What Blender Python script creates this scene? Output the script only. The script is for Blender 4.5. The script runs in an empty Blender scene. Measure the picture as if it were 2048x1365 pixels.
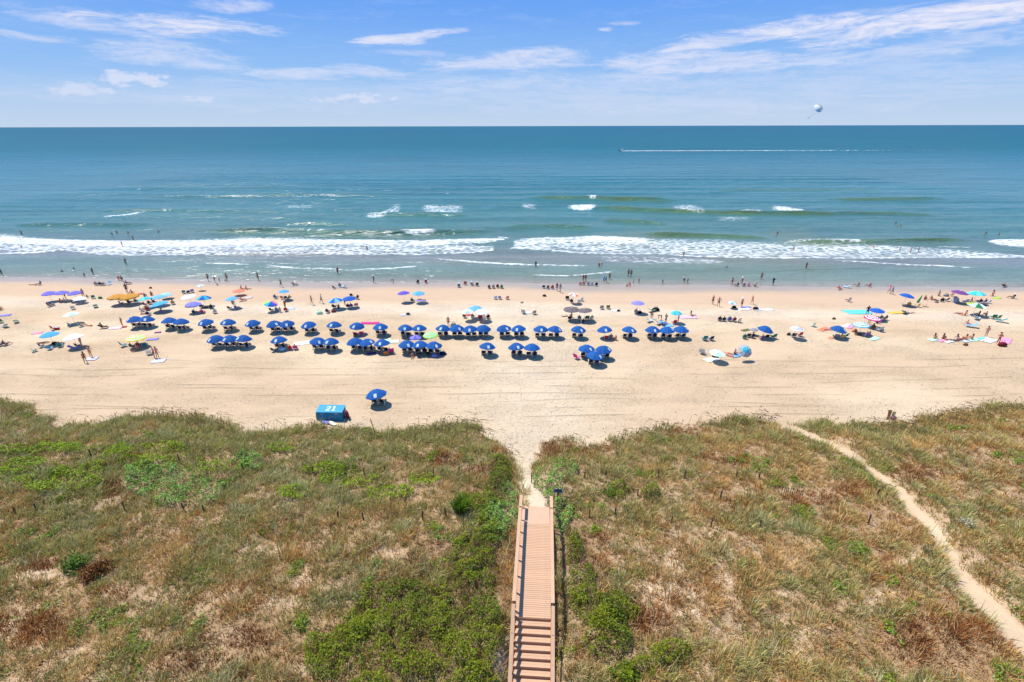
import bpy, math, random
import numpy as np
from mathutils import Vector, Matrix
random.seed(7)
RNG = np.random.default_rng(11)
R = math.radians
scn = bpy.context.scene
COL = scn.collection

# ---------------------------------------------------------------- camera
F = 1000.0                      # focal length in pixels of a 2048 wide frame
H = 29.4                        # eye height above the dry beach
SEA = -0.9                      # sea level
PITCH = math.atan(430.0 / F)
ROLL = R(0.14)
fw = np.array([0.0, math.cos(PITCH), -math.sin(PITCH)])
r0 = np.array([1.0, 0.0, 0.0]); u0 = np.array([0.0, math.sin(PITCH), math.cos(PITCH)])
rt = r0 * math.cos(ROLL) - u0 * math.sin(ROLL)
up = u0 * math.cos(ROLL) + r0 * math.sin(ROLL)
EYE = np.array([0.0, 0.0, H])
cam = bpy.data.cameras.new('camera'); cam.sensor_width = 36.0
cam.lens = F / 2048 * 36; cam.clip_start = 0.5; cam.clip_end = 200000
co = bpy.data.objects.new('camera', cam); COL.objects.link(co)
co.matrix_world = Matrix(((rt[0], up[0], -fw[0], 0), (rt[1], up[1], -fw[1], 0), (rt[2], up[2], -fw[2], H), (0, 0, 0, 1)))
scn.camera = co

# ---------------------------------------------------------------- sun and sky
SUN_EL = R(64); SUN_AZ = R(-56)           # azimuth from straight ahead (+Y), negative is to the left
sdir = Vector((math.sin(SUN_AZ) * math.cos(SUN_EL), math.cos(SUN_AZ) * math.cos(SUN_EL), math.sin(SUN_EL)))
sl = bpy.data.lights.new('sun', 'SUN'); sl.energy = 4.4; sl.angle = R(0.53); sl.color = (1.0, 0.95, 0.87)
so = bpy.data.objects.new('sun', sl); COL.objects.link(so)
so.rotation_euler = (-sdir).to_track_quat('-Z', 'Y').to_euler(); so.location = (0, 0, 80)
world = bpy.data.worlds.new('World'); scn.world = world; world.use_nodes = True
scn.view_settings.view_transform = 'Standard'; scn.view_settings.look = 'None'
scn.view_settings.exposure = 0.46; scn.view_settings.gamma = 1.0
try: scn.view_settings.use_curve_mapping = False
except Exception: pass
scn.cycles.max_bounces = 5; scn.cycles.diffuse_bounces = 2; scn.cycles.glossy_bounces = 2
scn.cycles.transparent_max_bounces = 6

class NT:
    """small helper for writing node graphs"""
    def __init__(s, tree): s.t = tree; s.n = tree.nodes; s.l = tree.links
    def new(s, kind, **kw):
        n = s.n.new(kind)
        for k, v in kw.items():
            setattr(n, k, v)
        return n
    def put(s, sock, v):
        if isinstance(v, bpy.types.NodeSocket): s.l.new(v, sock)
        elif v is not None: sock.default_value = v
    def math(s, op, a, b=None, c=None, clamp=False):
        n = s.new('ShaderNodeMath', operation=op, use_clamp=clamp)
        s.put(n.inputs[0], a)
        if b is not None: s.put(n.inputs[1], b)
        if c is not None: s.put(n.inputs[2], c)
        return n.outputs[0]
    def mix(s, f, a, b, blend='MIX'):
        n = s.new('ShaderNodeMix', data_type='RGBA', blend_type=blend)
        s.put(n.inputs[0], f)
        for i, v in ((6, a), (7, b)):
            if isinstance(v, tuple) and len(v) == 3: v = (*v, 1)
            s.put(n.inputs[i], v)
        return n.outputs[2]
    def noise(s, vec, scale, detail=4, rough=0.55, dist=0.0):
        n = s.new('ShaderNodeTexNoise'); s.put(n.inputs['Vector'], vec)
        n.inputs['Scale'].default_value = scale; n.inputs['Detail'].default_value = detail
        n.inputs['Roughness'].default_value = rough; n.inputs['Distortion'].default_value = dist
        return n.outputs[0]
    def ramp(s, fac, lo, hi):
        n = s.new('ShaderNodeMapRange', interpolation_type='SMOOTHSTEP')
        s.put(n.inputs[0], fac); n.inputs[1].default_value = lo; n.inputs[2].default_value = hi
        return n.outputs[0]
    def mapping(s, vec, scale=(1, 1, 1), rot=(0, 0, 0), loc=(0, 0, 0)):
        n = s.new('ShaderNodeMapping'); s.put(n.inputs[0], vec)
        n.inputs['Scale'].default_value = scale; n.inputs['Rotation'].default_value = rot; n.inputs['Location'].default_value = loc
        return n.outputs[0]
    def colramp(s, fac, stops):
        n = s.new('ShaderNodeValToRGB'); s.put(n.inputs[0], fac)
        e = n.color_ramp.elements
        while len(e) < len(stops): e.new(0.5)
        for el, (p, c) in zip(e, stops): el.position = p; el.color = (*c, 1)
        return n.outputs[0]

def build_world():
    w = NT(world.node_tree); w.n.clear()
    out = w.new('ShaderNodeOutputWorld'); bg = w.new('ShaderNodeBackground')
    w.l.new(bg.outputs[0], out.inputs[0]); bg.inputs['Strength'].default_value = 0.14
    sky = w.new('ShaderNodeTexSky', sky_type='NISHITA')
    sky.sun_disc = False; sky.sun_elevation = SUN_EL; sky.sun_rotation = SUN_AZ
    sky.altitude = 30; sky.air_density = 1.0; sky.dust_density = 0.25; sky.ozone_density = 3.0
    geo = w.new('ShaderNodeTexCoord')
    sep = w.new('ShaderNodeSeparateXYZ'); w.l.new(geo.outputs['Generated'], sep.inputs[0])
    az = w.math('ARCTAN2', sep.outputs[0], sep.outputs[1])
    el = w.math('ARCSINE', sep.outputs[2])
    hsv = w.new('ShaderNodeHueSaturation'); hsv.inputs['Saturation'].default_value = 1.25; hsv.inputs['Value'].default_value = 1.0
    w.l.new(sky.outputs[0], hsv.inputs['Color'])
    # a humid summer sky: pale lavender at the horizon, deepening quickly to blue, then the physical sky overhead
    low = w.mix(w.ramp(el, -0.01, 0.10), SKY_HOR, SKY_LOW)
    low = w.mix(w.ramp(el, 0.05, 0.23), low, SKY_HIGH)
    col = w.mix(w.ramp(el, 0.25, 0.95), low, hsv.outputs[0])
    # ---- clouds: streaked cirrus in azimuth/elevation, and a few low heaps
    comb = w.new('ShaderNodeCombineXYZ'); w.l.new(az, comb.inputs[0]); w.l.new(el, comb.inputs[1])
    v = comb.outputs[0]
    warp = w.new('ShaderNodeTexNoise'); w.l.new(w.mapping(v, (3, 14, 1)), warp.inputs[0]); warp.inputs['Scale'].default_value = 2.0; warp.inputs['Detail'].default_value = 3
    wv = w.new('ShaderNodeVectorMath', operation='MULTIPLY_ADD')
    w.l.new(warp.outputs['Color'], wv.inputs[0]); wv.inputs[1].default_value = (0.10, 0.022, 0); 
    sub = w.new('ShaderNodeVectorMath', operation='SUBTRACT'); w.l.new(v, sub.inputs[0]); sub.inputs[1].default_value = (0.05, 0.011, 0)
    w.l.new(sub.outputs[0], wv.inputs[2]); vw = wv.outputs[0]
    sepw = w.new('ShaderNodeSeparateXYZ'); w.l.new(vw, sepw.inputs[0])
    fa = w.noise(w.mapping(vw, (9, 70, 1), (0, 0, -0.05)), 1.0, 9, 0.66, 0.6); fb = w.noise(w.mapping(vw, (45, 210, 1), (0, 0, 0.10)), 1.0, 6, 0.65, 0.8)
    fine = w.math('ADD', w.math('MULTIPLY', fa, 0.68), w.math('MULTIPLY', fb, 0.32))
    puff = w.noise(w.mapping(v, (26, 60, 1)), 1.6, 6, 0.6)
    total = None
    for (px, py, hw, hh, tilt, dens, kind) in CLOUDS:
        d = fw + rt * (px - 1024) / F - up * (py - 682.5) / F
        d = d / np.linalg.norm(d); a0 = math.atan2(d[0], d[1]); e0 = math.asin(d[2])
        ax = 1.25 * hw / F * math.cos(a0) ** 2 / math.cos(PITCH) * 0.93; ey = 1.25 * hh / F * 0.85 * math.cos(a0)
        sx, sy = (sepw.outputs[0], sepw.outputs[1]) if kind == 0 else (az, el)
        dx = w.math('SUBTRACT', sx, a0)
        dy = w.math('SUBTRACT', w.math('SUBTRACT', sy, e0), w.math('MULTIPLY', dx, tilt))
        q = w.math('ADD', w.math('POWER', w.math('ABSOLUTE', w.math('DIVIDE', dx, ax)), 2.0), w.math('POWER', w.math('ABSOLUTE', w.math('DIVIDE', dy, ey)), 2.0))
        m = w.math('SUBTRACT', 1.0, q, clamp=True)
        n = fine if kind == 0 else puff
        thr = w.math('ADD', w.math('MULTIPLY', m, 0.85), w.math('MULTIPLY', w.math('SUBTRACT', n, 0.5), 3.1 if kind == 0 else 2.2))
        m2 = w.math('MULTIPLY', w.math('MULTIPLY', w.ramp(thr, 0.15 if kind == 0 else 0.36, 1.15 if kind == 0 else 0.85), w.ramp(m, 0.0, 0.5)), dens)
        total = m2 if total is None else w.math('MAXIMUM', total, m2)
    # thin veil everywhere, also outside the frame
    veil = w.math('MULTIPLY', w.ramp(fine, 0.48, 0.74), 0.14)
    veil = w.math('MULTIPLY', veil, w.math('MULTIPLY', w.ramp(el, 0.01, 0.06), w.math('SUBTRACT', 1.0, w.ramp(el, 0.18, 0.6))))
    total = w.math('MAXIMUM', total, veil)
    col = w.mix(total, col, CLOUD_COL)
    below = w.ramp(el, -0.02, 0.0)
    col = w.mix(below, (1.5, 2.3, 3.1), col)
    w.l.new(col, bg.inputs['Color'])
SKY_HOR = (2.85, 3.50, 4.40); SKY_LOW = (1.62, 2.85, 4.75); SKY_HIGH = (0.66, 1.85, 4.75); CLOUD_COL = (4.35, 4.35, 5.0)
# px, py, half width, half height, tilt, density, kind (0 streak, 1 heap)
CLOUDS = [
    (350, 50, 200, 24, 0.0, 0.95, 0), (180, 46, 130, 14, -0.16, 0.55, 0), (460, 10, 75, 12, 0.06, 0.6, 0),
    (90, 72, 80, 9, -0.06, 0.5, 0), (8, 50, 26, 8, 0.0, 0.6, 0), (330, 108, 160, 22, -0.02, 0.55, 0), (400, 126, 90, 10, 0.0, 0.5, 0),
    (790, 78, 70, 12, 0.10, 0.85, 0), (870, 66, 60, 9, 0.06, 0.85, 0), (830, 105, 60, 7, 0.0, 0.35, 0),
    (580, 146, 140, 14, 0.0, 0.55, 0), (740, 142, 90, 14, -0.03, 0.5, 0), (980, 125, 150, 22, 0.0, 0.65, 0),
    (1090, 116, 110, 18, 0.0, 0.7, 0), (1050, 165, 200, 16, 0.0, 0.45, 0), (880, 175, 150, 14, 0.0, 0.4, 0),
    (1217, 59, 18, 6, 0.0, 0.8, 0), (1255, 45, 28, 5, 0.0, 0.5, 0),
    (1420, 84, 100, 14, 0.10, 0.8, 0), (1600, 56, 200, 22, 0.03, 1.0, 0), (1850, 44, 260, 26, 0.11, 1.0, 0), (2010, 26, 120, 24, 0.18, 0.95, 0),
    (1310, 122, 150, 20, 0.0, 0.7, 0), (1450, 128, 260, 22, 0.0, 0.65, 0), (1290, 152, 110, 16, 0.0, 0.5, 0), (1640, 124, 220, 16, 0.05, 0.55, 0), (1850, 98, 220, 20, 0.11, 0.5, 0),
    (1740, 24, 120, 8, 0.03, 0.3, 0), (1300, 178, 190, 10, 0.04, 0.35, 0), (1560, 156, 150, 9, 0.04, 0.3, 0), (1930, 160, 160, 14, 0.0, 0.3, 0),
    (1120, 180, 420, 46, 0.0, 0.30, 0), (1720, 165, 380, 52, 0.05, 0.30, 0), (640, 190, 420, 36, 0.0, 0.22, 0), (1350, 205, 500, 30, 0.0, 0.28, 0),
    (270, 158, 85, 18, 0.0, 0.62, 1), (160, 180, 75, 18, 0.06, 0.5, 1), (395, 197, 40, 10, 0.0, 0.45, 1), (730, 195, 60, 12, 0.0, 0.55, 1), (650, 199, 30, 9, 0.0, 0.45, 1),
    (470, 158, 90, 12, 0.0, 0.3, 0), (260, 190, 230, 20, 0.0, 0.25, 0),
]
build_world()
# ---------------------------------------------------------------- geometry helpers
def ray(px, py):
    d = fw + rt * (px - 1024.0) / F - up * (py - 682.5) / F
    return d / np.linalg.norm(d)
def plane(px, py, z):
    d = ray(px, py); t = (z - H) / d[2]
    return EYE + d * t
def project(X, Y, Z):
    vx, vy, vz = X, Y, Z - H
    zc = vx * fw[0] + vy * fw[1] + vz * fw[2]
    zc = np.where(zc < 0.1, 0.1, zc)
    px = 1024 + F * (vx * rt[0] + vy * rt[1] + vz * rt[2]) / zc
    py = 682.5 - F * (vx * up[0] + vy * up[1] + vz * up[2]) / zc
    return px, py
def sm(t):
    t = np.clip(t, 0, 1); return t * t * (3 - 2 * t)
_perm = np.random.default_rng(5).random((256, 256))
def vnoise(x, y, scale=1.0, seed=0):
    x = np.asarray(x, float) * scale + seed * 17.3; y = np.asarray(y, float) * scale + seed * 9.1
    xi = np.floor(x).astype(np.int64); yi = np.floor(y).astype(np.int64)
    fx = x - xi; fy = y - yi; fx = fx * fx * (3 - 2 * fx); fy = fy * fy * (3 - 2 * fy)
    a = _perm[xi & 255, yi & 255]; b = _perm[(xi + 1) & 255, yi & 255]
    c = _perm[xi & 255, (yi + 1) & 255]; d = _perm[(xi + 1) & 255, (yi + 1) & 255]
    return (a * (1 - fx) + b * fx) * (1 - fy) + (c * (1 - fx) + d * fx) * fy
def fbm(x, y, scale=1.0, seed=0, oct=4):
    s = 0; a = 0.5; t = 0
    for i in range(oct):
        s = s + a * vnoise(x, y, scale * 2 ** i, seed + i * 3); t += a; a *= 0.5
    return s / t
def np_mesh(name, V, faces, cols=None, attrs=None, smooth=False):
    """faces: list of (M,k) index arrays"""
    me = bpy.data.meshes.new(name)
    me.vertices.add(len(V)); me.vertices.foreach_set('co', np.asarray(V, np.float32).ravel())
    nl = sum(f.size for f in faces); npoly = sum(len(f) for f in faces)
    me.loops.add(nl); me.polygons.add(npoly)
    me.loops.foreach_set('vertex_index', np.concatenate([f.ravel() for f in faces]).astype(np.int32))
    tot = np.concatenate([np.full(len(f), f.shape[1]) for f in faces]).astype(np.int32)
    st = np.concatenate([[0], np.cumsum(tot)[:-1]]).astype(np.int32)
    me.polygons.foreach_set('loop_start', st)
    try: me.polygons.foreach_set('loop_total', tot)
    except Exception: pass
    if smooth: me.polygons.foreach_set('use_smooth', np.ones(npoly, bool))
    if cols is not None:
        a = me.attributes.new('tone', 'FLOAT_COLOR', 'POINT')
        c = np.ones((len(V), 4), np.float32); c[:, :3] = cols; a.data.foreach_set('color', c.ravel())
    for k, v in (attrs or {}).items():
        a = me.attributes.new(k, 'FLOAT', 'POINT'); a.data.foreach_set('value', np.asarray(v, np.float32).ravel())
    me.update(calc_edges=True); me.validate()
    return me
def link(name, data, parent=None, loc=None, rot=None, mats=None):
    o = bpy.data.objects.new(name, data); COL.objects.link(o)
    if parent is not None: o.parent = parent
    if loc is not None: o.location = [float(v) for v in loc]
    if rot is not None: o.rotation_euler = rot
    if mats:
        for i, m in enumerate(mats):
            if i < len(o.material_slots):
                o.material_slots[i].link = 'OBJECT'; o.material_slots[i].material = m
    return o
LABELS = {}
def tag(o, label, cat, group=None):
    label = ' '.join(label.split())
    if label in LABELS: print('DUPLABEL', label)
    LABELS[label] = 1
    o['label'] = label; o['category'] = cat
    if group: o['group'] = group
    return o
def kind(o, k): o['kind'] = k; return o
def thing(name, label, cat, loc=(0, 0, 0), rz=0.0, group=None, scale=1.0, tilt=None):
    o = bpy.data.objects.new(name, None); COL.objects.link(o)
    o.empty_display_size = 0.2
    o.location = [float(v) for v in loc]
    o.rotation_euler = (tilt[0], tilt[1], rz) if tilt else (0, 0, rz)
    o.scale = (scale,) * 3
    return tag(o, label, cat, group)

# ---------------------------------------------------------------- materials
MATS = {}
def mat(name, col, rough=0.7, spec=0.3, var=0.12, scale=6.0, bump=0.0, metal=0.0):
    if name in MATS: return MATS[name]
    m = bpy.data.materials.new(name); m.use_nodes = True; t = NT(m.node_tree)
    b = t.n['Principled BSDF']
    tc = t.new('ShaderNodeTexCoord'); inf = t.new('ShaderNodeObjectInfo')
    n = t.noise(tc.outputs['Object'], scale, 4)
    f = t.math('ADD', t.math('MULTIPLY', t.math('SUBTRACT', n, 0.5), 2 * var), t.math('MULTIPLY', t.math('SUBTRACT', inf.outputs['Random'], 0.5), var))
    hsv = t.new('ShaderNodeHueSaturation'); hsv.inputs['Color'].default_value = (*col, 1)
    t.l.new(t.math('ADD', f, 1.0), hsv.inputs['Value']); t.l.new(hsv.outputs[0], b.inputs['Base Color'])
    b.inputs['Roughness'].default_value = rough; b.inputs['Specular IOR Level'].default_value = spec; b.inputs['Metallic'].default_value = metal
    if bump:
        bp = t.new('ShaderNodeBump'); bp.inputs['Strength'].default_value = bump; bp.inputs['Distance'].default_value = 0.02
        t.l.new(t.noise(tc.outputs['Object'], scale * 3, 5), bp.inputs['Height']); t.l.new(bp.outputs[0], b.inputs['Normal'])
    MATS[name] = m
    return m
PAL = dict(
    navy=(0.012, 0.022, 0.075), blue=(0.010, 0.088, 0.30), royal=(0.016, 0.10, 0.42), sky=(0.08, 0.38, 0.72), pale_blue=(0.35, 0.55, 0.72), light_blue=(0.16, 0.42, 0.75),
    lavender=(0.22, 0.22, 0.62), violet=(0.13, 0.09, 0.48), purple=(0.16, 0.05, 0.22), teal=(0.02, 0.22, 0.24), turquoise=(0.03, 0.42, 0.52), aqua=(0.12, 0.55, 0.62),
    mint=(0.42, 0.74, 0.55), green=(0.02, 0.20, 0.07), olive=(0.13, 0.14, 0.04), lime=(0.36, 0.66, 0.05), yellow=(0.75, 0.55, 0.07), gold=(0.70, 0.42, 0.08),
    orange=(0.72, 0.24, 0.03), coral=(0.75, 0.22, 0.13), red=(0.48, 0.025, 0.025), maroon=(0.16, 0.015, 0.025), pink=(0.75, 0.28, 0.40), magenta=(0.55, 0.04, 0.22),
    white=(0.80, 0.80, 0.79), cream=(0.72, 0.64, 0.48), grey=(0.25, 0.26, 0.28), pale_grey=(0.5, 0.51, 0.53), dark=(0.03, 0.03, 0.035), black=(0.012, 0.012, 0.014),
    brown=(0.14, 0.07, 0.035), tan=(0.45, 0.30, 0.16), taupe=(0.15, 0.125, 0.125), wood=(0.62, 0.50, 0.34), metal=(0.55, 0.56, 0.58), thatch=(0.60, 0.30, 0.06))
def cloth(c): return mat('cloth_' + c, PAL[c], 0.8, 0.2, 0.12, 5.0)
SKIN = {k: mat('skin_' + k, v, 0.55, 0.35, 0.08, 8.0) for k, v in dict(fair=(0.58, 0.32, 0.20), tan=(0.42, 0.19, 0.10), bronze=(0.30, 0.125, 0.06), red=(0.56, 0.24, 0.16), dark=(0.09, 0.04, 0.022)).items()}
HAIR = {k: mat('hair_' + k, v, 0.6, 0.3, 0.2, 12.0) for k, v in dict(dark=(0.018, 0.012, 0.009), brown=(0.07, 0.036, 0.016), blond=(0.38, 0.25, 0.09), grey=(0.35, 0.34, 0.33)).items()}

# ---------------------------------------------------------------- terrain
_sh = [(-400, 551), (0, 556), (150, 557), (330, 560), (600, 565), (900, 566), (1100, 568), (1500, 572), (2048, 576), (2500, 580)]
_shp = np.array([plane(x, y, SEA)[:2] for x, y in _sh])
def shore(X):
    X = np.asarray(X, float)
    return np.interp(X, _shp[:, 0], _shp[:, 1]) + 0.9 * (vnoise(X, 0 * X, 0.07, 3) - 0.5) + 0.5 * (vnoise(X, 0 * X, 0.35, 4) - 0.5)
_ed = [(-700, 770), (-200, 785), (0, 792), (40, 800), (75, 812), (105, 838), (150, 848), (200, 838), (240, 828), (300, 826), (370, 824), (440, 834), (475, 856), (520, 858), (600, 842), (680, 846), (760, 855), (850, 848), (910, 838), (960, 846), (1000, 872), (1020, 895), (1030, 915), (1036, 945), (1064, 945), (1068, 900), (1085, 872), (1120, 868), (1160, 874), (1200, 884), (1240, 862), (1290, 850), (1380, 844), (1470, 828), (1520, 828), (1560, 840), (1600, 848), (1640, 838), (1720, 842), (1780, 842), (1830, 832), (1880, 820), (1960, 806), (2048, 804), (2300, 800), (2800, 795)]
_edp = np.array([plane(x, y, 0.4)[:2] for x, y in _ed])
def dune_edge(X): return np.interp(np.asarray(X, float), _edp[:, 0], _edp[:, 1])
PATH1 = [(1015, 845, 60), (1028, 862, 32), (1038, 880, 17), (1045, 905, 11), (1050, 940, 9.5), (1056, 975, 9.5), (1065, 1003, 15), (1072, 1022, 24)]
PATH2 = [(1585, 838, 22), (1605, 842, 17), (1640, 864, 13), (1690, 895, 12), (1745, 932, 12), (1795, 972, 12), (1835, 1015, 13), (1868, 1050, 13), (1893, 1095, 14), (1920, 1140, 18), (1965, 1190, 26), (2020, 1250, 34), (2070, 1295, 40), (2200, 1400, 50)]
def poly_world(pts, z):
    out = []
    for x, y, w in pts:
        a = plane(x, y, z); b = plane(x + w, y, z); out.append((a[0], a[1], 0.86 * abs(b[0] - a[0])))
    return np.array(out)
P1W = poly_world(PATH1, 1.0); P2W = poly_world(PATH2, 1.5)
def path_field(X, Y, P):
    """signed: distance to the path's edge, negative inside"""
    best = np.full(np.shape(X), 1e9)
    for (x0, y0, w0), (x1, y1, w1) in zip(P[:-1], P[1:]):
        dx, dy = x1 - x0, y1 - y0; L = dx * dx + dy * dy
        t = np.clip(((X - x0) * dx + (Y - y0) * dy) / L, 0, 1)
        d = np.hypot(X - x0 - t * dx, Y - y0 - t * dy) - (w0 + t * (w1 - w0))
        best = np.minimum(best, d)
    return best
# boardwalk line: deck axis through two plan points
BW_FAR = plane(1071, 1049, 2.2)[:2]; BW_NEAR = plane(1065.8, 1236, 2.2)[:2]
bwd = (BW_FAR - BW_NEAR); BW_LEN = float(np.hypot(*bwd)); bwd = bwd / BW_LEN; bwn = np.array([bwd[1], -bwd[0]])
DECK = 2.2
def bw_uv(X, Y):
    return (X - BW_NEAR[0]) * bwd[0] + (Y - BW_NEAR[1]) * bwd[1], (X - BW_NEAR[0]) * bwn[0] + (Y - BW_NEAR[1]) * bwn[1]
def height(X, Y):
    X = np.asarray(X, float); Y = np.asarray(Y, float)
    d = shore(X) - Y
    t = np.clip(d / 28.0, 0, 1)
    z = np.where(d > 0, SEA + 0.9 * t * (2 - t), SEA + np.maximum(d, -60) * 0.035)
    z = z + np.where(d > 4, 0.10 * (fbm(X, Y, 0.12, 1, 3) - 0.5) + 0.05 * (vnoise(X, Y, 0.5, 7) - 0.5), 0)
    b = dune_edge(X) - Y
    b = b + 2.0 * (fbm(X, Y, 0.3, 8, 2) - 0.5)
    rise = sm(b / 7.0)
    dz = rise * (1.35 + 1.1 * (fbm(X, Y, 0.10, 2, 3) - 0.5) + 0.45 * (vnoise(X, Y, 0.55, 6) - 0.5))
    p1 = path_field(X, Y, P1W); p2 = path_field(X, Y, P2W)
    ramp1 = 1.75 * sm((42.0 - Y) / 11.0)
    k1 = 1 - sm(p1 / 1.6)
    dz = dz * (1 - k1) + ramp1 * k1 * (Y < 46)
    k2 = 1 - sm(p2 / 1.2)
    dz = dz * (1 - 0.28 * k2)
    u, v = bw_uv(X, Y)
    under = sm((u + 7.5) / 1.5) * (1 - sm((u - BW_LEN + 0.4) / 0.8)) * (1 - sm((np.abs(v) - 1.1) / 0.9))
    dz = dz * (1 - under) + (0.80 + 0.60 * np.minimum(u + 0.6, 0)) * under
    dz = dz - 1.3 * sm((19.0 - Y) / 4.0) * (1 - sm((np.abs(v) - 2.0) / 3.0))
    return z + dz
def hit(px, py, zoff=0.0):
    """where the view ray through a pixel of the photograph meets the ground"""
    d = ray(px, py); t0, t1 = 15.0, 400.0
    t = np.linspace(t0, t1, 4000); P = EYE[None] + d[None] * t[:, None]
    g = P[:, 2] - height(P[:, 0], P[:, 1]) - zoff
    i = int(np.argmax(g < 0)); 
    f = g[i - 1] / (g[i - 1] - g[i]); return P[i - 1] + (P[i] - P[i - 1]) * f

def grid_mesh(name, xs, ys, zfun):
    X, Y = np.meshgrid(xs, ys); Z = zfun(X, Y)
    V = np.stack([X, Y, Z], -1).reshape(-1, 3)
    nx, ny = len(xs), len(ys)
    i = np.arange(nx * ny).reshape(ny, nx)
    f = np.stack([i[:-1, :-1], i[:-1, 1:], i[1:, 1:], i[1:, :-1]], -1).reshape(-1, 4)
    return X, Y, Z, V, f

def build_beach():
    xs = np.concatenate([[-60000, -9000, -1500, -500, -260, -190], np.arange(-150, 150.1, 0.5), [190, 260, 500, 1500, 9000, 60000]])
    ys = np.concatenate([[-3000, -500, -80, -20, 4, 10, 14], np.arange(16, 50, 0.27), np.arange(50, 108, 0.5), [112, 120, 140, 170]])
    X, Y, Z, V, f = grid_mesh('beach', xs, ys, height)
    d = shore(X) - Y; b = dune_edge(X) - Y + 1.5 * (fbm(X, Y, 0.3, 8, 2) - 0.5)
    pxx, pyy = project(X, Y, Z)
    n1 = fbm(X, Y * 2.2, 0.06, 21, 4); n2 = fbm(X, Y, 0.5, 22, 3)
    dry = np.array([0.530, 0.392, 0.252]); pale = np.array([0.595, 0.462, 0.310]); damp = np.array([0.485, 0.345, 0.235]); wet = np.array([0.345, 0.275, 0.208])
    c = dry + (pale - dry) * sm((n1 - 0.35) / 0.4)[..., None]
    # pale trodden sand spreads from the dune path to the middle of the beach
    cen = np.exp(-((X - 2.5) / (7 + 0.12 * (Y - 40))) ** 2) * (Y > 30)
    c = c + (np.array([0.60, 0.50, 0.36]) - c) * (0.65 * cen * (0.5 + n2))[..., None]
    rid = np.exp(-((d - 19 - 3 * (n1 - .5)) / 3.2) ** 2)
    c = c + (np.array([0.61, 0.50, 0.375]) - c) * (0.8 * rid)[..., None]
    wdm = sm((16.5 - d + 5 * (n1 - .5)) / 4.0); c = c + (damp - c) * (wdm * 0.85)[..., None]
    ww = sm((8.2 - d + 6.0 * (n1 - 0.5)) / 6.5); c = c + (wet - c) * ww[..., None]
    # dune soil: sand with dead litter
    soil = sm(b / 3.0)
    lit = sm((fbm(X, Y, 0.35, 31, 4) - 0.40) / 0.22)
    bare = np.zeros_like(X)
    for (ex, ey, rx, ry) in BARE:
        bare = np.maximum(bare, sm(1.6 - ((pxx - ex) / rx) ** 2 - ((pyy - ey) / ry) ** 2))
    lit = np.clip(lit * 0.35 + 0.65 - 0.60 * bare, 0, 1)
    p = np.minimum(path_field(X, Y, P1W), path_field(X, Y, P2W))
    lit = lit * soil * sm((p - 0.0) / 0.5)
    dirt = np.array([0.24, 0.140, 0.070])[None, None] + (np.array([0.38, 0.255, 0.14]) - np.array([0.26, 0.155, 0.085])) * n2[..., None]
    c = c * (1 - 0.92 * lit[..., None]) + dirt * 0.92 * lit[..., None]
    trod = sm((d - 10) / 8) * (1 - soil)
    me = np_mesh('beach', V, [f], c.reshape(-1, 3), dict(wet=ww.ravel(), trod=trod.ravel(), footfall=np.clip(cen + 0.25, 0, 1).ravel()), smooth=True)
    m = bpy.data.materials.new('sand'); m.use_nodes = True; t = NT(m.node_tree); bs = t.n['Principled BSDF']
    at = t.new('ShaderNodeAttribute', attribute_name='tone'); aw = t.new('ShaderNodeAttribute', attribute_name='wet'); atr = t.new('ShaderNodeAttribute', attribute_name='trod'); af = t.new('ShaderNodeAttribute', attribute_name='footfall')
    geo = t.new('ShaderNodeNewGeometry'); pos = geo.outputs['Position']
    fine = t.noise(pos, 3.0, 5, 0.6); mid = t.noise(t.mapping(pos, (0.25, 0.8, 0.5)), 1.0, 4)
    hsv = t.new('ShaderNodeHueSaturation'); t.l.new(at.outputs['Color'], hsv.inputs['Color'])
    streak = t.noise(t.mapping(pos, (0.03, 1.6, 0.2), (0, 0, 0.015)), 1.0, 5, 0.6)
    val = t.math('ADD', 0.80, t.math('ADD', t.math('MULTIPLY', fine, 0.16), t.math('ADD', t.math('MULTIPLY', mid, 0.13), t.math('MULTIPLY', streak, 0.14))))
    # footprints: small scuffed hollows, crowded where people walk
    dv = t.new('ShaderNodeVectorMath', operation='ADD'); nz = t.new('ShaderNodeTexNoise'); t.l.new(pos, nz.inputs['Vector']); nz.inputs['Scale'].default_value = 1.7; nz.inputs['Detail'].default_value = 3
    t.l.new(pos, dv.inputs[0]); t.l.new(nz.outputs['Color'], dv.inputs[1])
    vor = t.new('ShaderNodeTexVoronoi'); t.l.new(t.mapping(dv.outputs[0], (1.0, 0.75, 1.0)), vor.inputs['Vector']); vor.inputs['Scale'].default_value = 3.4
    hol = t.math('SUBTRACT', 1.0, t.ramp(vor.outputs['Distance'], 0.05, 0.42))
    rnd = t.new('ShaderNodeSeparateColor'); t.l.new(vor.outputs['Color'], rnd.inputs[0])
    pick = t.ramp(t.noise(t.mapping(pos, (0.10, 0.22, 0.2)), 1.0, 4, 0.65), 0.36, 0.66)
    thr = t.math('SUBTRACT', 1.15, t.math('MULTIPLY', t.math('ADD', pick, t.math('MULTIPLY', af.outputs['Fac'], 0.7)), 0.62))
    gate = t.math('GREATER_THAN', rnd.outputs[0], thr)
    rough = t.noise(t.mapping(pos, (1.6, 2.4, 1.0)), 1.5, 5, 0.7)
    holes = t.math('ADD', t.math('MULTIPLY', hol, t.math('ADD', 0.20, t.math('MULTIPLY', gate, 0.50))), t.math('MULTIPLY', t.math('SUBTRACT', 0.6, rough), t.math('ADD', 0.75, t.math('MULTIPLY', pick, 1.2))))
    holes = t.math('MULTIPLY', holes, atr.outputs['Fac'])
    # tyre tracks running along the beach
    trk = None
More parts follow.
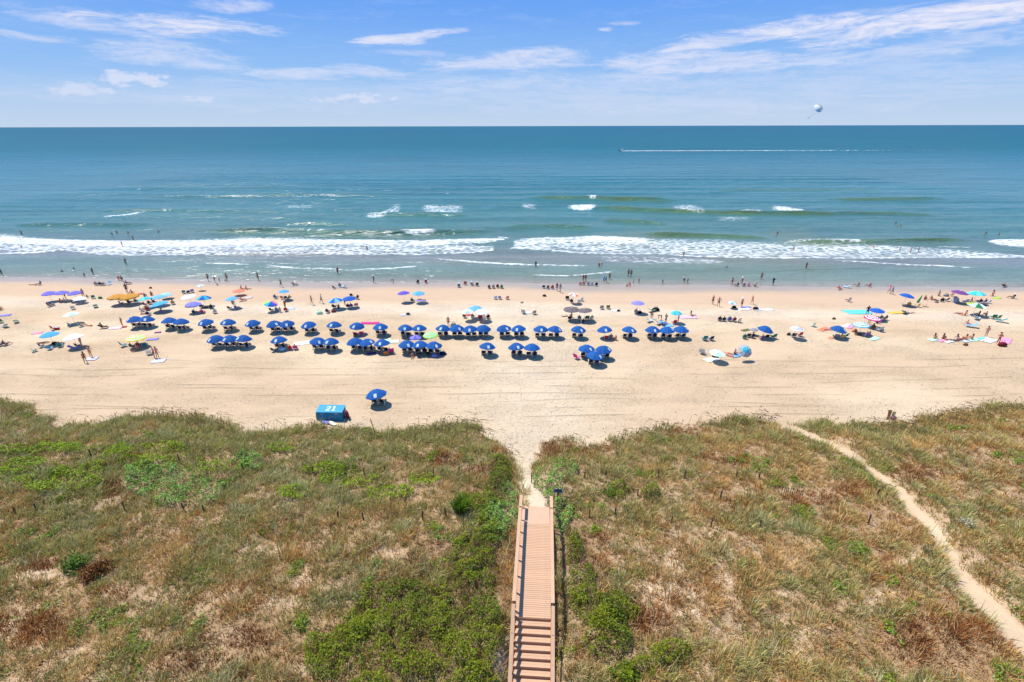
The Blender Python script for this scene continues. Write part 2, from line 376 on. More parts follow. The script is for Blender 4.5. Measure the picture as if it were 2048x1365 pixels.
    for k, (yy, wob) in enumerate(((47.2, 1.2), (48.9, 1.2), (52.2, 0.9), (54.0, 0.9), (57.4, 1.6), (59.2, 1.6), (50.3, 1.5), (55.6, 1.3), (61.8, 2.0))):
        sp = t.new('ShaderNodeSeparateXYZ'); t.l.new(pos, sp.inputs[0])
        wn = t.noise(t.mapping(pos, (0.018, 0.0, 0.0), (0, 0, 0), (k // 2 * 7.7, 0, 0)), 1.0, 2)
        dd = t.math('ABSOLUTE', t.math('SUBTRACT', t.math('ADD', sp.outputs[1], t.math('MULTIPLY', t.math('SUBTRACT', wn, 0.5), 5 * wob)), yy))
        l = t.math('SUBTRACT', 1.0, t.ramp(dd, 0.06, 0.20)); trk = l if trk is None else t.math('MAXIMUM', trk, l)
    trk = t.math('MULTIPLY', trk, t.ramp(t.noise(t.mapping(pos, (0.08, 0.3, 0.1)), 1.0, 3), 0.42, 0.6))
    trk = t.math('MULTIPLY', trk, atr.outputs['Fac'])
    val = t.math('SUBTRACT', val, t.math('ADD', t.math('MULTIPLY', holes, 0.12), t.math('MULTIPLY', trk, 0.10)))
    t.l.new(val, hsv.inputs['Value']); t.l.new(hsv.outputs[0], bs.inputs['Base Color'])
    t.l.new(t.math('SUBTRACT', 0.95, t.math('MULTIPLY', aw.outputs['Fac'], 0.62)), bs.inputs['Roughness'])
    t.l.new(t.math('ADD', 0.06, t.math('MULTIPLY', aw.outputs['Fac'], 0.30)), bs.inputs['Specular IOR Level'])
    hgt = t.math('SUBTRACT', t.math('ADD', t.math('MULTIPLY', fine, 0.35), t.math('MULTIPLY', mid, 0.5)), t.math('ADD', t.math('MULTIPLY', holes, 1.0), t.math('MULTIPLY', trk, 0.9)))
    bp = t.new('ShaderNodeBump'); bp.inputs['Distance'].default_value = 0.17
    t.l.new(t.math('SUBTRACT', 0.85, t.math('MULTIPLY', aw.outputs['Fac'], 0.82)), bp.inputs['Strength'])
    t.l.new(hgt, bp.inputs['Height']); t.l.new(bp.outputs[0], bs.inputs['Normal'])
    me.materials.append(m)
    kind(link('beach', me), 'structure')['label'] = 'pale sandy beach rising to low dunes'
BARE = [(545, 1105, 26, 16), (620, 1165, 60, 14), (790, 1110, 40, 16), (560, 1200, 45, 14), (680, 1130, 24, 10), (60, 1150, 40, 12), (420, 1150, 40, 14), (460, 1195, 30, 12), (1345, 1128, 22, 26), (1320, 1178, 30, 14), (1370, 1185, 40, 12), (1450, 1160, 30, 10), (1560, 1185, 30, 9), (1590, 1130, 22, 10), (1380, 1225, 24, 12), (1735, 1110, 20, 8), (1840, 1120, 24, 14), (1800, 1128, 18, 12), (1755, 1195, 14, 18), (1630, 1260, 30, 8), (1985, 1190, 36, 22), (2000, 1140, 24, 10), (1960, 1120, 30, 10), (1000, 1330, 14, 30), (996, 1215, 10, 20), (610, 1340, 40, 14)]
build_beach()

# ---------------------------------------------------------------- sea
CREST = [  # px polyline, height, half width in metres
    ([(270, 391), (420, 395), (560, 390), (720, 391), (800, 393)], 0.45, 5.0),
    ([(1030, 396), (1130, 397), (1250, 399), (1380, 402)], 0.75, 4.5),
    ([(1120, 417), (1200, 417), (1330, 422), (1420, 425), (1480, 427), (1640, 428), (1740, 426)], 0.75, 3.6),
    ([(1190, 440), (1280, 444), (1345, 450)], 0.5, 3.0), ([(1000, 455), (1080, 452), (1200, 458)], 0.4, 3.0),
    ([(0, 451), (90, 449), (200, 450), (330, 452)], 0.55, 3.2), ([(370, 462), (460, 463), (530, 463), (640, 467), (760, 468), (870, 467), (940, 463), (1020, 460)], 0.85, 2.6),
    ([(1270, 468), (1380, 470), (1500, 476), (1560, 478)], 0.6, 2.4), ([(1536, 482), (1660, 486), (1760, 484), (1900, 481), (1980, 482)], 0.5, 2.3),
    ([(700, 431), (850, 430), (960, 433)], 0.5, 3.4), ([(150, 423), (300, 420), (480, 422), (640, 426)], 0.35, 3.4), ([(1640, 400), (1760, 399), (1900, 398)], 0.5, 4.5),
    ([(1650, 426), (1780, 427), (1900, 432)], 0.4, 3.5), ([(540, 446), (640, 447), (720, 449)], 0.35, 3.0), ([(200, 378), (500, 376), (700, 378)], 0.3, 6), ([(1400, 380), (1800, 378)], 0.35, 6),
]
FOAM = [  # (x, top, bottom) px strips, density
    ([(0, 468, 492), (60, 471, 494), (120, 477, 493), (250, 480, 497), (400, 477, 496), (512, 473, 496), (700, 478, 494), (850, 481, 494), (960, 476, 488), (1010, 476, 482)], 0.98),
    ([(0, 480, 508), (60, 485, 507), (120, 488, 503), (200, 490, 508), (300, 492, 510), (400, 490, 509), (512, 490, 508), (700, 490, 509), (850, 490, 509), (930, 487, 506), (990, 490, 501)], 0.68),
    ([(0, 506, 510), (60, 503, 508), (130, 498, 503), (200, 503, 508), (300, 506, 511), (512, 504, 509), (700, 505, 510), (850, 505, 510), (940, 502, 507), (990, 498, 502)], 0.78),
    ([(1020, 474, 482), (1050, 475, 494), (1100, 473, 490), (1200, 471, 490), (1290, 476, 492), (1330, 480, 490)], 0.96),
    ([(1028, 480, 498), (1100, 478, 504), (1200, 480, 506), (1300, 476, 508), (1400, 480, 516), (1500, 482, 519), (1600, 486, 518), (1700, 486, 519), (1800, 490, 519), (1900, 498, 517), (2048, 508, 517)], 0.70),
    ([(1024, 494, 498), (1150, 502, 507), (1300, 504, 509), (1400, 511, 517), (1536, 514, 520), (1700, 515, 521), (1900, 511, 517), (2048, 512, 518)], 0.82),
    ([(512, 529, 534), (600, 536, 541), (700, 539, 543), (780, 534, 539), (860, 531, 535)], 0.85),
    ([(850, 516, 519), (900, 521, 525), (960, 524, 529), (1024, 527, 533), (1100, 530, 534), (1190, 531, 535)], 0.95),
    ([(1050, 546, 549), (1130, 548, 552), (1190, 544, 548), (1245, 540, 544)], 0.9),
    ([(1650, 521, 524), (1750, 525, 529), (1850, 530, 534), (1970, 535, 540)], 0.95),
    ([(1180, 508, 522), (1300, 512, 530), (1400, 517, 531), (1480, 524, 527)], 0.5),
    ([(395, 526, 529), (470, 526, 531), (512, 529, 533)], 0.8), ([(560, 537, 540), (640, 536, 541), (690, 538, 541)], 0.6),
    ([(722, 432, 440), (760, 424, 437), (800, 406, 424), (812, 405, 418)], 0.66), ([(830, 412, 426), (880, 409, 430), (940, 414, 424)], 0.6),
    ([(195, 434, 440), (230, 429, 435), (262, 426, 431), (300, 419, 423)], 0.85), ([(1035, 405, 414), (1080, 408, 420)], 0.5),
    ([(1128, 412, 418), (1160, 409, 420), (1200, 411, 418)], 1.05), ([(1335, 412, 420), (1380, 408, 426), (1420, 418, 428)], 0.6),
    ([(1474, 418, 422), (1500, 419, 428), (1532, 420, 428)], 1.05), ([(1534, 411, 420), (1570, 413, 423), (1634, 423, 428)], 1.0),
    ([(1975, 482, 486), (2000, 478, 492), (2048, 477, 497)], 0.95), ([(2048, 477, 497), (2300, 478, 500)], 0.9),
    ([(788, 464, 467), (810, 459, 468), (860, 458, 468), (885, 462, 466)], 1.1), ([(690, 462, 468), (722, 462, 468)], 0.9), ([(630, 465, 469), (655, 466, 469)], 0.8),
    ([(765, 466, 473), (790, 468, 472)], 0.6), ([(1162, 392, 396), (1185, 391, 399), (1206, 392, 397)], 1.05), ([(990, 470, 478), (1024, 471, 477)], 0.7),
    ([(1540, 484, 488), (1640, 480, 486), (1720, 484, 490), (1760, 488, 492)], 0.6), ([(1860, 490, 496), (1960, 495, 499)], 0.6), ([(300, 391, 395), (440, 394, 397), (700, 388, 392)], 0.42),
    ([(-300, 549, 552), (0, 552, 556), (200, 555, 559), (330, 558, 562), (470, 557, 561), (600, 560, 565), (800, 562, 566), (930, 560, 564), (1010, 563, 567)], 0.40),
    ([(1010, 566, 568), (1400, 569, 572), (1800, 570, 574), (2048, 571, 576), (2300, 572, 578)], 0.30),
    ([(-500, 466, 505), (0, 468, 508)], 0.85), ([(2048, 508, 517), (2500, 508, 519)], 0.8), ([(560, 412, 420), (640, 410, 418)], 0.42), ([(1420, 432, 440), (1520, 436, 444)], 0.4),
]
def build_sea():
    xs = np.concatenate([-np.geomspace(150000, 230, 16), np.arange(-215, 215.1, 0.9), np.geomspace(230, 150000, 16)])
    a = [88.0]
    while a[-1] < 420: a.append(a[-1] + max(0.34, 0.0022 * (a[-1] - 60)))
    ys = np.concatenate([a, np.geomspace(a[-1] * 1.02, 160000, 60)])
    X, Y = np.meshgrid(xs, ys)
    PX, PY = project(X, Y, np.full_like(X, SEA))
    Z = np.full_like(X, SEA)
    D = Y - shore(X)
    near = sm(D / 6.0) * (1 - sm((Y - 300) / 120.0)) * (np.abs(X) < 216)
    yw = Y + 5 * (fbm(X, Y, 0.02, 41, 2) - 0.5) + 0.01 * X
    Z += near * (0.10 * np.sin(yw * 0.62 + 2.2 * fbm(X, Y, 0.03, 42, 2)) + 0.16 * np.sin(yw * 0.27 + 3 * fbm(X, Y, 0.012, 43, 2)) + 0.18 * (fbm(X * 0.5, Y, 0.5, 44, 3) - 0.5) + 0.14 * (fbm(X * 0.4, Y, 0.16, 45, 3) - 0.5)) * (0.35 + 0.65 * sm(D / 35))
    face = np.zeros_like(X)
    for pts, h, w in CREST:
        p = np.array([plane(x, y, SEA)[:2] for x, y in pts]); p = p[np.argsort(p[:, 0])]
        yc = np.interp(X, p[:, 0], p[:, 1]) + 1.2 * (vnoise(X, 0 * X, 0.11, 46) - 0.5)
        L = p[-1, 0] - p[0, 0]; e = np.clip((X - p[0, 0]) / (0.22 * L), 0, 1) * np.clip((p[-1, 0] - X) / (0.22 * L), 0, 1)
        dy = Y - yc; prof = np.where(dy < 0, np.exp(-(dy / (0.5 * w)) ** 2), np.exp(-(dy / (1.5 * w)) ** 2))
        trough = -0.3 * np.exp(-((dy + 1.5 * w) / (1.0 * w)) ** 2)
        face = np.maximum(face, min(1.0, h / 0.6) * sm(e) * np.exp(-((dy + 0.35 * w) / (0.75 * w)) ** 2))
        Z += 1.35 * h * sm(e) * (prof + trough) * (np.abs(X) < 216)
    foam = np.zeros_like(X)
    wob = 6.0 * (fbm(X, Y, 0.07, 47, 4) - 0.5)
    for pts, dens in FOAM:
        q = np.array(pts, float)
        top = np.interp(PX, q[:, 0], q[:, 1]) ; bot = np.interp(PX, q[:, 0], q[:, 2])
        mid = (top + bot) / 2; hh = (bot - top) / 2; hh = np.where(hh < 3.5, hh * (0.45 + 0.35 * fbm(X, Y, 0.15, 52, 2)), hh)
        k = 1 - np.abs(PY + wob - mid) / np.maximum(hh, 0.5)
        span = q[-1, 0] - q[0, 0]
        ex = np.clip((PX - q[0, 0]) / min(0.22 * span + 4, 45.0), 0, 1) * np.clip((q[-1, 0] - PX) / min(0.22 * span + 4, 45.0), 0, 1)
        ex = np.where((q[0, 0] <= 0) & (PX < 1024) & (PX > q[0, 0]), 1, ex); ex = np.where((q[-1, 0] >= 2048) & (PX > 1024) & (PX < q[-1, 0]), 1, ex)
        ex = np.where((PX < q[0, 0]) | (PX > q[-1, 0]), 0, ex)
        foam = np.maximum(foam, dens * sm((k + 0.35) / 0.95) * sm(ex))
    foam *= (Y < 420)
    Z += 0.10 * np.clip(foam, 0, 1) * (0.5 + fbm(X, Y, 1.1, 48, 2)) * sm(D / 10)
    # water body colour by depth
    st = [(-5, (0.33, 0.27, 0.21)), (1.0, (0.25, 0.235, 0.190)), (5, (0.160, 0.200, 0.160)), (12, (0.128, 0.196, 0.165)), (22, (0.175, 0.190, 0.185)), (34, (0.118, 0.182, 0.166)), (60, (0.062, 0.156, 0.142)), (110, (0.040, 0.146, 0.148)), (200, (0.022, 0.128, 0.148)), (420, (0.012, 0.108, 0.140)), (900, (0.011, 0.098, 0.130)), (3000, (0.009, 0.086, 0.124)), (200000, (0.008, 0.080, 0.120))]
    dd = D + 14 * (fbm(X, Y * 1.6, 0.03, 49, 3) - 0.5) * sm((D - 3) / 20)
    ks = np.array([s[0] for s in st]); cs = np.array([s[1] for s in st])
    C = np.stack([np.interp(dd, ks, cs[:, i]) for i in range(3)], -1)
    # sand churned up in the shallow surf, mostly to the right
    churn = sm((fbm(X, Y, 0.035, 50, 3) - 0.48) / 0.2) * np.exp(-((D - 35) / 30) ** 2) * sm((X + 20) / 80)
    C = C + (np.array([0.15, 0.175, 0.10]) - C) * (0.55 * churn)[..., None]
    fac = (face * (0.15 + 1.5 * fbm(X * 0.5, Y * 2.5, 0.16, 51, 4)))[..., None]
    rightg = sm((X + 60) / 160)[..., None]
    C = C + (np.array([0.045, 0.125, 0.095]) * (1 - rightg) + np.array([0.085, 0.140, 0.050]) * rightg - C) * np.clip(0.85 * fac, 0, 0.9)   # green of the thin wave face
    V = np.stack([X, Y, Z], -1).reshape(-1, 3); nx, ny = len(xs), len(ys); i = np.arange(nx * ny).reshape(ny, nx)
    f = np.stack([i[:-1, :-1], i[:-1, 1:], i[1:, 1:], i[1:, :-1]], -1).reshape(-1, 4)
    me = np_mesh('sea', V, [f], C.reshape(-1, 3), dict(foam=foam.ravel(), rough_far=sm((D.ravel() - 60) / 700)), smooth=True)
    m = bpy.data.materials.new('sea_water'); m.use_nodes = True; t = NT(m.node_tree); bs = t.n['Principled BSDF']
    at = t.new('ShaderNodeAttribute', attribute_name='tone'); af = t.new('ShaderNodeAttribute', attribute_name='foam'); ar = t.new('ShaderNodeAttribute', attribute_name='rough_far')
    pos = t.new('ShaderNodeNewGeometry').outputs['Position']
    lace = t.noise(t.mapping(pos, (0.30, 0.95, 0.5)), 0.9, 10, 0.74, 2.4)
    tear = t.noise(t.mapping(pos, (0.10, 0.32, 0.2)), 1.0, 4, 0.6, 1.0)
    vor = t.new('ShaderNodeTexVoronoi', feature='DISTANCE_TO_EDGE'); t.l.new(t.mapping(pos, (0.5, 0.8, 0.5)), vor.inputs['Vector']); vor.inputs['Scale'].default_value = 0.9
    cell = t.math('SUBTRACT', 1.0, t.ramp(vor.outputs['Distance'], 0.0, 0.32))
    pat = t.math('ADD', t.math('ADD', t.math('MULTIPLY', lace, 0.60), t.math('MULTIPLY', tear, 0.35)), t.math('MULTIPLY', cell, 0.16))
    ff = t.ramp(t.math('ADD', af.outputs['Fac'], t.math('MULTIPLY', t.math('SUBTRACT', pat, 0.56), 3.6)), 0.25, 1.50)
    ff = t.math('MULTIPLY', ff, t.ramp(af.outputs['Fac'], 0.02, 0.50))
    patch = t.noise(t.mapping(pos, (0.006, 0.02, 0.1)), 1.0, 5, 0.6); swl = t.noise(t.mapping(pos, (0.016, 0.11, 0.1), (0, 0, 0.03)), 1.0, 5, 0.62, 0.6); patch2 = t.noise(t.mapping(pos, (0.0012, 0.005, 0.1)), 1.0, 4, 0.6)
    hsv = t.new('ShaderNodeHueSaturation'); t.l.new(at.outputs['Color'], hsv.inputs['Color'])
    rip = t.noise(t.mapping(pos, (0.05, 0.26, 0.3), (0, 0, 0.04)), 1.0, 6, 0.7, 0.8)
    t.l.new(t.math('ADD', t.math('ADD', 0.0, t.math('MULTIPLY', rip, 0.64)), t.math('ADD', t.math('MULTIPLY', swl, 0.66), t.math('ADD', t.math('MULTIPLY', patch, 0.55), t.math('MULTIPLY', patch2, 0.22)))), hsv.inputs['Value'])
    t.l.new(t.mix(ff, hsv.outputs[0], (0.86, 0.87, 0.86)), bs.inputs['Base Color'])
    t.l.new(t.math('ADD', t.math('ADD', 0.16, t.math('MULTIPLY', ar.outputs['Fac'], 0.22)), t.math('MULTIPLY', ff, 0.5)), bs.inputs['Roughness'])
    bs.inputs['IOR'].default_value = 1.33
    t.l.new(t.math('SUBTRACT', 0.36, t.math('MULTIPLY', ar.outputs['Fac'], 0.25)), bs.inputs['Specular IOR Level'])
    w1 = t.noise(t.mapping(pos, (0.35, 1.0, 0.5), (0, 0, 0.06)), 0.9, 5, 0.62, 0.4); w2 = t.noise(t.mapping(pos, (0.05, 0.16, 0.1), (0, 0, -0.05)), 1.0, 4, 0.6)
    w3 = t.noise(t.mapping(pos, (0.13, 0.42, 0.3), (0, 0, 0.08)), 1.0, 5, 0.65, 0.5); w4 = t.noise(t.mapping(pos, (0.010, 0.030, 0.1), (0, 0, 0.05)), 1.0, 6, 0.68, 0.5)
    hg = t.math('ADD', t.math('ADD', t.math('MULTIPLY', w1, 0.30), t.math('ADD', t.math('MULTIPLY', w3, 1.0), t.math('MULTIPLY', w4, 9.0))), t.math('ADD', t.math('MULTIPLY', w2, 2.3), t.math('MULTIPLY', ff, 0.12)))
    bp = t.new('ShaderNodeBump'); bp.inputs['Strength'].default_value = 0.55; bp.inputs['Distance'].default_value = 1.0
    t.l.new(hg, bp.inputs['Height']); t.l.new(bp.outputs[0], bs.inputs['Normal'])
    me.materials.append(m)
    kind(link('sea', me), 'structure')['label'] = 'blue green sea with white surf'
build_sea()
# ---------------------------------------------------------------- dune vegetation
def ell(px, py, lst):
    m = np.zeros(np.shape(px))
    for (ex, ey, rx, ry) in lst: m = np.maximum(m, sm(1.5 - ((px - ex) / rx) ** 2 - ((py - ey) / ry) ** 2))
    return m
VINE_LIME = [(70, 940, 70, 18), (150, 962, 60, 22), (230, 905, 50, 14), (190, 945, 40, 18), (90, 975, 40, 16), (330, 905, 60, 16), (410, 935, 40, 14), (40, 905, 40, 12), (300, 925, 60, 18), (445, 930, 30, 14), (480, 935, 24, 10), (120, 900, 60, 10), (30, 960, 40, 12), (560, 900, 30, 8), (700, 960, 60, 20), (780, 985, 50, 20), (640, 940, 40, 12), (590, 990, 40, 14), (850, 965, 36, 12)]
VINE_GREY = [(330, 965, 75, 36), (400, 985, 50, 26), (290, 950, 40, 22), (360, 1000, 50, 16), (500, 925, 36, 18), (1095, 965, 34, 34), (1120, 940, 40, 18), (1010, 1020, 30, 50), (990, 1060, 24, 30), (1125, 1030, 18, 40)]
VINE_DEEP = [(820, 1240, 110, 60), (760, 1290, 90, 50), (880, 1300, 100, 60), (700, 1340, 80, 40), (930, 1200, 60, 60), (950, 1120, 40, 50), (975, 1080, 26, 40), (960, 1260, 45, 80), (820, 1345, 110, 40), (790, 1190, 70, 24), (920, 1345, 60, 40), (990, 990, 26, 26), (1000, 950, 24, 30), (968, 1150, 30, 40), (940, 1010, 26, 18), (640, 1300, 30, 24), (1220, 1225, 55, 40), (1215, 1290, 50, 36), (1255, 1345, 50, 30), (1340, 1315, 40, 22), (1165, 1180, 26, 60), (1150, 1110, 16, 40), (1235, 985, 24, 14), (1300, 992, 18, 12)]
RUSTY = [(1120, 890, 70, 26), (1090, 900, 40, 20), (1170, 900, 50, 18), (1370, 865, 40, 12), (1000, 905, 30, 10), (960, 945, 40, 14), (880, 920, 40, 16), (1180, 1080, 40, 14), (470, 1290, 80, 40), (380, 1330, 60, 30), (60, 1260, 70, 40), (1290, 1250, 50, 30), (1700, 980, 50, 16), (1180, 1130, 40, 10), (60, 1130, 70, 16), (230, 1190, 40, 14), (880, 1095, 40, 12), (1440, 920, 60, 14), (1830, 950, 60, 16), (1620, 1000, 60, 14), (260, 970, 60, 10), (220, 985, 20, 14), (1880, 1290, 120, 60)]
def scatter(dens, seed, x0=-66, x1=66, y0=15.2, y1=56):
    g = np.random.default_rng(seed); n = int((x1 - x0) * (y1 - y0) * dens)
    X = g.uniform(x0, x1, n); Y = g.uniform(y0, y1, n); Z = height(X, Y); px, py = project(X, Y, Z)
    ok = (px > -260) & (px < 2310) & (py < 1480) & (py > 760)
    return X[ok], Y[ok], Z[ok], px[ok], py[ok], g
def free(X, Y, margin=0.0):
    """0 on the paths, under the boardwalk and out on the open beach"""
    e = dune_edge(X) - Y
    edge = sm((e + 0.8 * (fbm(X, Y, 0.6, 61, 3) - 0.45) * 2.5 + 0.2) / 1.6)
    p1 = sm((path_field(X, Y, P1W) - margin + 0.5 * (vnoise(X, Y, 1.3, 62) - 0.5)) / 0.35)
    p2 = sm((path_field(X, Y, P2W) - margin + 0.5 * (vnoise(X, Y, 1.3, 63) - 0.5)) / 0.45)
    u, v = bw_uv(X, Y)
    b = 1.0 - ((np.abs(v) < 1.28) & (u < BW_LEN + 2.4))
    return edge * p1 * p2 * b
def field_mat(name, rough=0.75, spec=0.15, trans=0.27):
    """leaf surface: part of the sunlight passes through the blade"""
    m = bpy.data.materials.new(name); m.use_nodes = True; t = NT(m.node_tree); bs = t.n['Principled BSDF']
    a = t.new('ShaderNodeAttribute', attribute_name='tone'); pos = t.new('ShaderNodeNewGeometry').outputs['Position']
    hsv = t.new('ShaderNodeHueSaturation'); t.l.new(a.outputs['Color'], hsv.inputs['Color']); hsv.inputs['Saturation'].default_value = 1.07
    t.l.new(t.math('ADD', 0.78, t.math('MULTIPLY', t.noise(pos, 1.5, 3), 0.44)), hsv.inputs['Value'])
    t.l.new(hsv.outputs[0], bs.inputs['Base Color']); bs.inputs['Roughness'].default_value = rough; bs.inputs['Specular IOR Level'].default_value = spec
    tr = t.new('ShaderNodeBsdfTranslucent'); t.l.new(hsv.outputs[0], tr.inputs['Color'])
    mx = t.new('ShaderNodeMixShader'); mx.inputs[0].default_value = trans; t.l.new(bs.outputs[0], mx.inputs[1]); t.l.new(tr.outputs[0], mx.inputs[2])
    t.l.new(mx.outputs[0], t.n['Material Output'].inputs['Surface'])
    return m
GRASS_M = field_mat('grass_blades'); LEAF_M = field_mat('leaf_surface', 0.5, 0.3, 0.16)
def blades(name, X, Y, Z, hgt, nb, spread, width, col, colj, tipc, seed, lean=(0.13, 0.04), bend=0.85):
    """tufts of bent tapering blades, three triangles each; colour per blade"""
    g = np.random.default_rng(seed); n = len(X); N = n * nb
    rep = lambda a: np.repeat(a, nb, 0)
    th = g.uniform(0, 2 * np.pi, N); rad = spread * np.sqrt(g.uniform(0, 1, N)) * rep(hgt) * 1.0
    bx = rep(X) + np.cos(th) * rad * 0.5; by = rep(Y) + np.sin(th) * rad * 0.5; bz = rep(Z) - 0.03
    h = rep(hgt) * g.uniform(0.55, 1.1, N)
    out = g.uniform(0.15, 0.95, N) * bend
    lx = np.cos(th) * out + lean[0] * g.uniform(0.3, 1.5, N); ly = np.sin(th) * out + lean[1] * g.uniform(0.3, 1.5, N)
    ph = g.uniform(0, 2 * np.pi, N); wx = np.cos(ph) * width * 0.5; wy = np.sin(ph) * width * 0.5
    mx, my, mz = bx + lx * h * 0.38, by + ly * h * 0.38, bz + h * 0.62
    droop = g.uniform(0.55, 1.0, N)
    tx, ty, tz = bx + lx * h * 1.05, by + ly * h * 1.05, bz + h * (0.45 + 0.55 * droop)
    V = np.empty((N, 5, 3), np.float32)
    V[:, 0] = np.stack([bx - wx, by - wy, bz], -1); V[:, 1] = np.stack([bx + wx, by + wy, bz], -1)
    V[:, 2] = np.stack([mx - wx * .8, my - wy * .8, mz], -1); V[:, 3] = np.stack([mx + wx * .8, my + wy * .8, mz], -1); V[:, 4] = np.stack([tx, ty, tz], -1)
    i = (np.arange(N) * 5)[:, None]
    T = np.concatenate([i + np.array([[0, 1, 3]]), i + np.array([[0, 3, 2]]), i + np.array([[2, 3, 4]])])
    c = rep(col) * (1 + colj * g.uniform(-1, 1, (N, 1))) 
    dry = (g.uniform(0, 1, N) < 0.22)[:, None]
    c = np.where(dry, np.array(tipc) * g.uniform(0.8, 1.1, (N, 1)), c)
    C = np.repeat(c[:, None, :], 5, 1); C[:, 4] = 0.6 * C[:, 4] + 0.4 * (0.5 * C[:, 4] + 0.5 * np.array(tipc))
    me = np_mesh(name, V.reshape(-1, 3), [T], np.clip(C, 0, 1).reshape(-1, 3))
    me.materials.append(GRASS_M)
    return me
def leaves(name, P, size, col, colj, seed, up_bias=0.7):
    """small folded leaves; P (N,3) centres"""
    g = np.random.default_rng(seed); N = len(P)
    n = g.normal(0, 1, (N, 3)); n[:, 2] = np.abs(n[:, 2]) + up_bias; n /= np.linalg.norm(n, axis=1)[:, None]
    a = np.cross(n, g.normal(0, 1, (N, 3))); a /= np.linalg.norm(a, axis=1)[:, None]; b = np.cross(n, a)
    s = (size * g.uniform(0.6, 1.25, N))[:, None]
    V = np.empty((N, 4, 3)); V[:, 0] = P - a * s; V[:, 1] = P + b * s * 0.5 + n * s * 0.22; V[:, 2] = P + a * s; V[:, 3] = P - b * s * 0.5 + n * s * 0.22
    i = (np.arange(N) * 4)[:, None]
    T = np.concatenate([i + np.array([[0, 1, 2]]), i + np.array([[0, 2, 3]])])
    c = col * (1 + colj * g.uniform(-1, 1, (N, 1))); C = np.repeat(c[:, None, :], 4, 1)
    me = np_mesh(name, V.reshape(-1, 3), [T], np.clip(C, 0, 1).reshape(-1, 3)); me.materials.append(LEAF_M)
    return me
def build_grass():
    X, Y, Z, px, py, g = scatter(19, 101)
    e = dune_edge(X) - Y
    n1 = fbm(X, Y, 0.30, 71, 4); n2 = fbm(X, Y, 0.9, 72, 3); n3 = fbm(X, Y, 0.11, 73, 3)
    bare = ell(px, py, BARE); vine = np.maximum(ell(px, py, VINE_DEEP), np.maximum(ell(px, py, VINE_GREY), ell(px, py, VINE_LIME) * 0.8)); rust = ell(px, py, RUSTY)
    fr = free(X, Y)
    dens = 1.05 * fr * (0.62 + 0.55 * sm((n1 - 0.28) / 0.3)) * (1 - 0.62 * bare) * (1 - 0.92 * vine)
    cl = 0.65 * fbm(X, Y, 0.85, 76, 2) + 0.35 * fbm(X, Y, 2.0, 77, 2)
    dens = dens * (0.62 + 0.62 * sm((cl - 0.36) / 0.22))
    keep = g.uniform(0, 1, len(X)) < dens
    X, Y, Z, px, py, n1, n2, n3, e, rust, bare, cl = [q[keep] for q in (X, Y, Z, px, py, n1, n2, n3, e, rust, bare, cl)]
    u = g.uniform(0, 1, len(X))
    upper = sm((1080 - py) / 160.0); left = sm((1000 - px) / 300.0)
    pg = 0.50 + 0.30 * upper * left + 0.12 * upper + 1.5 * (n1 - 0.5) + 0.6 * (n2 - 0.5) - 0.75 * rust - 0.25 * bare - 0.16 * sm((px - 1150) / 400.0) + 0.35 * sm((2.2 - e) / 2)
    isg = u < pg
    u2 = g.uniform(0, 1, len(X)) + 1.2 * (n3 - 0.5) + 0.8 * (n2 - 0.5)
    G = lambda a: np.array(a)
    gcol = np.where((u2 < 0.5)[:, None], G((0.275, 0.285, 0.105)), G((0.345, 0.335, 0.090)))
    gcol = np.where((u2 > 0.95)[:, None], G((0.44, 0.45, 0.25)), gcol)
    ur = u2 + 0.9 * rust
    dcol = np.where((ur < 0.42)[:, None], G((0.66, 0.46, 0.20)), np.where((ur < 0.74)[:, None], G((0.52, 0.30, 0.115)), G((0.40, 0.155, 0.052))))
    dcol = np.where((ur > 1.1)[:, None], G((0.22, 0.085, 0.042)), dcol)
    clump = 0.5 * fbm(X, Y, 1.5, 75, 2) + 0.5 * cl
    vis = (g.uniform(0.7, 1.3, len(X)) * (0.55 + 0.9 * clump))[:, None]
    hg = (0.26 + 0.40 * g.uniform(0, 1, len(X)) ** 1.8) * (0.42 + 0.95 * sm((cl - 0.32) / 0.4))
    m = isg
    near = 1 + 0.0 * Y
    me = blades('dune_grass', X[m], Y[m], Z[m], hg[m] * 1.25, 18, 1.1, 0.034, gcol[m] * vis[m], 0.25, (0.74, 0.62, 0.33), 102)
    o = kind(link('dune_grass', me), 'stuff'); tag(o, 'grey green dune grass in wind blown tufts over the dunes', 'grass')
    m = ~isg
    me = blades('dry_grass', X[m], Y[m], Z[m], hg[m] * 1.0, 16, 1.3, 0.034, dcol[m] * vis[m], 0.28, (0.68, 0.48, 0.22), 103, bend=0.8)
    o = kind(link('dry_grass', me), 'stuff'); tag(o, 'straw coloured and rusty dry grass between the green tufts', 'grass')
    # dead litter lying flat on the soil
    X, Y, Z, px, py, g = scatter(11, 131)
    k = g.uniform(0, 1, len(X)) < free(X, Y, 0.1) * 0.85
    X, Y, Z = X[k], Y[k], Z[k]
    rc = np.where((g.uniform(0, 1, len(X)) < 0.55)[:, None], G((0.48, 0.33, 0.18)), G((0.24, 0.115, 0.055)))
    me = blades('grass_litter', X, Y, Z, np.full(len(X), 0.30), 5, 2.2, 0.035, rc, 0.35, (0.50, 0.36, 0.2), 132, lean=(0.5, 0.2), bend=1.9)
    o = kind(link('grass_litter', me), 'stuff'); tag(o, 'flattened dead stems lying on the sandy dune soil', 'grass')
    # sea oats along the seaward edge: tall stalks with drooping heads
    X, Y, Z, px, py, g = scatter(5.0, 111)
    e = dune_edge(X) - Y
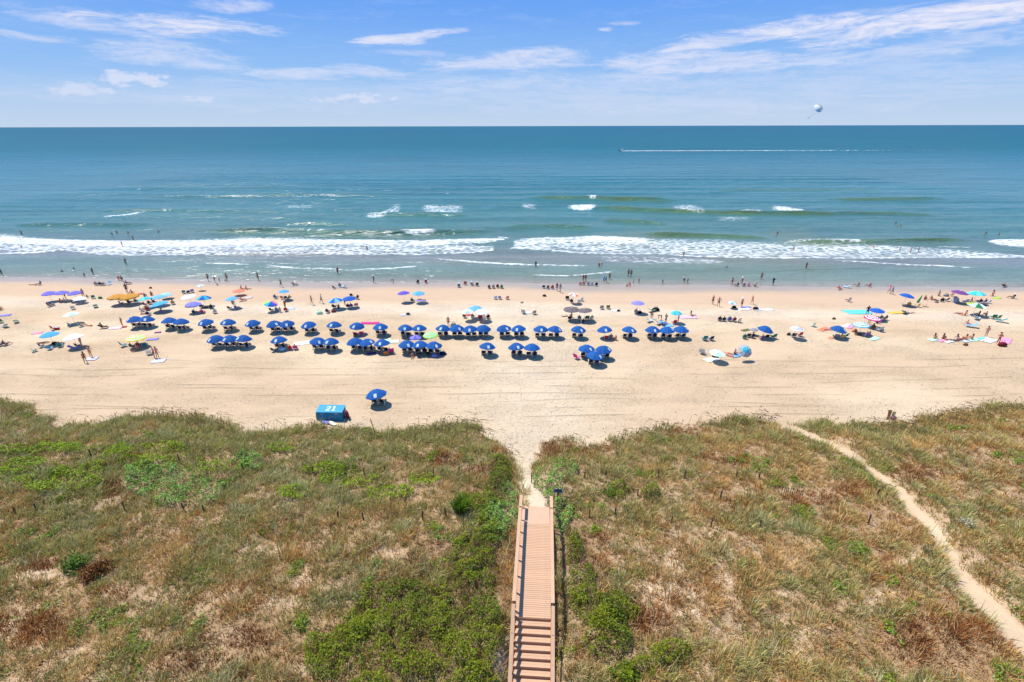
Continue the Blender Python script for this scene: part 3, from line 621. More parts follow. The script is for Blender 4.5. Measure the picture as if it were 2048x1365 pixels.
    tall = 0.30 + 0.7 * np.maximum(np.maximum(ell(px, py, [(1950, 830, 140, 40), (1800, 850, 100, 30)]), ell(px, py, [(920, 850, 90, 30)])), ell(px, py, [(380, 840, 80, 30), (1470, 840, 90, 30), (1290, 860, 60, 20)]))
    fr = free(X, Y) * np.maximum(np.exp(-((e - 1.6) / 2.2) ** 2), 0.10) * tall
    k = g.uniform(0, 1, len(X)) < fr
    X, Y, Z = X[k], Y[k], Z[k]; N = len(X)
    h = g.uniform(0.9, 1.55, N); dx = 0.28 + 0.25 * g.normal(0, 1, N); dy = 0.15 * g.normal(0, 1, N); w = 0.016
    V = np.empty((N, 9, 3)); 
    def put(k, t, side, zz): V[:, k] = np.stack([X + dx * h * t ** 2 + side, Y + dy * h * t, Z + h * zz], -1)
    put(0, 0, -w, 0); put(1, 0, w, 0); put(2, .8, -w, .86); put(3, .8, w, .86); put(4, 1.0, 0, 0.98)
    for k_, (t_, sd, zz) in enumerate(((0.95, 0, .99), (1.25, -.05, .93), (1.22, .05, .97), (1.5, 0, .80))): put(5 + k_, t_, sd, zz)
    i = (np.arange(N) * 9)[:, None]
    T = np.concatenate([i + np.array([q]) for q in ([0, 1, 3], [0, 3, 2], [2, 3, 4], [5, 6, 7], [6, 8, 7])])
    C = np.empty((N, 9, 3)); C[:, :5] = (0.33, 0.27, 0.13); C[:, 5:] = (0.30, 0.18, 0.085); C *= g.uniform(0.75, 1.25, (N, 1, 1))
    me = np_mesh('sea_oats', V.reshape(-1, 3), [T], C.reshape(-1, 3)); me.materials.append(GRASS_M)
    o = kind(link('sea_oats', me), 'stuff'); tag(o, 'tall sea oats with drooping seed heads along the dune edge', 'grass')
    # creeping vines
    tot = 0
    for nm, reg, base, alt, sz, dn, hh, lab in (
            ('lime_vine', VINE_LIME, (0.26, 0.38, 0.013), (0.19, 0.27, 0.02), 0.075, 300, 0.55, 'bright lime green vine creeping over the left dune'),
            ('grey_vine', VINE_GREY, (0.16, 0.31, 0.05), (0.24, 0.40, 0.10), 0.08, 260, 0.62, 'blue green leafy runners spreading over the dune grass'),
            ('bramble_cover', VINE_DEEP, (0.075, 0.115, 0.006), (0.205, 0.240, 0.012), 0.066, 420, 0.75, 'dark to bright green bramble thicket beside the boardwalk')):
        X, Y, Z, px, py, g = scatter(dn, 200 + dn)
        r = ell(px, py, reg); n = fbm(X, Y, 0.55, 81, 4); nb = 0.55 * fbm(X, Y, 0.75, 82, 3) + 0.45 * fbm(X, Y, 2.2, 83, 2)
        k = g.uniform(0, 1, len(X)) < free(X, Y) * sm((r - 0.22 + 1.7 * (n - 0.5)) / 0.5) * (0.35 + 0.7 * sm((nb - 0.36) / 0.16))
        X, Y, Z, r, n, nb = [q[k] for q in (X, Y, Z, r, n, nb)]
        mound = hh * (0.15 + 1.1 * sm((nb - 0.33) / 0.32)) * (0.4 + 0.6 * r)
        z = Z + mound * (1 - 0.6 * g.uniform(0, 1, len(X)) ** 2.2)
        mixf = np.clip(0.5 + 2.2 * (n - 0.5) + 0.35 * g.normal(0, 1, len(X)), 0, 1)[:, None]
        c = np.array(base) * (1 - mixf) + np.array(alt) * mixf
        deadf = (g.uniform(0, 1, len(X)) < 0.06)[:, None]; c = np.where(deadf, np.array((0.22, 0.13, 0.06)), c)
        me = leaves(nm, np.stack([X, Y, z], -1), sz, c, 0.25, 300 + dn)
        o = kind(link(nm, me), 'stuff'); tag(o, lab, 'vine')
    # darker stems under the thicket
    X, Y, Z, px, py, g = scatter(14, 141)
    k = g.uniform(0, 1, len(X)) < free(X, Y) * ell(px, py, VINE_DEEP)
    X, Y, Z = X[k], Y[k], Z[k]
    me = blades('bramble_stems', X, Y, Z, np.full(len(X), 0.55), 7, 1.6, 0.022, np.tile(np.array((0.13, 0.075, 0.045)), (len(X), 1)), 0.3, (0.2, 0.2, 0.06), 142, bend=1.0)
    kind(link('bramble_stems', me), 'stuff')['label'] = 'brown stems under the bramble thicket'
build_grass()

# single plants one can point to
def plant(name, label, cat, px, py, rx, rz, n, size, cols, seed, grassy=False, foliage='foliage'):
    c = hit(px, py); g = np.random.default_rng(seed)
    root = thing(name, label, cat, c)
    if grassy:
        k = 14; th = g.uniform(0, 6.28, k); r = rx * np.sqrt(g.uniform(0, 1, k)) * 0.55
        me = blades(foliage, np.cos(th) * r, np.sin(th) * r, np.zeros(k), np.full(k, rz), n // k, 0.4, 0.045, np.array(cols)[g.integers(0, len(cols), k)], 0.25, cols[-1], seed + 1, lean=(0.05, 0.02), bend=0.7)
    else:
        d = g.normal(0, 1, (n, 3)); d /= np.linalg.norm(d, axis=1)[:, None]; rr = g.uniform(0, 1, n) ** 0.4
        lump = 0.45 + 0.95 * vnoise(d[:, 0] * 3.5 + 7, d[:, 1] * 3.5 + d[:, 2] * 3, 1.0, seed)
        P = d * (rr * lump)[:, None] * np.array([rx, rx, rz * 0.75]); P[:, 2] = np.abs(P[:, 2] + rz * 0.45)
        me = leaves(foliage, P, size, np.array(cols)[g.integers(0, len(cols), n)], 0.3, seed + 1, 0.4)
    kind(link(foliage, me, root), 'stuff')
    k = 9; th = g.uniform(0, 6.28, k); r = 0.25 * rx
    st = blades('stem', np.cos(th) * r, np.sin(th) * r, np.zeros(k), np.full(k, rz * 0.8), 3, 0.3, 0.03, np.tile(np.array((0.11, 0.065, 0.04)), (k, 1)), 0.2, (0.12, 0.08, 0.05), seed + 2, bend=0.9)
    link('stem', st, root)
    return root
plant('yucca_shrub', 'bright green spiky shrub standing alone left of the boardwalk end', 'shrub', 919, 1022, 0.65, 1.5, 420, 0.1, [(0.15, 0.26, 0.03), (0.20, 0.32, 0.03), (0.09, 0.17, 0.03)], 401, True)
plant('browning_shrub', 'shrub turning orange brown on one side in the dry grass at lower left', 'shrub', 195, 1150, 1.0, 1.0, 1100, 0.10, [(0.28, 0.10, 0.02), (0.20, 0.06, 0.018), (0.10, 0.04, 0.02), (0.22, 0.12, 0.03)], 411)
plant('leafy_shrub', 'small yellow green shrub touching the orange brown shrub', 'shrub', 150, 1135, 0.85, 0.8, 800, 0.09, [(0.09, 0.16, 0.02), (0.13, 0.22, 0.03)], 421)
plant('silver_shrub', 'pale silvery round shrub right of the sandy side path', 'shrub', 1928, 1050, 0.6, 0.5, 700, 0.07, [(0.55, 0.52, 0.38), (0.44, 0.43, 0.29)], 431)
plant('green_bush', 'dense green bush right of the boardwalk stairs', 'bush', 1225, 1240, 1.1, 0.8, 1900, 0.075, [(0.075, 0.115, 0.010), (0.16, 0.20, 0.014), (0.05, 0.08, 0.010)], 441)
plant('bright_bush', 'low bright green bush at the bottom edge right of the stairs', 'bush', 1258, 1352, 0.75, 0.5, 1100, 0.075, [(0.10, 0.17, 0.015), (0.17, 0.23, 0.018)], 451)
plant('sapling', 'small leafy green sapling clump left of the pale side path end', 'shrub', 1222, 990, 0.6, 0.55, 600, 0.08, [(0.09, 0.18, 0.03), (0.12, 0.2, 0.04)], 461)


# ---------------------------------------------------------------- mesh builder
class MB:
    def __init__(s): s.v = []; s.f = []; s.mi = []
    def face(s, idx, m=0): s.f.append(tuple(idx)); s.mi.append(m)
    def add(s, pts): n = len(s.v); s.v += [tuple(map(float, p)) for p in pts]; return n
    def box(s, c, size, m=0, rot=None):
        x, y, z = (q / 2 for q in size)
        P = [Vector(p) for p in ((-x, -y, -z), (x, -y, -z), (x, y, -z), (-x, y, -z), (-x, -y, z), (x, -y, z), (x, y, z), (-x, y, z))]
        if rot is not None: P = [rot @ p for p in P]
        n = s.add([p + Vector(c) for p in P])
        for q in ((0, 3, 2, 1), (4, 5, 6, 7), (0, 1, 5, 4), (1, 2, 6, 5), (2, 3, 7, 6), (3, 0, 4, 7)): s.face([n + i for i in q], m)
        return s
    def beam(s, a, b, w, h, m=0):
        a, b = Vector(a), Vector(b); d = (b - a); L = d.length
        q = d.to_track_quat('X', 'Z').to_matrix()
        return s.box((a + b) / 2, (L, w, h), m, q)
    def tube(s, a, b, r, r2=None, k=6, m=0):
        a, b = Vector(a), Vector(b); r2 = r if r2 is None else r2
        q = (b - a).to_track_quat('Z', 'Y').to_matrix()
        n = s.add([a + q @ Vector((math.cos(t) * r, math.sin(t) * r, 0)) for t in [6.28319 * i / k for i in range(k)]] + [b + q @ Vector((math.cos(t) * r2, math.sin(t) * r2, 0)) for t in [6.28319 * i / k for i in range(k)]])
        for i in range(k): s.face((n + i, n + (i + 1) % k, n + k + (i + 1) % k, n + k + i), m)
        s.face([n + i for i in range(k - 1, -1, -1)], m); s.face([n + k + i for i in range(k)], m)
        return s
    def path(s, pts, r, k=6, m=0):
        for a, b in zip(pts[:-1], pts[1:]): s.tube(a, b, r, None, k, m)
        return s
    def lathe(s, prof, k=10, m=0, c=(0, 0, 0)):
        n = s.add([(c[0] + r * math.cos(6.28319 * i / k), c[1] + r * math.sin(6.28319 * i / k), c[2] + z) for r, z in prof for i in range(k)])
        for j in range(len(prof) - 1):
            for i in range(k): s.face((n + j * k + i, n + j * k + (i + 1) % k, n + (j + 1) * k + (i + 1) % k, n + (j + 1) * k + i), m)
        s.face([n + i for i in range(k - 1, -1, -1)], m); s.face([n + (len(prof) - 1) * k + i for i in range(k)], m)
        return s
    def strip(s, prof, w, t=0.012, m=0):
        """a sheet of cloth: profile in (y, z), extruded across x, with a thickness"""
        k = len(prof); P = [Vector((0, y, z)) for y, z in prof]; N = []
        for i in range(k):
            d = P[min(i + 1, k - 1)] - P[max(i - 1, 0)]; N.append(Vector((0, -d.z, d.y)).normalized() * t / 2)
        n = s.add([p + nn + Vector((sx * w / 2, 0, 0)) for p, nn in zip(P, N) for sx in (-1, 1)] + [p - nn + Vector((sx * w / 2, 0, 0)) for p, nn in zip(P, N) for sx in (-1, 1)])
        o = 2 * k
        for i in range(k - 1):
            a = n + 2 * i
            s.face((a, a + 1, a + 3, a + 2), m); s.face((a + o + 2, a + o + 3, a + o + 1, a + o), m)
            s.face((a, a + 2, a + o + 2, a + o), m); s.face((a + 3, a + 1, a + o + 1, a + o + 3), m)
        s.face((n, n + o, n + o + 1, n + 1), m); e = n + 2 * (k - 1); s.face((e + 1, e + o + 1, e + o, e), m)
        return s
    def mesh(s, name, slots=1, smooth=False, bevel=0):
        me = bpy.data.meshes.new(name); me.from_pydata(s.v, [], s.f)
        for _ in range(slots): me.materials.append(None)
        me.polygons.foreach_set('material_index', s.mi)
        if smooth: me.polygons.foreach_set('use_smooth', [True] * len(s.f))
        me.update(); return me
CACHE = {}
def cached(key, fn):
    if key not in CACHE: CACHE[key] = fn()
    return CACHE[key]
ZOOM = {1: (0, 530, 6.5), 2: (240, 530, 6.5), 3: (480, 530, 6.5), 4: (720, 530, 6.5), 5: (960, 530, 6.5), 6: (1200, 530, 6.5), 7: (1440, 530, 6.5), 8: (1680, 530, 5.565),
        11: (0, 380, 4), 12: (512, 380, 4), 13: (1024, 380, 4), 14: (1536, 380, 4), 21: (0, 780, 4), 22: (512, 780, 4), 23: (1024, 780, 4), 24: (1536, 780, 4)}
def zp(r, x, y): a, b, k = ZOOM[r]; return a + x / k, b + y / k
def ground(r, x, y): return hit(*zp(r, x, y))

# ---------------------------------------------------------------- umbrellas
def canopy_mesh(ring=0.0, tiers=None, skirt=0.05, rise=0.40, ribs=8, slots='one', rad=1.0, bands=4):
    """a stretched cloth dome: eight ribs, each panel sagging a little between them; radius 1 at z 0"""
    b = MB(); sub = 4; K = ribs * sub; rows = bands + 1
    for j in range(rows):
        t = j / (rows - 1)
        for i in range(K):
            a = 6.28319 * (i + 0.0) / K + 0.39
            ph = (i % sub) / sub; sag = math.sin(math.pi * ph)
            r = t * rad * (1 - 0.045 * sag * t); z = rise * (1 - t ** 1.75) - 0.05 * sag * t * (1.3 - t) * 1.6
            b.v.append((r * math.cos(a), r * math.sin(a), z))
    for j in range(rows - 1):
        for i in range(K):
            m = dict(one=0, wedge=(i // sub) % 2, ring=j % 2, rainbow=(i // sub) % 8)[slots]
            q = (j * K + i, j * K + (i + 1) % K, (j + 1) * K + (i + 1) % K, (j + 1) * K + i)
            b.face(q[::-1] if False else (q[0], q[3], q[2], q[1]), m)
    base = (rows - 1) * K
    n = len(b.v)
    for i in range(K):
        x, y, z = b.v[base + i]; drop = skirt * (0.75 + 0.25 * math.cos(2 * math.pi * ((i % sub) / sub)))
        b.v.append((x * 1.005, y * 1.005, z - drop))
    for i in range(K):
        m = dict(one=0, wedge=(i // sub) % 2, ring=(rows - 2) % 2, rainbow=(i // sub) % 8)[slots]
        b.face((base + i, n + i, n + (i + 1) % K, base + (i + 1) % K), m)
    return b.mesh('canopy', 8 if slots == 'rainbow' else (1 if slots == 'one' else 2))
def emblem_mesh(rise=0.56):
    """white print with a faint device, following the middle of one sagging canopy panel"""
    b = MB()
    def ring(t, sag): return (t * (1 - 0.045 * sag * t), rise * (1 - t ** 1.75) - 0.05 * sag * t * (1.3 - t) * 1.6)
    def pt(u, t, h):
        sag = 1 - 0.29 * min(1.0, abs(u) / (0.196 * t + 1e-6))
        k = min(3, int(t * 4)); f = t * 4 - k; (ra, za), (rb, zb) = ring(k / 4, sag), ring((k + 1) / 4, sag)
        return (u, -(ra + (rb - ra) * f) , za + (zb - za) * f + h)
    def patch(us, ts, h, m):
        for u0, u1 in zip(us[:-1], us[1:]):
            for t0, t1 in zip(ts[:-1], ts[1:]):
                n = b.add([pt(u0, t0, h), pt(u0, t1, h), pt(u1, t1, h), pt(u1, t0, h)]); b.face((n, n + 1, n + 2, n + 3), m)
    patch((-.135, 0, .135), (.54, .65, .75, .88), 0.008, 0)
    patch((-.07, 0, .07), (.58, .64), 0.013, 1); patch((-.01, .05), (.64, .75, .81), 0.013, 1)
    return b.mesh('emblem', 2)
def pole_mesh(h):
    return MB().tube((0, 0, -0.12), (0, 0, h), 0.022, 0.019, 7).mesh('pole', 1)
def finial_mesh(): return MB().lathe([(0.018, 0.0), (0.05, 0.02), (0.05, 0.06), (0.02, 0.10)], 8).mesh('finial', 1)
def ribs_mesh():
    b = MB()
    for k in range(8):
        a = 6.28319 * k / 8 + 0.39; c, s_ = math.cos(a), math.sin(a); b.beam((0.0, 0.0, 0.30), (c * 0.97, s_ * 0.97, -0.025), 0.012, 0.012)
    return b.mesh('ribs', 1)
POLE_C = {'wood': mat('pole_wood', (0.55, 0.42, 0.27), 0.6), 'white': mat('pole_white', (0.72, 0.72, 0.72), 0.4, 0.5)}
def umbrella(px, py, label, group, cols=('blue',), slots='one', diam=2.25, rim=1.3, emblem=None, tilt=None, foot=None, name='beach_umbrella', polec='white', rise=0.56, skirt=0.05, canopy_mat=None, cat='umbrella', yaw=0.0, ribs=8):
    """px, py: middle of the canopy's rim in the photograph; rim: its height over the sand"""
    g0 = plane(px, py, 0.0 + rim); z = float(height(g0[0], g0[1])); g0 = plane(px, py, z + rim)
    c = Vector(g0); R_ = diam / 2
    tl = Matrix.Identity(3)
    if tilt: tl = (Matrix.Rotation(tilt[1], 3, 'Y') @ Matrix.Rotation(tilt[0], 3, 'X'))
    axis = tl @ Vector((0, 0, 1))
    L = rim / max(axis.z, 0.3)
    base = c - axis * L
    base.z = float(height(base.x, base.y)) if abs(base.z - z) < 0.4 else base.z
    root = bpy.data.objects.new(name, None); COL.objects.link(root); root.empty_display_size = 0.2
    root.location = base; root.rotation_euler = (tl @ Matrix.Rotation(yaw, 3, 'Z')).to_euler()
    tag(root, label, cat, group)
    top = L + rise * R_
    link('pole', cached(('pole', round(top, 1)), lambda: pole_mesh(round(top, 1) + 0.02)), root, mats=[POLE_C[polec]])
    cm = cached(('canopy', slots, round(rise, 2), round(skirt, 2), ribs), lambda: canopy_mesh(rise=rise, skirt=skirt, slots=slots, ribs=ribs, bands=7 if slots == 'ring' else 4))
    ms = canopy_mat or [cloth(k) for k in cols]
    can = link('canopy', cm, root, (0, 0, L), mats=ms); can.scale = (R_, R_, R_)
    rb = link('ribs', cached('ribs', ribs_mesh), root, (0, 0, L), mats=[POLE_C['white']]); rb.scale = (R_, R_, R_)
    link('finial', cached('finial', finial_mesh), root, (0, 0, top - 0.01), mats=[cloth('white')])
    if emblem is not None:
        e = link('emblem', cached('emblem', emblem_mesh), can, mats=[mat('emblem_print', (0.55, 0.60, 0.66)), cloth('pale_blue')]); e.rotation_euler = (0, 0, emblem - yaw)
    return base

# ---------------------------------------------------------------- chairs
def sling(prof, w): return lambda: MB().strip(prof, w, 0.015).mesh('seat', 1)
LOW = [(0.30, 0.27), (0.08, 0.20), (-0.12, 0.20), (-0.22, 0.34), (-0.34, 0.72)]
def low_chair_parts():
    fr = []
    for sx in (-1, 1):
        b = MB(); x = sx * 0.28
        b.path([(x, 0.31, 0.27), (x, -0.14, 0.19), (x, -0.35, 0.73)], 0.014); fr.append(('side_frame', b.mesh('side_frame', 1)))
        fr.append(('armrest', MB().box((sx * 0.30, 0.03, 0.42), (0.05, 0.42, 0.025)).mesh('armrest', 1)))
        fr.append(('leg', MB().path([(x, 0.24, 0.43), (x, 0.20, 0.0), (x, -0.30, 0.0)], 0.013).mesh('leg', 1)))
        fr.append(('leg', MB().tube((x, -0.18, 0.43), (x, -0.30, 0.0), 0.013).mesh('leg', 1)))
    return fr
REC = [(0.62, 0.30), (0.25, 0.27), (0.0, 0.24), (-0.16, 0.33), (-0.62, 0.66)]
def lounge_parts():
    fr = []
    for sx in (-1, 1):
        x = sx * 0.29
        fr.append(('side_frame', MB().path([(x, 0.63, 0.30), (x, -0.02, 0.24), (x, -0.64, 0.68)], 0.014).mesh('side_frame', 1)))
        fr.append(('leg', MB().tube((x, 0.40, 0.28), (x, 0.52, 0.0), 0.013).mesh('leg', 1)))
        fr.append(('leg', MB().tube((x, 0.05, 0.26), (x, -0.42, 0.0), 0.013).mesh('leg', 1)))
    return fr
def wood_chair_parts():
    fr = []
    for sx in (-1, 1):
        x = sx * 0.31
        fr.append(('side_frame', MB().beam((x, 0.42, 0.26), (x, -0.42, 0.10), 0.05, 0.08).mesh('side_frame', 1)))
        fr.append(('back_post', MB().beam((x * 0.93, -0.05, 0.16), (x * 0.93, -0.52, 0.86), 0.055, 0.06).mesh('back_post', 1)))
        fr.append(('armrest', MB().beam((x, 0.32, 0.47), (x, -0.30, 0.47), 0.09, 0.03).mesh('armrest', 1)))
        fr.append(('leg', MB().beam((x, 0.36, 0.46), (x, 0.38, 0.0), 0.05, 0.06).mesh('leg', 1)))
        fr.append(('leg', MB().beam((x, -0.22, 0.46), (x, -0.46, 0.0), 0.05, 0.06).mesh('leg', 1)))
    return fr
CHAIRW = [(0.40, 0.30), (0.12, 0.22), (-0.05, 0.20), (-0.20, 0.38), (-0.49, 0.83)]
def chair(pos, label, col='navy', rz=0.0, style='low', group='folding chairs on the sand', scale=1.0):
    nm = dict(low='beach_chair', lounge='lounge_chair', wood='rental_chair')[style]
    root = thing(nm, label, 'chair', pos, rz, group, scale)
    prof, w = dict(low=(LOW, 0.53), lounge=(REC, 0.55), wood=(CHAIRW, 0.56))[style]
    link('seat', cached(('seat', style), sling(prof, w)), root, mats=[cloth(col)])
    parts = cached(('chair', style), dict(low=low_chair_parts, lounge=lounge_parts, wood=wood_chair_parts)[style])
    fm = cloth('cream') if style == 'wood' else cloth('metal')
    for n, me in parts: link(n, me, root, mats=[fm])
    return root

# ---------------------------------------------------------------- small beach things
def stripes_mat(name, a, b, scale, axis='X'):
    if name in MATS: return MATS[name]
    m = bpy.data.materials.new(name); m.use_nodes = True; t = NT(m.node_tree); bs = t.n['Principled BSDF']
    tc = t.new('ShaderNodeTexCoord'); w = t.new('ShaderNodeTexWave', bands_direction=axis); t.l.new(tc.outputs['Object'], w.inputs['Vector']); w.inputs['Scale'].default_value = scale; w.inputs['Distortion'].default_value = 0.4
    t.l.new(t.mix(t.ramp(w.outputs['Fac'], 0.42, 0.58), PAL[a], PAL[b]), bs.inputs['Base Color']); bs.inputs['Roughness'].default_value = 0.85
    MATS[name] = m; return m
def spots_mat(name, a, b, scale):
    if name in MATS: return MATS[name]
    m = bpy.data.materials.new(name); m.use_nodes = True; t = NT(m.node_tree); bs = t.n['Principled BSDF']
    tc = t.new('ShaderNodeTexCoord'); v = t.new('ShaderNodeTexVoronoi'); t.l.new(tc.outputs['Object'], v.inputs['Vector']); v.inputs['Scale'].default_value = scale
    t.l.new(t.mix(t.ramp(v.outputs['Distance'], 0.25, 0.4), PAL[b], PAL[a]), bs.inputs['Base Color']); bs.inputs['Roughness'].default_value = 0.85
    MATS[name] = m; return m
def towel_mesh(seed):
    g = random.Random(seed); b = MB(); nx, ny = 7, 9
    for side in (0.022, 0.0):
        for j in range(ny):
            for i in range(nx):
                u, v = i / (nx - 1) - .5, j / (ny - 1) - .5
                e = 0.03 * math.sin(5 * u + seed) * math.cos(4 * v + 2 * seed) + g.uniform(0, .02)
                b.v.append((u * 0.95 + 0.03 * math.sin(6 * v + seed), v * 1.75 + 0.03 * math.sin(5 * u), 0.035 + e + side))
    o = nx * ny
    for j in range(ny - 1):
        for i in range(nx - 1):
            q = j * nx + i; b.face((q, q + 1, q + nx + 1, q + nx)); b.face((o + q + nx, o + q + nx + 1, o + q + 1, o + q))
    rim = [i for i in range(nx)] + [j * nx + nx - 1 for j in range(1, ny)] + [(ny - 1) * nx + i for i in range(nx - 2, -1, -1)] + [j * nx for j in range(ny - 2, 0, -1)]
    for a, c in zip(rim, rim[1:] + rim[:1]): b.face((a, o + a, o + c, c))
    return b.mesh('towel', 1, True)
def towel(r, x, y, label, col, rz=0.0, sx=1.0, sy=1.0, m=None, name='towel', cat='towel', group='towels and blankets spread on the sand'):
    k = random.randint(0, 3)
    p = ground(r, x, y) if r else (x, y, float(height(x, y)))
    o = link(name, cached(('towel', k), lambda: towel_mesh(k)), None, p, (0, 0, rz), [m or cloth(col)]); o.scale = (sx, sy, 1)
    return tag(o, label, cat, group)
def cooler(r, x, y, label, body, lid='white', rz=0.3, s=1.0):
    root = thing('cooler', label, 'cooler', ground(r, x, y), rz, None, s)
    b = MB(); n = b.add([(sx * w, sy * d, z) for z, w, d in ((0, .26, .16), (.36, .29, .185)) for sx, sy in ((-1, -1), (1, -1), (1, 1), (-1, 1))])
    for q in ((3, 2, 1, 0), (0, 1, 5, 4), (1, 2, 6, 5), (2, 3, 7, 6), (3, 0, 4, 7), (4, 5, 6, 7)): b.face([n + i for i in q])
    link('body', b.mesh('body', 1), root, mats=[cloth(body)])
    l = link('lid', MB().box((0, 0, .395), (.61, .40, .06)).mesh('lid', 1), root, mats=[cloth(lid)])
    link('handle', MB().path([(-.31, 0, .28), (-.31, 0, .46), (.31, 0, .46), (.31, 0, .28)], .014).mesh('handle', 1), root, mats=[cloth('dark')])
def bag_mesh(seed):
    g = random.Random(seed); b = MB(); k = 12
    prof = [(0.16, 0.0), (0.25, 0.08), (0.24, 0.20), (0.17, 0.30), (0.08, 0.34)]
    for j, (r_, z) in enumerate(prof):
        for i in range(k):
            a = 6.283 * i / k; q = 1 + 0.14 * math.sin(3 * a + seed + j) + g.uniform(-.06, .06)
            b.v.append((r_ * q * 1.35 * math.cos(a), r_ * q * 0.85 * math.sin(a), z))
    for j in range(len(prof) - 1):
        for i in range(k): b.face((j * k + i, j * k + (i + 1) % k, (j + 1) * k + (i + 1) % k, (j + 1) * k + i))
    b.face([i for i in range(k - 1, -1, -1)]); b.face([(len(prof) - 1) * k + i for i in range(k)])
    return b.mesh('bag_body', 1, True)
def bag(r, x, y, label, col, s=1.0, rz=0.0):
    root = thing('beach_bag', label, 'bag', ground(r, x, y), rz, None, s); k = random.randint(0, 2)
    link('bag_body', cached(('bag', k), lambda: bag_mesh(k)), root, mats=[cloth(col)])
    link('strap', cached('strap', lambda: MB().path([(-.16, 0, .30), (-.12, 0.02, .46), (.12, 0.02, .46), (.16, 0, .30)], .012).mesh('strap', 1)), root, mats=[cloth('dark')])

# ---------------------------------------------------------------- people
def skin_mesh(name, V, E, Rr, sub=1):
    me = bpy.data.meshes.new('tmp'); me.from_pydata([tuple(v) for v in V], E, []); o = bpy.data.objects.new('tmp', me); COL.objects.link(o)
    o.modifiers.new('s', 'SKIN'); ss = o.modifiers.new('u', 'SUBSURF'); ss.levels = ss.render_levels = sub
    sk = me.skin_vertices[0].data
    for i, r_ in enumerate(Rr): sk[i].radius = (r_, r_) if not isinstance(r_, tuple) else r_
    sk[0].use_root = True
    dg = bpy.context.evaluated_depsgraph_get(); ev = o.evaluated_get(dg); out = bpy.data.meshes.new_from_object(ev)
    out.name = name; out.materials.clear(); out.materials.append(None)
    out.polygons.foreach_set('use_smooth', [True] * len(out.polygons))
    bpy.data.objects.remove(o); bpy.data.meshes.remove(me)
    return out
def mirror(a, sx): return Vector((a[0] * sx, a[1], a[2]))
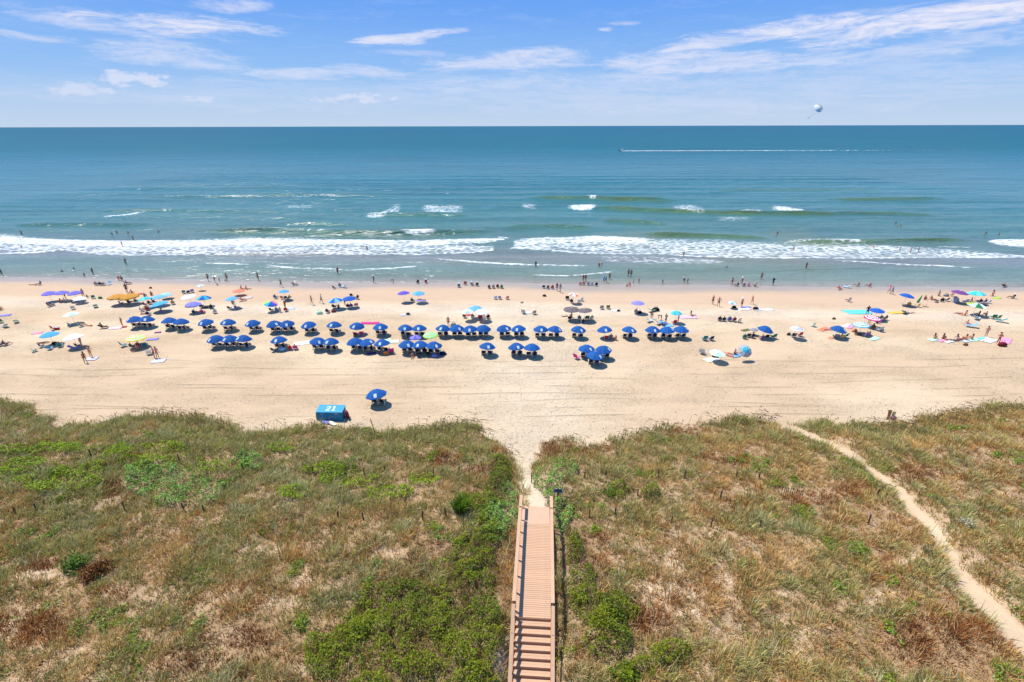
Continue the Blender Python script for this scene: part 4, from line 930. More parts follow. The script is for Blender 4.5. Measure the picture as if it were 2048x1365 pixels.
def pose(kind_):
    """joint positions of a 1.74 m figure facing +Y; feet (or seat) on z 0"""
    J = dict(pel=(0, 0, .93), spi=(0, .01, 1.12), che=(0, 0, 1.33), nek=(0, 0, 1.50), hed=(0, .02, 1.62), cro=(0, .01, 1.71), nos=(0, .125, 1.605))
    L = dict(hip=(.09, 0, .88), kne=(.10, .03, .50), ank=(.105, -.03, .09), toe=(.12, .14, .035), sho=(.185, 0, 1.43), elb=(.245, -.03, 1.14), wri=(.26, .07, .90), han=(.262, .10, .83))
    Rr = None
    if kind_ == 'walk':
        Rr = dict(L); L = dict(L); L.update(kne=(.09, .18, .52), ank=(.09, .20, .11), toe=(.10, .36, .06), elb=(.23, -.14, 1.16), wri=(.22, -.10, .92), han=(.22, -.06, .85))
        Rr.update(kne=(.09, -.08, .50), ank=(.09, -.32, .14), toe=(.10, -.18, .04), elb=(.23, .08, 1.15), wri=(.21, .26, .98), han=(.21, .32, .93))
    elif kind_ == 'hips':
        L.update(elb=(.36, -.12, 1.17), wri=(.20, .03, 1.00), han=(.16, .09, .97), ank=(.16, -.03, .09), toe=(.19, .13, .035), kne=(.13, .03, .50))
    elif kind_ == 'hold':
        L.update(elb=(.26, .02, 1.14), wri=(.14, .26, 1.20), han=(.09, .32, 1.24))
    elif kind_ == 'bend':
        J.update(spi=(0, .17, 1.03), che=(0, .38, .98), nek=(0, .53, .93), hed=(0, .64, .90), cro=(0, .72, .86), nos=(0, .66, .78))
        L.update(hip=(.09, 0, .87), kne=(.10, .04, .48), sho=(.18, .44, .93), elb=(.20, .48, .66), wri=(.17, .52, .42), han=(.16, .55, .35))
    elif kind_ == 'squat':
        J.update(pel=(0, -.12, .30), spi=(0, .0, .46), che=(0, .12, .62), nek=(0, .20, .77), hed=(0, .25, .88), cro=(0, .26, .97), nos=(0, .35, .85))
        L.update(hip=(.10, -.10, .30), kne=(.16, .26, .48), ank=(.13, .0, .09), toe=(.15, .17, .035), sho=(.18, .14, .69), elb=(.22, .30, .48), wri=(.15, .44, .32), han=(.13, .49, .27))
    elif kind_ == 'kneel':
        J.update(pel=(0, -.02, .42), spi=(0, .03, .60), che=(0, .08, .80), nek=(0, .10, .96), hed=(0, .13, 1.08), cro=(0, .12, 1.17), nos=(0, .23, 1.06))
        L.update(hip=(.09, 0, .40), kne=(.12, .24, .09), ank=(.12, -.18, .07), toe=(.12, -.32, .04), sho=(.18, .08, .89), elb=(.23, .12, .60), wri=(.19, .30, .48), han=(.18, .36, .46))
    elif kind_ in ('sitc', 'sitg', 'knees'):
        back = dict(sitc=-.42, sitg=-.10, knees=.10)[kind_]; z0 = .30 if kind_ == 'sitc' else .12
        J = dict(pel=(0, 0, z0)); d = Vector((0, back, 1)).normalized()
        for k, s in (('spi', .19), ('che', .40), ('nek', .57)): J[k] = tuple(Vector(J['pel']) + d * s)
        n = Vector(J['nek']); J['hed'] = tuple(n + Vector((0, .03, .12))); J['cro'] = tuple(n + Vector((0, .02, .21))); J['nos'] = tuple(n + Vector((0, .135, .105)))
        sh = Vector(J['che']) + d * .10
        L.update(hip=(.09, .03, z0), sho=(.18, sh.y, sh.z), elb=(.26, sh.y + .03, sh.z - .27), wri=(.24, sh.y + .26, sh.z - .34), han=(.23, sh.y + .33, sh.z - .36))
        if kind_ == 'sitc': L.update(kne=(.12, .44, .46), ank=(.13, .74, .16), toe=(.14, .86, .10))
        elif kind_ == 'sitg': L.update(kne=(.13, .42, .20), ank=(.14, .82, .09), toe=(.16, .88, .20), elb=(.25, sh.y - .10, sh.z - .26), wri=(.24, sh.y - .22, .12), han=(.24, sh.y - .26, .05))
        else: L.update(kne=(.13, .36, .46), ank=(.12, .52, .09), toe=(.13, .66, .04), elb=(.24, .25, .50), wri=(.12, .44, .46), han=(.06, .48, .42))
    elif kind_ in ('lie', 'prone'):
        up_ = 1 if kind_ == 'lie' else -1
        J = dict(pel=(0, 0, .12), spi=(0, -.19, .12), che=(0, -.40, .13), nek=(0, -.57, .13), hed=(0, -.69, .14), cro=(0, -.79, .14), nos=(0, -.69, .14 + .11 * up_) if up_ > 0 else (0, -.70, .05))
        L.update(hip=(.09, .04, .11), kne=(.12, .44, .20 if up_ > 0 else .09), ank=(.14, .84, .08), toe=(.17, .90, .20) if up_ > 0 else (.15, .96, .05), sho=(.18, -.48, .12), elb=(.30, -.24, .08), wri=(.30, .02, .07), han=(.30, .09, .06))
    elif kind_ == 'wade': L.update(elb=(.33, .02, 1.22), wri=(.40, .16, 1.12), han=(.42, .22, 1.12))
    if Rr is None: Rr = L
    return J, L, Rr
def body_mesh(kind_):
    J, A, B = pose(kind_)
    V, E, Rd, ix = [], [], [], {}
    def add(k, p, r_, par=None):
        ix[k] = len(V); V.append(Vector(p)); Rd.append(r_)
        if par: E.append((ix[par], ix[k]))
    add('pel', J['pel'], (.125, .105)); add('spi', J['spi'], (.118, .09), 'pel'); add('che', J['che'], (.14, .10), 'spi'); add('nek', J['nek'], .055, 'che'); add('hed', J['hed'], .092, 'nek'); add('cro', J['cro'], .06, 'hed')
    for s, P in ((1, A), (-1, B)):
        q = '+' if s > 0 else '-'; m = lambda k: mirror(P[k], s)
        add('hip' + q, m('hip'), .088, 'pel'); add('kne' + q, m('kne'), .055, 'hip' + q); cal = m('kne').lerp(m('ank'), .35) + Vector((0, -.015, 0)); add('cal' + q, cal, .053, 'kne' + q); add('ank' + q, m('ank'), .036, 'cal' + q); add('toe' + q, m('toe'), .033, 'ank' + q)
        add('sho' + q, m('sho'), .058, 'che'); add('elb' + q, m('elb'), .040, 'sho' + q); add('wri' + q, m('wri'), .027, 'elb' + q); add('han' + q, m('han'), .032, 'wri' + q)
        d = (m('han') - m('wri')).normalized(); side = d.cross(Vector((0, 1, 0.2))).normalized() if abs(d.y) < .9 else Vector((1, 0, 0)); nrm = d.cross(side)
        for f in range(4):
            a = m('han') + side * (.026 * (f - 1.5)) * .9 + d * .035; L_ = (.062, .075, .07, .055)[f]
            add(f'f{f}{q}', a, .011, 'han' + q); add(f'g{f}{q}', a + d * L_ * .6 + nrm * .008, .0095, f'f{f}{q}'); add(f'h{f}{q}', a + d * L_ + nrm * .024, .008, f'g{f}{q}')
        a = m('wri').lerp(m('han'), .5) + side * -.035; add('t' + q, a, .012, 'wri' + q); add('u' + q, a + d * .05 - side * .022 + nrm * .01, .009, 't' + q)
    me = skin_mesh('body', V, E, Rd, 1)
    # a face: nose, brow hollows, ears
    import bmesh
    bm = bmesh.new(); bm.from_mesh(me); h = Vector(J['hed']); n = (Vector(J['nos']) - h).normalized(); upv = (Vector(J['cro']) - h).normalized(); sd = n.cross(upv).normalized()
    for v in bm.verts:
        d = v.co - h
        if d.length < .16 and d.dot(upv) > -.10:
            f, u_, s_ = d.dot(n), d.dot(upv), d.dot(sd)
            if f > .02:
                v.co += n * (.028 * math.exp(-(s_ / .018) ** 2 - ((u_ + .02) / .022) ** 2) - .012 * math.exp(-((abs(s_) - .034) / .016) ** 2 - ((u_ - .012) / .014) ** 2) + .006 * math.exp(-(s_ / .03) ** 2 - ((u_ + .06) / .012) ** 2))
            v.co += sd * math.copysign(.018 * math.exp(-(f / .02) ** 2 - ((u_ + .005) / .03) ** 2) * (abs(s_) > .05), s_)
    bm.to_mesh(me); bm.free(); return me
def garment(kind_, what):
    J, A, B = pose(kind_); V, E, Rd, ix = [], [], [], {}
    def add(k, p, r_, par=None):
        ix[k] = len(V); V.append(Vector(p)); Rd.append(r_)
        if par: E.append((ix[par], ix[k]))
    pel, spi, che = Vector(J['pel']), Vector(J['spi']), Vector(J['che'])
    if what in ('trunks', 'briefs', 'shorts'):
        t = dict(trunks=.62, briefs=.12, shorts=.85)[what]
        add('w', pel.lerp(spi, .55 if what != 'briefs' else .25), (.135, .115)); add('p', pel, (.142, .122), 'w')
        for s, P in ((1, A), (-1, B)):
            q = str(s); add('h' + q, mirror(P['hip'], s), .103, 'p')
            if what != 'briefs': add('k' + q, mirror(P['hip'], s).lerp(mirror(P['kne'], s), t), .086, 'h' + q)
            else: add('k' + q, mirror(P['hip'], s).lerp(mirror(P['kne'], s), .10), .094, 'h' + q)
    elif what == 'top': add('a', che.lerp(spi, .35), (.138, .112)); add('b', che.lerp(spi, -.05), (.156, .122), 'a')
    elif what == 'suit':
        add('p', pel, (.140, .120)); add('s', spi, (.130, .104), 'p'); add('c', che, (.154, .116), 's')
        for s, P in ((1, A), (-1, B)): add('h%d' % s, mirror(P['hip'], s), .098, 'p')
    elif what in ('shirt', 'dress'):
        add('p', pel.lerp(spi, .1), (.148, .125)); add('s', spi, (.138, .112), 'p'); add('c', che, (.158, .12), 's')
        for s, P in ((1, A), (-1, B)):
            sh = mirror(P['sho'], s); el = mirror(P['elb'], s); add('s%d' % s, sh, .074, 'c'); add('e%d' % s, sh.lerp(el, .6), .064, 's%d' % s)
            if what == 'dress': add('h%d' % s, mirror(P['hip'], s).lerp(mirror(P['kne'], s), .4), .12, 'p')
    return skin_mesh(what, V, E, Rd, 1)
def hair_mesh(kind_, long):
    J, A, B = pose(kind_); h, c, n = Vector(J['hed']), Vector(J['cro']), Vector(J['nos']); fwd = (n - h).normalized()
    V = [h.lerp(c, .35) - fwd * .022, c - fwd * .02]; E = [(0, 1)]; Rd = [.101, .078]
    if long: k = Vector(J['nek']); V += [h - fwd * .06 , k - fwd * .085, k.lerp(Vector(J['che']), .5) - fwd * .115]; E += [(0, 2), (2, 3), (3, 4)]; Rd += [.08, .065, .03]
    return skin_mesh('hair', V, E, Rd, 1)
def hat_mesh(kind_):
    J, A, B = pose(kind_); h, c = Vector(J['hed']), Vector(J['cro']); upv = (c - h).normalized(); q = upv.to_track_quat('Z', 'Y').to_matrix()
    b = MB().lathe([(.19, .0), (.19, .012), (.105, .03), (.10, .11), (.05, .13)], 12); o = h.lerp(c, .55)
    b.v = [tuple(o + q @ Vector(v)) for v in b.v]; return b.mesh('hat', 1)
PEOPLE = 'people on the beach'; BATHERS = 'bathers in the sea'
def person(pos, label, pose_, face=0.0, skin='tan', hair='dark', long=False, scale=1.0, group=PEOPLE, drop=0.0, **wear):
    """wear: trunks / briefs / shorts / top / suit / shirt / dress / hat = colour"""
    root = thing('person', label, 'person', (pos[0], pos[1], pos[2] - drop), face, group, scale)
    link('body', cached(('body', pose_), lambda: body_mesh(pose_)), root, mats=[SKIN[skin]])
    link('hair', cached(('hair', pose_, long), lambda: hair_mesh(pose_, long)), root, mats=[HAIR[hair]])
    for k, c in wear.items():
        if k == 'hat': link('hat', cached(('hat', pose_), lambda: hat_mesh(pose_)), root, mats=[cloth(c)])
        else: link(k, cached(('gar', pose_, k), lambda: garment(pose_, k)), root, mats=[cloth(c)])
    return root
# ---------------------------------------------------------------- boardwalk
BW_MAT = mat('boardwalk_composite', (0.53, 0.33, 0.205), 0.75, 0.2, 0.10, 3.0, 0.15)
BW_DARK = mat('boardwalk_fascia', (0.41, 0.20, 0.11), 0.75, 0.2, 0.10, 3.0)
def build_boardwalk():
    ang = math.atan2(bwn[1], bwn[0])          # local x across, local y along the deck towards the sea
    root = thing('boardwalk', 'pinkish brown boardwalk with handrails and stairs crossing the dunes', 'boardwalk', (BW_NEAR[0], BW_NEAR[1], DECK), ang)
    g = random.Random(3); W = 2.16; n = int(BW_LEN / 0.148)
    pm = [MB().box((0, 0, -0.019), (W, 0.132, 0.038)).mesh('plank', 1) for _ in range(2)]
    for i in range(n):
        link('plank', pm[i % 2], root, (g.uniform(-.006, .006), (i + .5) * BW_LEN / n, g.uniform(-.003, .003)), (0, g.uniform(-.002, .002), 0), [BW_MAT])
    # sand-dusted ramp down to the path
    rl, rd = 2.35, 0.42
    link('ramp', MB().beam((0, BW_LEN + .01, -.02), (0, BW_LEN + rl, -.02 - rd), W - 0.03, .04).mesh('ramp', 1), root, mats=[mat('ramp_board', (0.54, 0.35, 0.235), 0.8, 0.15, 0.1, 2.0)])
    for s in (-1, 1):
        link('stringer', MB().box((s * (W / 2 - .03), BW_LEN / 2, -.16), (.05, BW_LEN, .22)).mesh('stringer', 1), root, mats=[BW_DARK])
        x = s * (W / 2 + 0.085)
        bend = BW_LEN + 0.55
        link('handrail', MB().box((x, (bend + .25) / 2 + .0, 1.02), (.23, bend - .25, .04)).mesh('handrail', 1), root, mats=[BW_MAT])
        link('handrail', MB().beam((x, bend + .13, 1.01), (x, BW_LEN + rl - .05, 0.70), .23, .04).mesh('handrail', 1), root, mats=[BW_MAT])
        link('rail_board', MB().box((x, (bend + .25) / 2, .91), (.035, bend - .3, .14)).mesh('rail_board', 1), root, mats=[BW_DARK])
        link('rail_board', MB().beam((x, bend + .1, .90), (x, BW_LEN + rl - .1, 0.59), .035, .14).mesh('rail_board', 1), root, mats=[BW_DARK])
        for k in range(7):
            y = 0.42 + k * (BW_LEN + .1) / 6
            link('post', MB().box((x + s * .002, y, -.28), (.095, .095, 2.2)).mesh('post', 1), root, mats=[BW_DARK])
        link('post', MB().box((x + s * .002, BW_LEN + rl - .2, -.30), (.095, .095, 1.95)).mesh('post', 1), root, mats=[BW_DARK])
    run, rise = 0.36, 0.205; ns = 14
    tm = [MB().box((0, 0, -.019), (W - .02, .165, .038)).mesh('tread', 1)]
    rm = MB().box((0, 0, 0), (W - .04, .03, rise - .042)).mesh('riser', 1)
    for i in range(ns):
        z = -rise * i
        link('riser', rm, root, (0, -run * i - .016, z - .04 - (rise - .042) / 2), None, [BW_DARK])
        for q in (0, 1):
            link('tread', tm[0], root, (0, -run * i - .03 - .09 - q * .172, z - rise + g.uniform(-.002, .002)), None, [BW_MAT])
    L = run * ns
    for s in (-1, 1):
        x = s * (W / 2 + .105)
        link('stair_stringer', MB().beam((s * (W / 2 + .012), .0, -.16), (s * (W / 2 + .012), -L, -.16 - rise * ns), .045, .30).mesh('stair_stringer', 1), root, mats=[BW_DARK])
        link('stair_handrail', MB().beam((x, .16, .90), (x, -L, .90 - rise * ns), .21, .04).mesh('stair_handrail', 1), root, mats=[BW_MAT])
        link('stair_rail_board', MB().beam((x, .12, .80), (x, -L, .80 - rise * ns), .035, .14).mesh('stair_rail_board', 1), root, mats=[BW_DARK])
        for k in range(5):
            y = .10 - k * L / 4
            zt = .86 + rise / run * min(0, y)
            link('post', MB().box((x + s * .003, y, zt - 1.0), (.09, .09, 2.0)).mesh('post', 1), root, mats=[BW_DARK])
build_boardwalk()

# ---------------------------------------------------------------- locker, sign, posts
def build_locker():
    c = ground(3, 1170, 2020 - 50)  # placeholder for the sand level at the locker
    a = plane(635, 838, 0.25); b = plane(685, 840, 0.25)
    w = b[0] - a[0]; x = (a[0] + b[0]) / 2; y = a[1] + 0.55; z = float(height(x, y - .5)) - 0.05
    root = thing('storage_locker', 'big blue plywood storage locker with white 21 painted on its lid', 'locker', (x, y, z), R(-1.5))
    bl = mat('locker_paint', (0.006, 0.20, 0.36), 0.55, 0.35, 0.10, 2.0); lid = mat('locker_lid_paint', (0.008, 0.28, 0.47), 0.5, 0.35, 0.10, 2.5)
    h = 1.12; d = 1.15
    link('box_front', MB().box((0, -d / 2, h / 2), (w, .04, h)).mesh('box_front', 1), root, mats=[bl])
    link('box_back', MB().box((0, d / 2, h / 2 + .09), (w, .04, h + .18)).mesh('box_back', 1), root, mats=[bl])
    for s in (-1, 1):
        m = MB(); xx = s * (w / 2 - .02)
        n = m.add([(xx + e * .02, yy, zz) for e in (-1, 1) for yy, zz in ((-d / 2 + .02, 0), (d / 2 - .02, 0), (d / 2 - .02, h + .16), (-d / 2 + .02, h))])
        for q in ((0, 1, 2, 3), (7, 6, 5, 4), (0, 4, 5, 1), (1, 5, 6, 2), (2, 6, 7, 3), (3, 7, 4, 0)): m.face([n + i for i in q])
        link('box_side', m.mesh('box_side', 1), root, mats=[bl])
    L = link('lid', MB().box((0, 0, 0), (w + .10, d + .14, .05)).mesh('lid', 1), root, (0, 0, h + .115), (math.atan2(.18, d), 0, 0), [lid])
    # the number, in white paint
    dg = MB()
    dg.box((-.25, .31, .029), (.34, .11, .008)); dg.box((-.09, .21, .0285), (.12, .20, .008)); dg.box((-.41, .24, .0283), (.11, .12, .008)); dg.beam((-.08, .12, .0287), (-.40, -.24, .0287), .12, .008); dg.box((-.25, -.30, .0291), (.44, .12, .008))
    link('number_two', dg.mesh('number_two', 1), L, mats=[cloth('white')])
    dg = MB(); dg.box((.36, .0, .029), (.16, .72, .008)); dg.box((.25, .28, .0285), (.10, .12, .008)); dg.box((.36, -.32, .0285), (.36, .09, .008))
    link('number_one', dg.mesh('number_one', 1), L, mats=[cloth('white')])
    for sx in (-.78, .78):
        link('label_strip', MB().box((sx, -d / 2 - .024, h - .20), (.42, .01, .08)).mesh('label_strip', 1), root, mats=[cloth('pale_blue')])
        link('hinge', MB().box((sx, d / 2 + .03, h + .15), (.14, .02, .1)).mesh('hinge', 1), root, mats=[cloth('metal')])
    def board(label, col, pos, rot, L_=1.05, m=None):
        o = MB(); k = 16; P = []
        for i in range(k):
            a_ = 6.2832 * i / k; sx, sy = math.cos(a_), math.sin(a_); P.append((.26 * math.copysign(abs(sx) ** .6, sx), L_ / 2 * math.copysign(abs(sy) ** .7, sy)))
        n = o.add([(p[0], p[1], -.03) for p in P] + [(p[0] * .96, p[1] * .97, .03) for p in P])
        for i in range(k): o.face((n + i, n + (i + 1) % k, n + k + (i + 1) % k, n + k + i))
        o.face([n + i for i in range(k - 1, -1, -1)]); o.face([n + k + i for i in range(k)])
        ob = link('boogie_board', o.mesh('boogie_board', 1), None, pos, rot, [cloth(col)]); tag(ob, label, 'boogie board', 'boogie boards around the blue locker')
    X, Y = x, y
    board('orange boogie board leaning on the left end of the blue locker', 'gold', (X - w / 2 - .16, Y - .15, z + .52), (R(90), R(12), R(90)))
    board('dark red boogie board leaning outermost on the right end of the blue locker', 'maroon', (X + w / 2 + .42, Y - .15, z + .50), (R(90), R(-20), R(90)), 1.1)
    board('deep pink boogie board leaning between the locker and the dark red board', 'magenta', (X + w / 2 + .24, Y + .05, z + .52), (R(90), R(-14), R(90)), 1.05)
    board('pale blue boogie board lying flat in front of the blue locker', 'lavender', (X - .25, Y - 1.05, z + .18), (R(6), R(-4), R(70)), 1.1)
    board('white boogie board lying half in the grass in front of the blue locker', 'cream', (X + .45, Y - 1.3, z + .20), (R(5), R(3), R(60)), 1.1)
build_locker()
def sign():
    c = hit(1115, 1003); root = thing('path_sign', 'small blue sign on a wooden post right of the boardwalk end', 'sign', c, R(-3))
    link('post', MB().box((0, 0, .55), (.11, .10, 1.5)).mesh('post', 1), root, mats=[mat('old_wood', (0.13, 0.085, 0.055), 0.85, 0.1, 0.2, 6, 0.3)])
    link('sign_board', MB().box((0, .075, 1.0), (.66, .03, .36)).mesh('sign_board', 1), root, mats=[mat('sign_blue', (0.025, 0.11, 0.26), 0.5, 0.4)])
    for s in (-.05, .05): link('bolt', MB().tube((s * .3, -.052, 1.0 + s), (s * .3, -.06, 1.0 + s), .015).mesh('bolt', 1), root, mats=[cloth('metal')])
sign()
def posts():
    wd = mat('weathered_post', (0.12, 0.08, 0.055), 0.9, 0.1, 0.25, 6, 0.3)
    rows = {  # row phrase -> foot positions
        'in the near left dune': [(21, 130, 1000), (21, 295, 972), (21, 1000, 965), (21, 1475, 975), (21, 1635, 978)],
        'among the lime vines': [(21, 735, 545), (21, 1435, 580), (21, 1950, 650)],
        'in the far dune left of the path': [(22, 460, 668), (22, 870, 685), (22, 1035, 676), (22, 1420, 695), (22, 1625, 675)],
        'left of the boardwalk': [(22, 660, 1035), (22, 860, 1045), (22, 1335, 1040), (22, 1520, 1015)],
        'in the far row right of the path': [(23, 580, 708), (23, 750, 698), (23, 1168, 705), (23, 1378, 708), (23, 1790, 708), (23, 1970, 718)],
        'in the middle of the right dune': [(23, 1005, 850), (23, 1665, 875), (24, 870, 855)],
        'near the boardwalk end on the right': [(23, 620, 1025), (23, 828, 1015), (23, 1272, 1068), (23, 1590, 1100), (23, 1980, 1110), (24, 800, 1075)],
    }
    ords = ['first', 'second', 'third', 'fourth', 'fifth', 'sixth']
    for ph, L in rows.items():
        for i, q in enumerate(L):
            p = ground(*q); g = random.Random(i * 7 + len(ph)); h = g.uniform(.75, .95)
            o = link('fence_post', MB().lathe([(.055, -.3), (.06, 0), (.055, h - .02), (.035, h)], 7).mesh('fence_post', 1), None, p, (g.uniform(-.06, .06), g.uniform(-.06, .06), g.uniform(0, 3)), [wd])
            tag(o, f'short weathered fence post {ph}, {ords[i]} from the left', 'fence post', 'old fence posts standing in the dunes')
    for (x, y, hh, lean, lab) in ((752, 873, 2.15, -.16, 'tall thin leaning pole at the dune edge below the lone blue umbrella'), (1063, 966, 1.0, .0, 'slim brown post beside the sandy path before the boardwalk')):
        p = hit(x, y); o = link('pole', MB().lathe([(.04, -.3), (.045, 0), (.04, hh)], 8).mesh('pole', 1), None, p, (0, lean, 0), [wd]); tag(o, lab, 'pole')
    # a remnant of slatted sand fence
    c = hit(1583, 992); root = thing('sand_fence', 'short remnant of slatted sand fence buried in the right dune', 'fence', c, R(-22))
    for k in range(11):
        link('slat', MB().box((-.75 + k * .15, 0, .28 + .05 * math.sin(k * 2.1)), (.045, .015, .95)).mesh('slat', 1), root, rot=(0, .05 * math.sin(k * 1.7), 0), mats=[wd])
    for zz in (.25, .55): link('wire', MB().tube((-.82, .014, zz), (.82, .014, zz), .006).mesh('wire', 1), root, mats=[cloth('metal')])
    # pile of old chair frames at the dune edge
    c = hit(1781, 836); root = thing('broken_chair', 'broken wooden chair lying on its side at the dune edge far right', 'chair', c, R(10), None, 0.95)
    om = mat('orange_wood', (0.26, 0.12, 0.055), 0.8, 0.15, 0.2, 5, 0.2)
    for k in range(6): link('slat', MB().beam((-.62 + k * .075, -.15 + .01 * k, .0), (-.22 + k * .075, .30, .78), .06, .02).mesh('slat', 1), root, mats=[om])
    link('crossbar', MB().beam((-.28, .33, .80), (.30, .33, .80), .05, .05).mesh('crossbar', 1), root, mats=[cloth('brown')])
    link('side_panel', MB().beam((.22, -.05, .02), (.58, .22, .62), .30, .025).mesh('side_panel', 1), root, mats=[mat('green_wood', (0.12, 0.13, 0.05), 0.8)])
    link('leg', MB().beam((.02, .1, .0), (.25, .28, .74), .05, .05).mesh('leg', 1), root, mats=[cloth('brown')])
    p = Vector(c) + Vector((.08, -.28, .0)); root = thing('trash_bag', 'dusty purple bag leaning in the broken wooden chair', 'bag', p, 0, None, 1.1)
    link('bag_body', cached(('bag', 0), lambda: bag_mesh(0)), root, (0, 0, 0), (R(-20), 0, 0), [mat('cloth_dusty', (0.26, 0.13, 0.17), .8)])
    k_ = link('knot', MB().lathe([(.05, 0), (.03, .05), (.07, .10)], 7).mesh('knot', 1), root, (0, .1, .30), mats=[cloth('purple')])
posts()

# ---------------------------------------------------------------- boat and parasail
def build_boat():
    p = plane(1242.5, 302.6, SEA); D = np.dot(p - EYE, fw) / F
    root = thing('motor_boat', 'small white motorboat with a tow tower speeding left on the sea', 'boat', (p[0], p[1], SEA - .1), R(90))
    S = 7.6; b = MB(); st = [(-1, .0), (-.6, .0), (0, .0), (.5, .04), (.85, .12), (1.0, .22)]; hw = [1.15, 1.25, 1.28, 1.05, .55, .06]
    rings = []
    for (t, l), w in zip(st, hw):
        y = t * S / 2; n = b.add([(-w, y, 1.05 + l * 1.6), (-w * .9, y, .35 + l * 2), (0, y, -.15 + l * 3.2), (w * .9, y, .35 + l * 2), (w, y, 1.05 + l * 1.6), (w * .8, y, .75 + l * 1.5), (-w * .8, y, .75 + l * 1.5)]); rings.append(n)
    for a, c in zip(rings[:-1], rings[1:]):
        for i in range(7): b.face((a + i, a + (i + 1) % 7, c + (i + 1) % 7, c + i))
    b.face([rings[0] + i for i in range(6, -1, -1)]); b.face([rings[-1] + i for i in range(7)])
    link('hull', b.mesh('hull', 1), root, mats=[mat('hull_blue', (0.03, 0.13, 0.17), .3, .5)])
    link('gunwale', MB().box((0, -S * .15, 1.12), (2.5, S * .7, .10)).mesh('gunwale', 1), root, mats=[cloth('white')])
    link('console', MB().box((0, -.4, 1.6), (1.1, 1.0, .9)).mesh('console', 1), root, mats=[cloth('white')])
    link('windscreen', MB().box((0, .2, 2.3), (1.0, .05, .5)).mesh('windscreen', 1), root, (0, 0, 0), mats=[mat('tinted_glass', (0.08, 0.14, 0.16), .1, .6)])
    link('canopy_roof', MB().box((0, -1.4, 3.2), (1.9, 2.2, .1)).mesh('canopy_roof', 1), root, mats=[cloth('pale_grey')])
    for sx in (-.85, .85):
        for yy in (-2.4, -.4): link('roof_post', MB().tube((sx, yy, 1.1), (sx, yy, 3.15), .04).mesh('roof_post', 1), root, mats=[cloth('metal')])
    link('tow_pole', MB().path([(0, 2.6, 1.6), (0, 3.9, 3.9)], .06).mesh('tow_pole', 1), root, mats=[cloth('dark')])
    link('outboard_motor', MB().box((0, -S / 2 - .3, 1.0), (.5, .6, 1.1)).mesh('outboard_motor', 1), root, mats=[cloth('dark')])
    # wake: churned foam trailing to the right
    g = random.Random(5); b = MB(); x0, y0 = p[0] + 3.2, p[1]; x1 = plane(1985, 303.0, SEA)[0]; n = 760
    for i in range(n):
        t = (i / n) ** 1.25; x = x0 + (x1 - x0) * t; w = 1.2 + 4.2 * t ** .5; dens = max(.06, 1 - 1.25 * t)
        if g.random() > dens ** .9 + .05: continue
        cx, cy = x + g.uniform(-1, 1), y0 + g.gauss(0, .42) * w; rr = (0.5 + 1.6 * g.random()) * (1.15 - .55 * t); k = 7
        m = b.add([(cx + rr * (1.7 * g.uniform(.6, 1.2)) * math.cos(6.2832 * q / k), cy + rr * g.uniform(.6, 1.2) * math.sin(6.2832 * q / k), SEA + .14 + .002 * (i % 40)) for q in range(k)] + [(cx, cy, SEA + .24 + .25 * (1 - t) * g.random())])
        for q in range(k): b.face((m + q, m + (q + 1) % k, m + k))
    o = kind(link('boat_wake', b.mesh('boat_wake', 1), None, mats=[cloth('white')]), 'stuff'); tag(o, 'long white wake trailing to the right behind the motorboat', 'wake')
build_boat()
